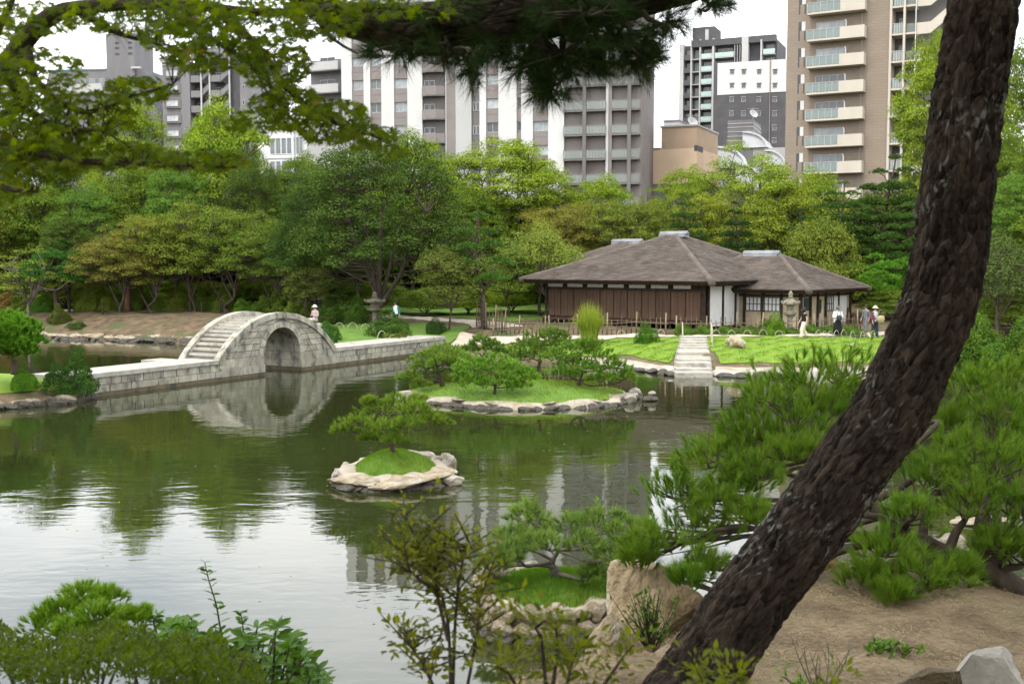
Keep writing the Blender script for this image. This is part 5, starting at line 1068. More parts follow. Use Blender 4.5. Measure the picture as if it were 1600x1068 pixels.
for px, D, top, w, c, lb in [(140,80,452,44,(0.17,0.23,0.045),'loose leafy bush beside the flat-topped shrub on the far bank'),(215,81,448,50,(0.14,0.21,0.04),'loose bush behind the wrapped red trunk'),(275,80.5,455,46,(0.20,0.25,0.05),'pale loose bush between the far bank trunks'),(320,80,458,40,(0.13,0.20,0.04),'loose green bush behind the far path posts'),(350,79.5,452,40,(0.18,0.24,0.045),'loose olive bush left of the shrub over the bridge steps'.replace('left of','before')),(430,76,458,50,(0.15,0.22,0.04),'loose bush seen over the crown of the bridge'),(468,72,462,44,(0.17,0.24,0.045),'light loose bush behind the bridge end')]:
    shrub(px, D, top, w, c, lb, 2, 'loose_bush', cat='bush')
# hedge plants behind the fence by the lantern
for q in range(9):
    x = 9.5+q*1.15; shrub(0, 59.75+0.12*abs(q-3), 507+(q*7)%6, 36, (0.13,0.225,0.045), '%s low plant from the steps in the bed along the annex fence' % ORD[q], 1, 'bed_plant', x=x, cat='plant')['group'] = 'bed plants along the fence'
# tall ornamental grass clump
gx = xat(921,57.2); t = empty('ornamental_grass', (gx,57.2,th(gx,57.2)), 0, 'tall fountain-shaped clump of ornamental grass on the lawn', 'grass clump')
rng = np.random.default_rng(8); mb = MB(); n = 1500
a = rng.random(n)*6.283; r0 = np.sqrt(rng.random(n))*0.38; out_ = (0.15+1.0*rng.random(n)); hh = 1.55+0.55*rng.random(n)
for s0, s1 in ((0,0.35),(0.35,0.7),(0.7,1.0)):
    def cur(s): 
        rr = r0+out_*(s**1.6)*0.95; z = hh*(1.28*s-0.62*s**3*out_); return np.stack([rr*np.cos(a), rr*np.sin(a), z], 1)
    A_, B_ = cur(s0), cur(s1); sdv = np.stack([-np.sin(a), np.cos(a), 0*a], 1)*0.011; k0, k1 = 1-s0*0.9, 1-s1*0.9
    V = np.stack([A_-sdv*k0, A_+sdv*k0, B_+sdv*k1, B_-sdv*k1], 1).reshape(-1, 3); i = np.arange(n)*4; mb.add(V, np.stack([i,i+1,i+2,i+3], 1))
mb.build('blades', MATS['grass'], t, color=(2.0,1.4,2.2)); MB().lathe([(0.36,0),(0.42,0.4),(0.35,0.8),(0.001,0.9)], 14).build('tuft_core', MATS['grass'], t, color=(1.0,0.9,0.9))
# short grass standing on the lawns
def lawn_blades(poly, n, seed, h, w, col, zf=None):
    rng = np.random.default_rng(seed); poly = np.array(poly); lo, hi = poly.min(0), poly.max(0); P = lo+(hi-lo)*rng.random((n*2, 2)); P = P[sdist(P[:, 0], P[:, 1], poly) > 0][:n]
    mb = MB(); blades(mb, np.column_stack([P, terrain(P[:, 0], P[:, 1])+0.02]), h, w, rng); return mb
for poly, n, sd_, lb in ((LAWN_L, 30000, 1, 'short grass of the lawn before the shutters'), (LAWN_R, 30000, 2, 'short grass of the lawn before the annex')):
    lawn_blades(poly, n, sd_, 0.035, 0.03, None).build('grass', MATS['lawn_grass'], label=lb, kind='stuff', color=(1,1,1))
# ---------------------------------------------------------------- shaped pines with needle brushes
def pine(name, label, base, pads, nn, Ln, w, per, col, trunk_r, seed, mid=None, bark='bark', cat='tree', spread=0.33, twigs=5, up=0.8, wild=0.0, group=None):
    rng = np.random.default_rng(seed); base = np.asarray(base, float); wood = MB(); tuf = MB()
    P = []
    for px, py, D, rpx in pads: c = at(px, py, D+rng.normal()*0.0); P.append((c, rpx*D/F))
    cen = np.mean([p[0] for p in P], 0); topz = max(p[0][2] for p in P)
    if mid is None:
        m = base+(cen-base)*0.5; path = [base-np.array([0,0,0.15]), base+(m-base)*0.5+rng.normal(size=3)*0.04*np.linalg.norm(cen-base), m, np.array([cen[0], cen[1], base[2]+(topz-base[2])*0.72])]
    else: path = [base-np.array([0,0,0.15])]+[np.asarray(m) for m in mid]
    tp = spline(path, 22); tr = trunk_r*np.linspace(1.15, 0.28, 22); wood.tube(tp, tr*(1+0.08*np.sin(np.arange(22)*1.7)), 10)
    for c, r in P:
        foot = c-np.array([0, 0, 0.15*r]); d = np.linalg.norm(tp-foot, axis=1)+1.6*np.maximum(0, tp[:, 2]-foot[2]+0.1*r); k = int(np.clip(np.argmin(d), 3, 21)); a = tp[k]; Ld = np.linalg.norm(foot-a)
        pts = spline([a, a+(foot-a)*0.35+rng.normal(size=3)*0.07*Ld, a+(foot-a)*0.7+rng.normal(size=3)*0.08*Ld, foot], 12); wood.tube(pts, np.linspace(max(tr[k]*0.55, 0.012), max(0.004, trunk_r*0.10), 12), 6, cap=False)
        n = int(per*(0.85+0.3*rng.random())); an = rng.random(n)*6.283; rr = np.sqrt(rng.random(n)); lob = 1+0.25*np.sin(3*an+c[0]*9)+0.15*np.sin(5*an+c[1]*5)
        Q = c+np.stack([r*rr*lob*np.cos(an), r*rr*lob*np.sin(an), r*(0.42*(1-rr**2)+0.12*rng.normal(size=n)+wild*rng.normal(size=n)-0.08)], 1)
        Dn = np.stack([rr*np.cos(an)*0.9, rr*np.sin(an)*0.9, np.full(n, up)], 1)+rng.normal(size=(n, 3))*0.25
        needles(tuf, Q, Dn, nn, Ln, w, spread, rng)
        for q in range(min(n, twigs*2)):
            s = pts[rng.integers(6, 12)]; e = Q[q]; wood.tube(spline([s, (s+e)/2+rng.normal(size=3)*0.06*r-np.array([0,0,0.05*r]), e], 5), np.linspace(max(0.006, trunk_r*0.09), 0.003, 5), 4, cap=False)
    t = empty(name, tuple(base), 0, label, cat, group)
    inv = Matrix.Translation(-Vector(base))
    a = wood.build('trunk', MATS[bark], t, True); b = tuf.build('needles', MATS['needle'], t, color=col)
    for o in (a, b): o.data.transform(inv)
    return t
def on(isl, px, py, D): p = at(px, py, D); return p
pine('island_pine', 'wind-shaped pine alone on the small round islet', at(615,706,25.3), [(560,662,25.0,27),(541,672,25.2,20),(588,645,25.6,30),(622,632,25.4,32),(652,640,25.0,26),(676,658,25.3,24),(640,664,24.6,26),(600,670,24.7,28),(615,688,24.6,20),(578,628,25.6,13),(655,624,25.6,13),(630,650,26.0,30),(575,684,25.2,14)], 34, 0.12, 0.012, 58, (0.19,0.30,0.04), 0.075, 101)
pine('island_pine', 'spreading pine with bare curved limbs on the stone-walled islet', at(872,918,15.3), [(800,845,15.1,44),(772,880,15.2,26),(824,806,15.5,34),(850,850,14.8,34),(895,822,15.6,42),(938,815,15.3,44),(980,830,15.1,40),(962,868,14.8,36),(915,850,14.9,30),(930,896,14.9,24),(790,868,14.7,30),(1000,850,15.5,24),(835,830,15.9,36)], 46, 0.125, 0.0068, 52, (0.20,0.31,0.07), 0.085, 102, mid=[at(868,895,15.3), at(862,880,15.3), at(872,860,15.3)], bark='bark_grey', spread=0.42)
MP = dict(nn=20, Ln=0.14, w=0.026, per=95)
def mid(label, base, pads, col, tr, seed): return pine('island_pine', label, base, [(a, b, c, d*1.2) for a, b, c, d in pads], MP['nn'], MP['Ln'], MP['w'], MP['per'], tuple(1.4*q for q in col), tr, seed, spread=0.4)
mid('pine with a low trailing branch at the causeway end of the long island', at(691,596,40.6), [(671,560,40.6,24),(690,549,41,22),(709,558,40.6,22),(660,576,40.4,19),(641,590,40.2,16),(655,602,40,13),(722,568,40.8,20),(692,566,40,20)], (0.14,0.22,0.04), 0.09, 111)
mid('small twisted pine at the back of the long island', at(752,566,43.4), [(737,546,43.4,12),(752,533,43.4,15),(770,541,43.2,13),(781,549,43,9)], (0.12,0.19,0.045), 0.07, 112)
mid('leaning pine rooted in the front rocks of the long island', at(773,630,38.4), [(738,575,38.4,26),(768,568,38.8,26),(798,578,38.4,24),(824,589,38.2,20),(744,597,38,20),(788,594,38,22),(725,590,38.4,15),(808,602,38,14)], (0.13,0.25,0.035), 0.10, 113)
mid('dark pine at the back of the long island', at(842,585,42.4), [(824,545,42.4,24),(850,529,42.6,28),(876,540,42.2,20),(808,560,42,18),(845,553,42,20),(866,524,42.4,17)], (0.11,0.18,0.035), 0.09, 114)
mid('broadest pine of the long island with a curved trunk', at(898,606,40.2), [(868,560,40.2,26),(900,547,40.6,28),(930,558,40.2,28),(955,574,40,26),(975,590,39.8,17),(880,584,39.8,20),(914,578,39.6,24),(942,592,39.6,19),(922,538,40.4,17),(895,570,40.8,26)], (0.12,0.215,0.035), 0.10, 115)
pine('shore_pine', 'fresh green rounded pine on the grassy point', at(22,578,38.5), [(12,503,38.5,34),(36,512,38.3,28),(18,528,38,36),(42,532,38.2,24),(-6,545,38.2,36),(30,548,38,30),(-20,520,38.6,40),(10,515,37.6,34),(20,540,37.6,34)], 28, 0.14, 0.03, 230, (0.14,0.31,0.03), 0.10, 116)
pine('bank_pine', 'small bushy pine behind the bottom shrubs near the shore', at(118,1030,8.8), [(66,972,8.8,30),(100,950,8.9,30),(128,928,9.1,32),(166,932,9.0,24),(150,962,8.6,32),(190,968,8.8,30),(216,962,8.9,22),(110,984,8.5,28),(175,990,8.5,28)], 42, 0.07, 0.0052, 76, (0.19,0.34,0.035), 0.04, 117)
pads2 = [(1018,850,8.6,48),(1078,832,8.8,56),(1058,772,9,50),(1108,722,9.2,56),(1130,792,8.8,46),(1168,672,9.5,52),(1202,624,9.6,56),(1262,592,9.8,62),(1322,578,10,62),(1240,664,9.4,56),(1180,742,9,46),(1240,706,9,36),(1100,884,8.4,34),(1072,905,8.2,24),(1182,812,8.6,36),(1340,622,9.8,44),(1210,690,9.8,44),(1150,700,9.6,40),(1230,612,10.2,50),(1290,640,9.6,40),(1000,872,8.5,26),(1150,760,9.3,40),
 (1520,606,10,52),(1572,596,10,56),(1560,646,9.6,54),(1500,704,9.2,54),(1560,724,9,60),(1462,742,9,50),(1520,782,8.8,60),(1592,792,8.8,54),(1430,800,8.6,44),(1382,862,8.4,52),(1440,900,8.2,50),(1350,900,8.3,38),(1500,892,8.4,34),(1560,852,8.6,46),(1400,928,8,26),(1600,690,9.4,50),(1610,860,8.6,40),(1480,660,9.8,34)]
pine('leaning_pine', 'wide low pine with bright upright needle brushes behind the leaning trunk', (xat(1700,8.8), 8.8, th(xat(1700,8.8),8.8)), pads2, 46, 0.10, 0.0042, 76, (0.20,0.345,0.045), 0.115, 118,
  mid=[at(1600,930,8.8), at(1540,890,8.8), at(1470,862,8.8), at(1400,822,8.9), at(1330,760,9.1), at(1260,720,9.2)], wild=0.20, spread=0.25, up=1.05, twigs=6)
# ---------------------------------------------------------------- great pine: leaning trunk and overhead limb
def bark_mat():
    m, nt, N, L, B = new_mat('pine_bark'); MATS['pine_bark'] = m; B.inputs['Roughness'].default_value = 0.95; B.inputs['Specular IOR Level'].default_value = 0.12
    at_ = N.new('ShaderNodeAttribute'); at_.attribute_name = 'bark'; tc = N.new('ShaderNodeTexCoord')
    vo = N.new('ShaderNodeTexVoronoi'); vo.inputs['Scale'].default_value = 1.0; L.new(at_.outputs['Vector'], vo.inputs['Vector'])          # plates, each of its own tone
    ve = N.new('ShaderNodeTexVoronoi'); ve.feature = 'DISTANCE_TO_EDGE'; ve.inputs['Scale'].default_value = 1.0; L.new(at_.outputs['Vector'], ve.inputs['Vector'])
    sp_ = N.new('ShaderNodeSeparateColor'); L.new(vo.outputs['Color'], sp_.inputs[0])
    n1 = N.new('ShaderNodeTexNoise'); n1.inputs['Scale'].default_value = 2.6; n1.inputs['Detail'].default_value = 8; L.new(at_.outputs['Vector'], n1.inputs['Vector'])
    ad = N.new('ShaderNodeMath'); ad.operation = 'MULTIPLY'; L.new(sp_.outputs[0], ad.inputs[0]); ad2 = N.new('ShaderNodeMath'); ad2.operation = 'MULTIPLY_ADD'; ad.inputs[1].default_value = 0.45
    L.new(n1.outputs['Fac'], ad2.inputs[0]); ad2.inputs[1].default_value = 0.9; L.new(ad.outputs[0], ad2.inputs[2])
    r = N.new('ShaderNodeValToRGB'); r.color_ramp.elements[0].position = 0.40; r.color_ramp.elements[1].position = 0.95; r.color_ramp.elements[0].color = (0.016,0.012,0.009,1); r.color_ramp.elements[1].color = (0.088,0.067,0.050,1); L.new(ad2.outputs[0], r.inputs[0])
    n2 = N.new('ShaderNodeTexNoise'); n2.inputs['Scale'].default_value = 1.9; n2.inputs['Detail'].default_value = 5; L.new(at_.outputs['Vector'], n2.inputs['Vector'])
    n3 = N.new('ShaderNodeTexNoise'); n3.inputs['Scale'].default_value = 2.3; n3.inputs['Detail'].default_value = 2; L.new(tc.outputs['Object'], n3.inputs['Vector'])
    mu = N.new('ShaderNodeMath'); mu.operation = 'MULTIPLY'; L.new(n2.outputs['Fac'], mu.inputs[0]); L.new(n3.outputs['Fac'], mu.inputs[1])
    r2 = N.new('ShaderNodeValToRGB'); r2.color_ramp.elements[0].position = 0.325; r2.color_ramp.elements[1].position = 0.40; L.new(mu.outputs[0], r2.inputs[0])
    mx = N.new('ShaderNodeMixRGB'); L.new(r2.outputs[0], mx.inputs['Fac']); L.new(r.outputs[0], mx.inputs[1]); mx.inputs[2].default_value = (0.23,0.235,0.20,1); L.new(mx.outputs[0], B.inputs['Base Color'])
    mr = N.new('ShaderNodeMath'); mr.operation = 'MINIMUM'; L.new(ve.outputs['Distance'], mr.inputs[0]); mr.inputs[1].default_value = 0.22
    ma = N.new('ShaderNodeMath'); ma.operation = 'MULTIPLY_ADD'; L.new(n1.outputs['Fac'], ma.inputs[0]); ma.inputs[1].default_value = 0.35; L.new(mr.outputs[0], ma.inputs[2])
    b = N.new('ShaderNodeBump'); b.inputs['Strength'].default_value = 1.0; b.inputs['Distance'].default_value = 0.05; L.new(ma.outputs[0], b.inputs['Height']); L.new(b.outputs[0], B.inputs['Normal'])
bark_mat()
def barky(pts, rad, rings, segs, kc=24.0, kl=9.5, amp=0.021):
    p = spline(pts, rings); rr = np.interp(np.linspace(0, 1, rings), np.linspace(0, 1, len(rad)), rad); mb = MB().tube(p, rr, segs, cap=False); V = mb.v[0]
    sl_ = np.concatenate([[0], np.cumsum(np.linalg.norm(np.diff(p, axis=0), axis=1))]); a = np.linspace(0, 2*np.pi, segs, endpoint=False); out = V.copy(); uvw = []
    for i in range(rings):
        for j in range(segs):
            q = Vector((math.cos(a[j])*rr[i]*kc, math.sin(a[j])*rr[i]*kc, sl_[i]*kl)); wv = mnoise.noise_vector(q*0.9)*0.35; d, _ = mnoise.voronoi(q+wv)
            crack = min(d[1]-d[0], 0.28)/0.28; k = (crack**0.6-0.75)*amp+amp*0.35*mnoise.noise(q*2.4)+amp*0.3*mnoise.noise(q*0.35)
            uvw.append(tuple(q+wv)); v = V[i*segs+j]; out[i*segs+j] = v+(v-p[i])/rr[i]*k
    mb.v[0] = out; mb.uvw = uvw; return mb
TD = 5.5; cl = [(985,1250),(1040,1140),(1098,1051),(1143,980),(1190,915),(1240,850),(1298,772),(1338,714),(1376,664),(1408,610),(1430,562),(1449,517),(1468,468),(1482,402),(1490,328),(1498,275),(1511,170),(1522,98),(1538,0),(1556,-110),(1580,-240),(1600,-380)]
tp_ = [at(x, y, TD) for x, y in cl]; wr = [w/2*TD/F for w in (175,150,132,126,123,122,122,121,120,120,119,118,117,116,115,113,110,108,106,102,92,80)]
gp = empty('great_pine', tuple(tp_[1]), 0, 'great leaning pine with dark plated lichen-spotted trunk and overhead limb', 'tree'); inv = Matrix.Translation(-Vector(tp_[1]))
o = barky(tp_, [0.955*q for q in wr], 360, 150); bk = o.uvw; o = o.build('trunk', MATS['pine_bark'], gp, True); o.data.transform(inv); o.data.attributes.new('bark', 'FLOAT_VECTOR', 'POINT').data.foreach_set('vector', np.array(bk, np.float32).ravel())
lp = [at(x, y, d) for x, y, d in ((1590,-330,5.5),(1430,-260,5.4),(1260,-110,5.3),(1060,-42,5.2),(920,2,5.1),(780,27,5.0),(650,42,5.0),(560,36,5.0),(490,8,5.0),(430,-35,5.0))]
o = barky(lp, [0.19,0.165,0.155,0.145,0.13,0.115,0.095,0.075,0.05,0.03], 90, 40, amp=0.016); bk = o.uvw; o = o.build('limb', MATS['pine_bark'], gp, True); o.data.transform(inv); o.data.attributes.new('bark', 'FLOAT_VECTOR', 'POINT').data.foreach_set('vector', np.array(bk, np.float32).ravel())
rng = np.random.default_rng(55); tf = MB(); tw = MB(); LP = spline(lp, 80)
for px, py, rx, ry, n, d in ((880,85,75,42,95,5.0),(960,62,70,42,90,5.1),(862,135,30,22,34,4.9),(1000,92,34,30,40,5.0),(1110,8,45,14,22,5.2),(625,78,58,16,36,5.0),(705,84,58,18,40,4.9),(770,76,40,20,26,5.0),(742,112,22,20,16,4.9),(528,22,34,26,24,5.0),(800,60,50,30,40,5.2),(910,20,80,26,50,4.8),(690,10,60,22,26,4.8),(600,20,50,20,18,5.2),(1040,40,30,20,22,5.0),(170,40,26,10,5,4.8),(240,60,20,10,5,4.8),(830,100,40,30,34,5.1)):
    c = at(px, py, d); k = int(np.argmin(np.linalg.norm(LP-c, axis=1))); 
    if px > 400: tw.tube(spline([LP[k], (LP[k]+c)/2+rng.normal(size=3)*0.03, c], 6), np.linspace(0.022,0.008,6), 5, cap=False)
    for q in range(n):
        a, r = rng.random()*6.283, math.sqrt(rng.random()); e = at(px+rx*r*math.cos(a), py+ry*r*math.sin(a), d+rng.normal()*0.18)
        if px > 400 and q % 2 == 0: tw.tube(spline([c, (c+e)/2+rng.normal(size=3)*0.012, e], 4), np.linspace(0.008,0.004,4), 4, cap=False)
        needles(tf, e[None], unit((e-c)*1.0+np.array([0,0,-0.02])+rng.normal(size=3)*0.05)[None], 52, 0.115, 0.0022, 0.36, rng)
o = tw.build('twigs', MATS['bark'], gp, True); o.data.transform(inv); o = tf.build('needles', MATS['needle'], gp, color=(0.055,0.10,0.03)); o.data.transform(inv)
# the pine's own high crown above the viewpoint, out of the frame, that shades the trunk and the mound
def high_crown(parent, lo, hi, n, leaf, asp, m, col, seed, base, zf):
    rng = np.random.default_rng(seed); mb = MB(); c = lo+(np.array(hi)-np.array(lo))*rng.random((n//60, 3)); c[:, 2] = np.maximum(c[:, 2], zf(c[:, 1]))
    for q in c:
        d = sphdir(60, rng); P = q+d*0.8*np.array([1,1,0.4]); P[:, 2] = np.maximum(P[:, 2], zf(P[:, 1])); leaf_arr(mb, P, unit(d+np.array([0,0,1.0])+rng.normal(size=(60,3))*0.5), leaf, asp, rng)
    o = mb.build('crown', MATS[m], parent, color=col); o.data.transform(Matrix.Translation(-Vector(base)))
top_edge = lambda y: 5.0+np.maximum(y, 0)*0.262+1.0
high_crown(gp, np.array([-2.5,-5,7.6]), np.array([8,7.5,11]), 14000, 0.34, 0.3, 'needle', (0.05,0.10,0.03), 71, tp_[1], top_edge)
# ---------------------------------------------------------------- maple over the pond
def maple_leaf():
    pts = []; tips = [(-90,0.25),(-125,0.5),(-165,0.78),(150,0.95),(90,1.1),(30,0.95),(-15,0.78),(-55,0.5)]
    ang = [(-118,0.55),(-150,0.72),(162,0.9),(126,1.0),(90,1.12),(54,1.0),(18,0.9),(-30,0.72),(-62,0.55)]
    for (a, r), (a2, r2) in zip(ang, ang[1:]+ang[:1]):
        pts.append((r*math.cos(R(a)), r*math.sin(R(a)), -0.12*r*r)); dm = a2-a
        am = a+((dm+180) % 360-180)/2; rm = 0.36 if a != -62 else 0.08; pts.append((rm*math.cos(R(am)), rm*math.sin(R(am)), 0.02))
    n = len(pts); return np.array(pts+[(0,0,0.02)])*0.5, np.array([(i, (i+1) % n, n) for i in range(n)])
MLv, MLf = maple_leaf(); ml = MB().add(MLv, MLf).mesh('leaf', MATS['maple_leaf'])
rng = np.random.default_rng(9); wood = MB()
brs = [[(-150,260,4.0,0.05),(0,112,3.9,0.038),(70,32,3.9,0.032),(150,10,4.0,0.026),(280,8,4.0,0.02),(420,20,4.1,0.015),(560,10,4.1,0.014),(680,15,4.1,0.006)],
 [(330,10,4.0,0.02),(400,70,4.0,0.014),(450,140,4.0,0.011),(520,190,4.0,0.008),(590,215,4.0,0.005),(632,238,4.0,0.003)],[(400,70,4.0,0.012),(430,150,4.1,0.008),(470,205,4.1,0.004)],[(250,10,4.0,0.016),(320,55,3.9,0.011),(390,100,3.9,0.006),(420,150,3.9,0.003)],
 [(-100,215,3.8,0.03),(0,225,3.7,0.018),(110,250,3.6,0.012),(230,256,3.6,0.008),(370,262,3.6,0.003)],[(40,70,3.9,0.02),(60,130,3.8,0.013),(130,175,3.8,0.009),(210,150,3.8,0.006),(270,132,3.8,0.003)],[(20,95,3.9,0.018),(40,170,3.7,0.012),(110,200,3.7,0.007),(160,205,3.7,0.003)],[(-60,170,3.9,0.02),(10,20,4.0,0.012),(30,-20,4.0,0.006)],[(-100,230,3.7,0.02),(0,290,3.5,0.01),(60,300,3.5,0.004)],[(120,15,4.0,0.018),(180,50,3.9,0.010),(250,70,3.9,0.004)],[(480,10,4.1,0.012),(520,60,4.0,0.007),(560,85,4.0,0.003)]]
allb = []
for b in brs:
    p = spline([[*at(x, y, d), r] for x, y, d, r in b], 24); wood.tube(p[:, :3], np.maximum(p[:, 3], 0.0025), 7, cap=False); allb.append(p[:, :3])
allb = np.concatenate(allb)
mp_ = empty('maple_tree', tuple(at(-150,260,4.0)), 0, 'maple boughs with small star-shaped green leaves hanging over the view', 'tree'); inv = Matrix.Translation(-Vector(at(-150,260,4.0)))
blobs = [(60,120,75,45,130),(30,190,70,45,150),(130,180,80,36,130),(215,140,60,20,70),(60,250,80,32,150),(180,244,110,18,160),(310,252,80,16,90),(230,22,130,30,210),(370,30,110,40,220),(330,88,80,24,110),(430,100,55,42,150),(450,168,62,34,150),(520,190,62,34,120),(575,214,52,18,60),(612,238,24,10,16),(600,12,60,16,40),(500,30,70,34,120),(15,300,36,22,36),(680,15,30,14,10),(60,30,60,26,60),(0,40,40,40,50),(15,140,50,60,110),(0,240,60,60,120),(270,60,60,24,60),(400,190,50,20,30),(100,215,60,20,80)]
LV_ = []
for px, py, rx, ry, n in blobs:
    for q in range(int(n*2.4)):
        a, r = rng.random()*6.283, math.sqrt(rng.random()); d = 3.9+rng.normal()*0.28; c = at(px+rx*r*math.cos(a), py+ry*r*math.sin(a)*1.05, d)
        nr = unit(np.array([rng.normal()*0.5, -0.35+rng.normal()*0.5, 0.75])); tdir = unit(np.array([rng.normal()*0.6, rng.normal()*0.6, -0.45])); xv = unit(np.cross(tdir, nr)); yv = np.cross(nr, xv); s = 0.052*(0.65+0.6*rng.random())
        LV_.append((c, np.stack([xv, yv, nr], 1)*s))
vis = [k for k, (c, m) in enumerate(LV_) if 12 < CX+F*c[0]/c[1] < 640 and YH-F*(c[2]-HC)/c[1] > 12]; pick = set(rng.choice(vis, 300, replace=False).tolist()); rest = MB(); b0 = at(-150,260,4.0)
for k, (c, m) in enumerate(LV_):
    if k in pick:
        o = link('leaf', ml, mp_); o.matrix_local = Matrix([[*m[0], c[0]-b0[0]], [*m[1], c[1]-b0[1]], [*m[2], c[2]-b0[2]], [0,0,0,1]])
    else: rest.add(MLv@m.T+c, MLf)
    if k % 3 == 0:
        j = int(np.argmin(np.linalg.norm(allb-c, axis=1))); 
        if np.linalg.norm(allb[j]-c) < 0.13: wood.tube([allb[j], (allb[j]+c)/2+rng.normal(size=3)*0.01, c], [0.0028,0.002,0.001], 3, cap=False)
o = wood.build('boughs', MATS['bark'], mp_, True); o.data.transform(inv); o = rest.build('leaves', MATS['maple_leaf'], mp_, kind='stuff'); o.data.transform(inv)
high_crown(mp_, np.array([-8,-5,6.6]), np.array([0.5,4.5,9.5]), 2600, 0.22, 0.8, 'leaf', (0.10,0.15,0.02), 72, b0, top_edge)
# ---------------------------------------------------------------- shrubs close to the camera
leafmat('shrub_leaf', (0.12,0.15,0.016), (0.28,0.31,0.03), 0.5, 0.45, 0.2, objcol=True)
leafmat('glossy_leaf', (0.055,0.135,0.012), (0.125,0.255,0.02), 0.3, 0.45, 0.2, objcol=True)
def oval(nseg=4, wid=0.42):
    y = np.linspace(0, 1, nseg+1); w = wid*0.5*np.sin(np.pi*np.clip(y*0.96+0.02, 0, 1))**0.8; V = []; 
    for a, b in zip(y, w): V += [(-b, a, 0.12*b*2-0.12*a*a), (0, a, -0.12*a*a), (b, a, 0.12*b*2-0.12*a*a)]
    f = []
    for k in range(nseg): f += [(3*k,3*k+1,3*k+4,3*k+3),(3*k+1,3*k+2,3*k+5,3*k+4)]
    return np.array(V), np.array(f)
OVv, OVf = oval(); 
def frame(d, up): y = unit(d); x = unit(np.cross(y, up)); z = np.cross(x, y); return np.stack([x, y, z], 1)
def leafy(name, label, base, stems, leaves, m, nind, rng, cat='shrub', col=(1,1,1), stemm='bark'):
    """stems: list of (pts, radii); leaves: list of (pos, dir, size)"""
    t = empty(name, tuple(base), 0, label, cat); inv = Matrix.Translation(-Vector(base)); w = MB(); rest = MB(); lm = MB().add(OVv, OVf).mesh('leaf', MATS[m])
    for p, r in stems: w.tube(p, r, 6, cap=False)
    o = w.build('stems', MATS[stemm], t, True); o.data.transform(inv)
    inv_ = [k for k, (c, d, s) in enumerate(leaves) if 0 < CX+F*c[0]/c[1] < 1600 and YH-F*(c[2]-HC)/c[1] < 1062]; pick = set(rng.choice(inv_, min(nind, len(inv_)), replace=False).tolist()) if nind else set()
    for k, (c, d, s) in enumerate(leaves):
        m_ = frame(d, np.array([rng.normal()*0.5, rng.normal()*0.5, 1.0]))*s
        if k in pick: o = link('leaf', lm, t, color=col); o.matrix_local = Matrix([[*m_[0], c[0]-base[0]], [*m_[1], c[1]-base[1]], [*m_[2], c[2]-base[2]], [0,0,0,1]])
        else: rest.add(OVv@m_.T+c, OVf)
    if len(pick) < len(leaves): o = rest.build('leaves', MATS[m], t, kind='stuff', color=col); o.data.transform(inv)
    return t
rng = np.random.default_rng(12)
# slender shrub in the middle
D = 3.3; stems = []; leaves = []
main = [[(705,1180),(702,1000),(690,930),(660,860),(632,806)],[(705,1160),(712,960),(722,880),(735,850)],[(715,1150),(740,1020),(748,960),(752,900)],[(700,1000),(680,900),(700,840)],[(690,1100),(662,1040),(630,990)],[(690,930),(640,890),(640,860)]]
for b in main:
    p = spline([at(x, y, D+rng.normal()*0.08) for x, y in b], 26); stems.append((p, np.linspace(0.007,0.002,26)))
    for k in range(8, 26):
        for _ in range(11):
            d = unit(rng.normal(size=3)*np.array([1,1,0.5])+np.array([0,0,0.5])); tip = p[k]+d*0.085*rng.random(); leaves.append((tip, d+rng.normal(size=3)*0.3, 0.025*(0.7+0.6*rng.random())))
        d = unit(rng.normal(size=3)*np.array([1,1,0.4])+np.array([0,0,0.6])); e = p[k]+d*(0.10+0.06*rng.random()); stems.append((np.array([p[k], (p[k]+e)/2, e]), [0.0035,0.0025,0.0015]))
        for s in (0.5,0.75,1.0):
            for _ in range(2): leaves.append((p[k]+(e-p[k])*s, d+rng.normal(size=3)*0.7, 0.025*(0.7+0.6*rng.random())))
bs = at(705,1180,D); leafy('slender_shrub', 'out-of-focus slender shrub with small olive leaves rising in front of the water', (bs[0], bs[1], bs[2]), stems, leaves, 'shrub_leaf', 260, rng)
stems = []; leaves = []
for b in [[(860,1160),(850,1040),(840,985),(800,960)],[(870,1160),(890,1050),(905,1010)],[(850,1160),(800,1060),(775,1040)],[(880,1160),(950,1060),(985,1010)],[(860,1100),(870,1020),(868,968)],[(1110,1180),(1105,1080),(1090,1050)],[(1115,1180),(1140,1080),(1150,1060)],[(1260,1200),(1300,1090),(1305,1070)]]:
    p = spline([at(x, y, 3.0+rng.normal()*0.08) for x, y in b], 18); stems.append((p, np.linspace(0.008,0.002,18)))
    for k in range(5, 18):
        for _ in range(10): d = unit(rng.normal(size=3)*np.array([1,1,0.5])+np.array([0,0,0.5])); leaves.append((p[k]+d*0.09*rng.random(), d+rng.normal(size=3)*0.3, 0.027*(0.7+0.6*rng.random())))
bs = at(860,1180,3.0); leafy('low_shrub', 'blurred low shrub sprays along the bottom beside the boulder', tuple(bs), stems, leaves, 'shrub_leaf', 60, rng, col=(0.95,1.0,0.9))
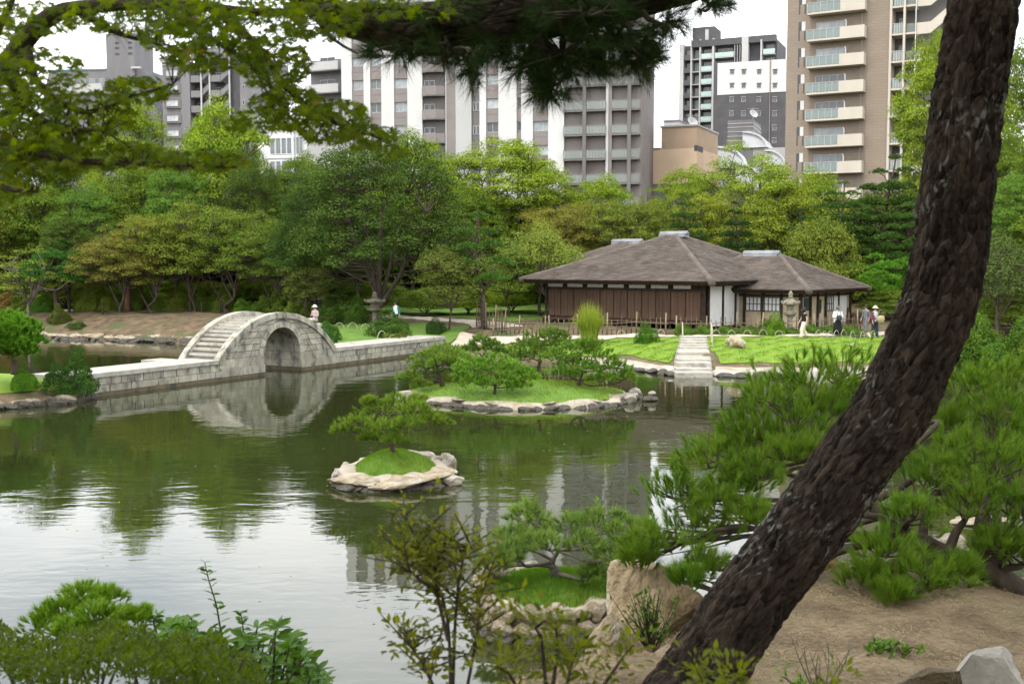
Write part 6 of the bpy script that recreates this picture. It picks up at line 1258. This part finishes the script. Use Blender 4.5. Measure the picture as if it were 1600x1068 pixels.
# clipped azalea mound in the corner
leaves = []; stems = []; base = at(150,1200,3.9)
for q in range(12000):
    px = -60+470*rng.random(); D_ = 3.3+1.7*rng.random(); edge = 1006+12*math.sin(px*0.03)+8*math.sin(px*0.11)+max(0, px-290)**1.25*0.20
    topz = zat(edge+40*(4.2-D_)*(1 if D_ < 4.2 else -0.35)*0.6, D_); x = xat(px, D_); 
    if D_ > 4.2: topz = zat(edge, 4.2)-(D_-4.2)**2*0.5
    c = np.array([x, D_, topz-0.10*rng.random()**2]); d = unit(rng.normal(size=3)+np.array([0,-0.3,0.9])); leaves.append((c, d, 0.023*(0.7+0.6*rng.random())))
for q in range(26): a = at(40+12*q, 1190, 4.0); e = at(-20+16*q, 1030, 4.0+rng.normal()*0.3); stems.append((spline([a, (a+e)/2+rng.normal(size=3)*0.05, e], 6), np.linspace(0.012,0.004,6)))
leafy('azalea_hedge', 'clipped small-leaved hedge filling the near corner', tuple(base), stems, leaves, 'shrub_leaf', 250, rng, 'hedge', (0.42,0.58,0.5))
# broad-leaved bush with upright sprig
leaves = []; stems = []; D_ = 5.4; base = at(370,1220,D_)
def whorl(c, n, s, upv): 
    a0 = rng.random()*6.28
    for q in range(n): a = a0+6.283*q/n; leaves.append((c, np.array([math.cos(a), math.sin(a), upv+rng.normal()*0.25]), 0.76*s*(0.75+0.5*rng.random())))
for q in range(120):
    px = 235+290*rng.random(); top = 985+22*math.sin(px*0.04)+(max(0, px-400)*0.40)+max(0, 300-px)*0.35; py = top+rng.random()**1.4*90; d = D_+rng.normal()*0.35; c = at(px, py, d); b_ = at(330+(px-330)*0.5, 1190, D_)
    stems.append((spline([b_, (b_+c)/2+rng.normal(size=3)*0.04, c], 7), np.linspace(0.011,0.004,7))); whorl(c, 7, 0.095, 0.45); whorl(c-np.array([0,0,0.04]), 5, 0.085, 0.0)
for line in ([(352,1010),(345,985),(338,945),(326,905),(320,878)],[(378,1020),(380,985),(376,955)],[(300,1010),(298,985),(300,962)],[(462,1030),(463,1008),(461,1002)],[(245,990),(240,970),(246,960)]):
    p = spline([at(x, y, D_-0.1) for x, y in line], 16); stems.append((p, np.linspace(0.006,0.002,16)))
    for k in range(3, 16):
        for sg in (-1, 1): leaves.append((p[k], np.array([sg*(0.8+0.3*rng.random()), rng.normal()*0.6, 0.35+rng.normal()*0.3]), (0.06-0.022*k/16)*(0.7+0.5*rng.random())))
leafy('broadleaf_bush', 'glossy broad-leaved bush with one tall upright sprig at the bottom', tuple(base), stems, leaves, 'glossy_leaf', 280, rng)
# ---------------------------------------------------------------- boulders and small plants of the near mound
RKB = [rock_mesh(80+s, MATS['rock_warm'], 4, 15, 0.05, 0.42, 1.0) for s in range(4)]
def near_rock(px, py, D, hw, hh, k, label, rot=0.0, depth=1.0, color=(1,1,1), tilt=(0,0), ms=None):
    c = at(px, py, D); s = D/F; return link('boulder', (ms or RKB)[k], None, c, (tilt[0], tilt[1], rot), (hw*s, hw*s*depth, hh*s), label, 'boulder', color=color)
near_rock(1024, 985, 8.7, 102, 118, 0, 'tall tan lichen-edged boulder between the islet and the leaning trunk', 1.3, 0.9, (1.2,1.12,0.98), (0,-0.12))
near_rock(968, 1050, 8.2, 92, 104, 3, 'broad tan boulder face dropping to the water', 1.2, 0.9, (1.1,1.08,1.0))
near_rock(1046, 1050, 6.6, 58, 42, 2, 'rounded pale orange-stained boulder at the foot of the leaning trunk', 0.2, 0.8, (1.15,1.12,1.0))
near_rock(985, 1062, 6.5, 38, 30, 3, 'small grey boulder half hidden by blurred sprays', 0.9, 0.8, (1.0,1.0,1.0))
near_rock(1545, 1045, 5.8, 85, 72, 3, 'pale grey boulder in the bottom corner', 0.5, 0.8, (1.0,1.0,1.0), ms=[rock_mesh(95+q, MATS['stone_pale'], 4, 15, 0.05, 0.42, 1.0) for q in range(4)])
near_rock(1450, 1085, 5.5, 75, 55, 1, 'dark mossy boulder beside the pale corner one', 2.0, 0.8, (0.5,0.47,0.4))
near_rock(1385, 925, 8.6, 78, 42, 2, 'dark brown rock under the low pine boughs', 0.8, 0.7, (0.42,0.34,0.25))
near_rock(1292, 888, 9.2, 30, 26, 0, 'orange-brown stone on the crest beside the trunk', 0.2, 0.9, (1.0,0.72,0.4))
p = gnd(1490, 868); link('rock', RK[0], None, (p[0],p[1],0.12), 0.4, (0.34,0.28,0.26), 'rounded grey rock standing in the channel behind the low pine', 'rock', color=(0.6,0.58,0.52))
p = gnd(1530, 815); link('rock', RK[4], None, (p[0],p[1],0.0), 0.1, (0.7,0.35,0.10), 'flat pale rock in the channel behind the low pine', 'rock', color=(0.8,0.76,0.66))
p = gnd(1495, 566); link('rock', RKP[0], None, (p[0],p[1]+0.4,0.35), 0.3, (0.75,0.5,0.42), 'pale boulder on the far shore right behind the trunk', 'rock')
# needle litter and clods on the mound
rng = np.random.default_rng(31); n = 60000; X_ = rng.random(n)*7.5-0.2; Y_ = 4.6+rng.random(n)*6.5; ok = sdist(X_, Y_, POND) < -0.15; P = np.column_stack([X_, Y_, terrain(X_, Y_)+0.022])[ok]; n = len(P)
a = rng.random(n)*6.283; d = np.stack([np.cos(a), np.sin(a), rng.normal(size=n)*0.22], 1)*(0.03+0.05*rng.random(n))[:, None]; s = np.stack([-np.sin(a), np.cos(a), 0*a], 1)*0.0026
mat('litter', (0.17,0.11,0.06), (0.42,0.30,0.17), 2.0, 0.9, island=0.5); V = np.stack([P-s, P+s, P+d+np.array([0,0,0.006])], 1).reshape(-1, 3); i = np.arange(n)*3
MB().add(V, np.stack([i, i+1, i+2], 1)).build('litter', MATS['litter'], label='fallen pine needles strewn over the brown mound', kind='stuff')
def tufty(px, py, D, n, s, label, col, h=0.0, spread=0.10):
    c = at(px, py, D); c[2] = th(c[0], c[1]); leaves = []; stems = []
    for q in range(max(3, n//10)):
        e = c+np.array([rng.normal()*spread, rng.normal()*spread, h*(0.6+0.6*rng.random())]); stems.append((spline([c, (c+e)/2+rng.normal(size=3)*0.02, e], 6), np.linspace(0.006,0.002,6)))
        for k in range(10): f_ = 0.35+0.65*rng.random(); leaves.append((c+(e-c)*f_+rng.normal(size=3)*0.02, unit(rng.normal(size=3)+np.array([0,0,0.7])), s*(0.7+0.6*rng.random())))
    return leafy('small_plant', label, tuple(c), stems, leaves, 'glossy_leaf', 0, rng, 'plant', col)
tufty(1018, 1000, 7.8, 420, 0.036, 'small dark bush growing in front of the tall tan boulder', (0.85,0.9,1.0), 0.42, 0.09)
tufty(1365, 1000, 6.9, 60, 0.05, 'low green weed on the brown mound', (1.3,1.3,1.0), 0.06, 0.09); tufty(1408, 1010, 6.8, 40, 0.05, 'second small green weed on the brown mound', (1.4,1.3,1.0), 0.05, 0.07); tufty(1245, 1055, 6.0, 40, 0.04, 'tiny green weed near the trunk foot', (1.5,1.5,1.0), 0.05, 0.05)
tw = MB(); c = at(1285, 1075, 5.8); c[2] = th(c[0], c[1])
for q in range(9):
    e = c+np.array([rng.normal()*0.12, rng.normal()*0.1, 0.22+0.16*rng.random()]); p = spline([c, (c+e)/2+rng.normal(size=3)*0.015, e], 7); tw.tube(p, np.linspace(0.005,0.0015,7), 5)
    for k in (3,4,5): tw.tube([p[k], p[k]+rng.normal(size=3)*0.03+np.array([0,0,0.05])], [0.002,0.001], 4)
tw.build('dry_twigs', MATS['bark_grey'], label='bare dry twigs sticking up from the mound', cat='twigs')
# rounded shrubs and grass of the grassy point
shrub(110, 39.6, 560, 74, (0.06,0.13,0.03), 'round dark glossy shrub at the near end of the causeway', 2); shrub(34, 38.6, 566, 40, (0.12,0.27,0.03), 'small bright bush beneath the rounded pine', 0)
shrub(868, 38.7, 592, 50, (0.10,0.14,0.03), 'low dark bush among the pines of the long island', 1)['category'] = 'bush'
# grass on the near bank in the corner
n = 5000; X_ = -5.2+2.6*rng.random(n); Y_ = 7.0+2.2*rng.random(n); P = np.column_stack([X_, Y_, terrain(X_, Y_)]); P = P[P[:, 2] > 0.1]; mb = MB(); blades(mb, P, 0.30, 0.008, rng, 0.3); mb.build('grass', MATS['grass'], label='tall grass on the near bank in the corner', kind='stuff', color=(1.5,1.4,1.5))
# fallen leaves afloat
fl_ = MB(); n = 130; P = np.column_stack([rng.uniform(-9,6,n), rng.uniform(14,42,n), np.full(n, 0.006)]); leaf_arr(fl_, P, np.tile([0,0,1.0],(n,1))+rng.normal(size=(n,3))*0.03, 0.07, 0.5, rng, 0.02); fl_.build('floating_leaves', MATS['leaf'], label='scattered fallen leaves floating on the pond', kind='stuff', color=(0.5,0.42,0.2))

# wood that closes the garden behind the viewpoint
for k, (x, y, h, r, kd) in enumerate([(-13,-9,12,6,'round0'),(-4,-12,13,6,'dark0'),(6,-11,12,6,'round1'),(14,-6,12,6,'dark0'),(15,4,10,5,'round2')]):
    tm, cm, H0, R0 = T_[kd]; t = empty('broadleaf_tree', (x,y,th(x,y)), 0, ORD[k]+' tree of the wood closing the garden behind the viewpoint', 'tree', 'wood behind the viewpoint')
    link('trunk', tm, t, rot=k*1.3, scale=(r/R0,r/R0,h/H0)); link('crown', cm, t, rot=k*1.3, scale=(r/R0,r/R0,h/H0), color=MG)
# ---------------------------------------------------------------- visitors
mat('skin', (0.50,0.33,0.24), (0.56,0.38,0.28), 5, 0.6); mat('hair', (0.02,0.016,0.014), (0.035,0.028,0.024), 20, 0.5)
def skin_body(joints, edges, radii, m):
    me = bpy.data.meshes.new('body'); names = list(joints); idx = {n: i for i, n in enumerate(names)}
    me.from_pydata([joints[n] for n in names], [(idx[a], idx[b]) for a, b in edges], []); o = bpy.data.objects.new('body_tmp', me); COL.objects.link(o)
    md = o.modifiers.new('s', 'SKIN'); o.modifiers.new('d', 'SUBSURF').levels = 2
    sv = me.skin_vertices[0].data
    for n in names: r = radii[n]; sv[idx[n]].radius = r if hasattr(r, '__len__') else (r, r); sv[idx[n]].use_root = (n == 'pelvis')
    dg = bpy.context.evaluated_depsgraph_get(); ev = o.evaluated_get(dg); out = bpy.data.meshes.new_from_object(ev); out.name = 'body'; out.materials.clear(); out.materials.append(m)
    for p in out.polygons: p.use_smooth = True
    bpy.data.objects.remove(o); return out
def person(x, y, rz, label, top, legs, stride=0.0, sit=False, skirt=None, hat=None, hair=(1,1,1), jacket=None, arms='down', Hs=1.0, z=None, long_hair=False):
    J = {'pelvis':(0,0,0.90),'waist':(0,0.01,1.05),'chest':(0,0,1.27),'neck':(0,0.0,1.42),'neck2':(0,-0.01,1.48),'head':(0,-0.025,1.56),'crown':(0,-0.02,1.67)}
    Rd = {'pelvis':(0.15,0.11),'waist':(0.125,0.095),'chest':(0.15,0.105),'neck':0.055,'neck2':0.05,'head':(0.078,0.092),'crown':(0.062,0.07)}
    E = [('pelvis','waist'),('waist','chest'),('chest','neck'),('neck','neck2'),('neck2','head'),('head','crown')]
    for s, n in ((-1,'r'),(1,'l')):
        st_ = stride*s
        if sit: leg = [('hip',(s*0.09,-0.02,0.86),0.085),('knee',(s*0.12,-0.42,0.86),0.06),('calf',(s*0.12,-0.45,0.62),0.055),('ankle',(s*0.12,-0.42,0.44),0.038),('toe',(s*0.13,-0.58,0.41),0.034)]
        else: leg = [('hip',(s*0.09,st_*-0.1,0.82),0.085),('knee',(s*0.095,-st_*0.5-abs(st_)*0.25,0.48),0.058),('calf',(s*0.095,-st_*0.7,0.33),0.055),('ankle',(s*0.095,-st_*1.0+(0.04 if st_ < 0 else 0),0.08+(0.04 if st_ < 0 else 0)),0.038),('toe',(s*0.105,-st_*1.0-0.14,0.035),0.034)]
        pv = 'pelvis'
        for nm, p, r in leg: J[nm+n] = p; Rd[nm+n] = r; E.append((pv, nm+n)); pv = nm+n
        if arms == 'down': ar = [('sho',(s*0.17,0,1.37),0.058),('elb',(s*0.24,0.03+st_*0.25,1.10),0.042),('wri',(s*0.25,-0.06+st_*0.5,0.88),0.028),('palm',(s*0.25,-0.08+st_*0.55,0.80),0.03)]
        else: ar = [('sho',(s*0.17,0,1.37),0.058),('elb',(s*0.25,-0.02,1.10),0.042),('wri',(s*0.10,-0.22,1.12),0.028),('palm',(s*0.04,-0.25,1.14),0.03)]
        pv = 'chest'
        for nm, p, r in ar: J[nm+n] = p; Rd[nm+n] = r; E.append((pv, nm+n)); pv = nm+n
    if sit: dz = 0.41
    body = skin_body(J, E, Rd, MATS['skin'])
    z = th(x, y) if z is None else z
    t = empty('person', (x, y, z), rz, label, 'person', scale=Hs); b = link('body', body, t)
    fg = MB()
    for n in 'rl':
        w_, p_ = np.array(J['wri'+n]), np.array(J['palm'+n]); d = unit(p_-w_); s = np.cross(d, [0,1.0,0.2]); s = unit(s)
        for q, (o_, l) in enumerate(((-0.026,0.06),(-0.009,0.075),(0.009,0.07),(0.026,0.055))): a = p_+s*o_+d*0.015; fg.tube([a, a+d*l*0.6, a+d*l+np.array([0,-0.015,0])], [0.009,0.008,0.006], 5)
        fg.tube([w_+d*0.03, w_+d*0.05-s*0.035, w_+d*0.09-s*0.045], [0.011,0.010,0.007], 5)
    fg.build('fingers', MATS['skin'], b, True)
    # face
    fc = MB(); hp = np.array(J['head']); MB().lathe([(1e-3,0.02),(0.014,0.0),(0.017,-0.03),(1e-3,-0.035)], 8).build('nose', MATS['skin'], b, True, loc=(hp[0], hp[1]-0.105, hp[2]+0.01))
    for s in (-1, 1): MB().lathe([(1e-3,-0.009),(0.010,0),(1e-3,0.009)], 8).build('eye', MATS['hair'], b, True, loc=(s*0.033, hp[1]-0.098, hp[2]+0.022)); MB().lathe([(1e-3,-0.03),(0.013,0),(1e-3,0.03)], 8).build('ear', MATS['skin'], b, True, loc=(s*0.086, hp[1]+0.01, hp[2]))
    MB().box(-0.025,0.025,-0.004,0.004,-0.005,0.005).build('mouth', MATS['hair'], b, loc=(0, hp[1]-0.092, hp[2]-0.05))
    hm = MB().lathe([(1e-3,0.115),(0.06,0.105),(0.095,0.05),(0.102,0.0),(0.095,-0.05 if not long_hair else -0.2),(0.06,-0.07 if not long_hair else -0.24)], 14); hm.build('hair', MATS['hair'], t, True, loc=(hp[0], hp[1]+0.022, hp[2]+0.03))
    M_ = MATS['cloth']; tb = lambda P, r, sc=None: (P, r)
    def garm(name, parts, col):
        mb = MB()
        for pts, rad, el in parts:
            k = MB().tube(spline(pts, 12), np.interp(np.linspace(0,1,12), np.linspace(0,1,len(rad)), rad), 12); v = np.concatenate(k.v); c = np.mean(np.array(pts), 0); v[:, 1] = c[1]+(v[:, 1]-c[1])*el if el != 1 else v[:, 1]
            v += np.array([0.006*math.sin(40*p[2]+9*p[0]) for p in v])[:, None]*np.array([1,1,0]); off_ = mb.n; mb.v.append(v); mb.n += len(v)
            for q in (3,4): mb.f[q] += [f_+off_ for f_ in k.f[q]]; mb.m[q] += k.m[q]
        return mb.build(name, M_, t, True, color=col)
    torso = [((0,0.0,0.84),(0,0.0,1.05),(0,0,1.27),(0,0,1.38),(0,0,1.43)), (0.185,0.155,0.178,0.15,0.07), 0.72]
    slv = [[(J['sho'+n], J['elb'+n], tuple(np.array(J['elb'+n])*0.25+np.array(J['wri'+n])*0.75)), (0.078,0.062,0.05), 1] for n in 'rl']
    garm('top', [torso]+(slv if jacket is not None or top[3] else [[(s[0][0], tuple((np.array(s[0][0])+np.array(s[0][1]))/2)), (0.078,0.07), 1] for s in slv]), top[:3])
    if jacket is not None:
        garm('jacket', [[((-0.02,0.03,0.78),(-0.02,0.03,1.1),(0,0.03,1.30),(0,0.03,1.42)), (0.205,0.185,0.19,0.09), 0.75]]+[[s[0], (0.09,0.075,0.064), 1] for s in slv], jacket)
    if skirt is not None: garm('skirt', [[((0,0,1.02),(0,0,0.7),(0,0,0.22)), (0.15,0.22,0.27), 0.85]], skirt)
    garm('trousers', [[(J['pelvis'], J['hip'+n], J['knee'+n], J['calf'+n], J['ankle'+n]), (0.13,0.115,0.095,0.09,0.085), 1] for n in 'rl'], legs)
    garm('shoes', [[(tuple(np.array(J['ankle'+n])+np.array([0,0.03,-0.03])), J['toe'+n]), (0.045,0.042), 1] for n in 'rl'], (0.06,0.055,0.05))
    if hat is not None:
        MB().lathe([(1e-3,0.115),(0.07,0.11),(0.098,0.05),(0.104,0.02),(0.19,-0.01),(0.19,-0.018),(0.10,0.0)], 18).build('hat', MATS['cloth'], t, True, loc=(hp[0], hp[1]+0.01, hp[2]+0.055), color=hat)
    return t
def bag(x, y, z, s, col, label, name='shoulder_bag', cat='bag'):
    t = empty(name, (x, y, z), 0.3, label, cat); MB().lathe([(1e-3,-0.16),(0.15,-0.14),(0.19,0.0),(0.16,0.13),(0.05,0.16),(1e-3,0.16)], 14).build('pouch', MATS['cloth'], t, True, scale=(s,s*0.5,s), color=col)
    a = np.linspace(0.1, math.pi-0.1, 10); MB().tube(np.stack([0.13*s*np.cos(a), 0*a, 0.10*s+0.32*s*np.sin(a)], 1), 0.012, 6).build('strap', MATS['cloth'], t, True, color=tuple(c*0.6 for c in col))
pA = (xat(1255,57.6), 57.6); person(*pA, R(-80), 'woman in black T-shirt and cream trousers walking past the stone lantern'.replace('woman','person'), (0.015,0.015,0.018,0), (0.72,0.62,0.52), 0.20, long_hair=True, Hs=0.97)
pB = (xat(1308,59.2), 59.2); person(*pB, R(10), 'person in white jacket and long black skirt holding a dark bag', (0.75,0.75,0.75,1), (0.02,0.02,0.02), 0.0, skirt=(0.012,0.012,0.015), jacket=(0.80,0.80,0.82), arms='front', hat=(0.12,0.11,0.10), Hs=0.95)
bag(pB[0], pB[1]-0.27, th(*pB)+1.0, 0.9, (0.05,0.05,0.06), 'dark bag held by the person in the white jacket')
pC = (xat(1366,60.6), 60.6); person(*pC, R(25), 'person in cream sun hat, red-sleeved top and navy trousers', (0.55,0.60,0.66,1), (0.03,0.035,0.06), 0.08, hat=(0.75,0.66,0.46), jacket=(0.16,0.045,0.06), Hs=1.0)
bag(pC[0]+0.25, pC[1]-0.24, th(*pC)+1.0, 1.25, (0.42,0.36,0.20), 'olive-tan shoulder bag of the person in the sun hat')
pD = (xat(1352,61.6), 61.6); person(*pD, R(-60), 'person in plain grey clothes half behind the one in the sun hat', (0.16,0.165,0.175,1), (0.17,0.175,0.18), 0.1, Hs=0.93)
pE = (xat(619,65.3), 65.3); person(*pE, R(-35), 'person in green jacket over white shirt walking under the great tree', (0.78,0.78,0.76,1), (0.03,0.03,0.035), 0.15, jacket=(0.02,0.20,0.13), Hs=0.97)
xF = xat(493,63.0); zF = zat(501,63.0); person(xF, 63.0, R(-40), 'seated person in white hat and pink blouse beyond the bridge', (0.50,0.36,0.36,1), (0.50,0.42,0.38), 0, sit=True, hat=(0.80,0.80,0.78), arms='front', z=zF-0.80, Hs=1.0)
link('rock', RK[1], None, (xF+0.05, 63.15, (th(xF,63.0)+zF-0.1)/2), 0.3, (0.5,0.42,max(0.2,(zF-0.06-th(xF,63.0))/2+0.1)), 'grey stone the white-hatted visitor sits on', 'rock')
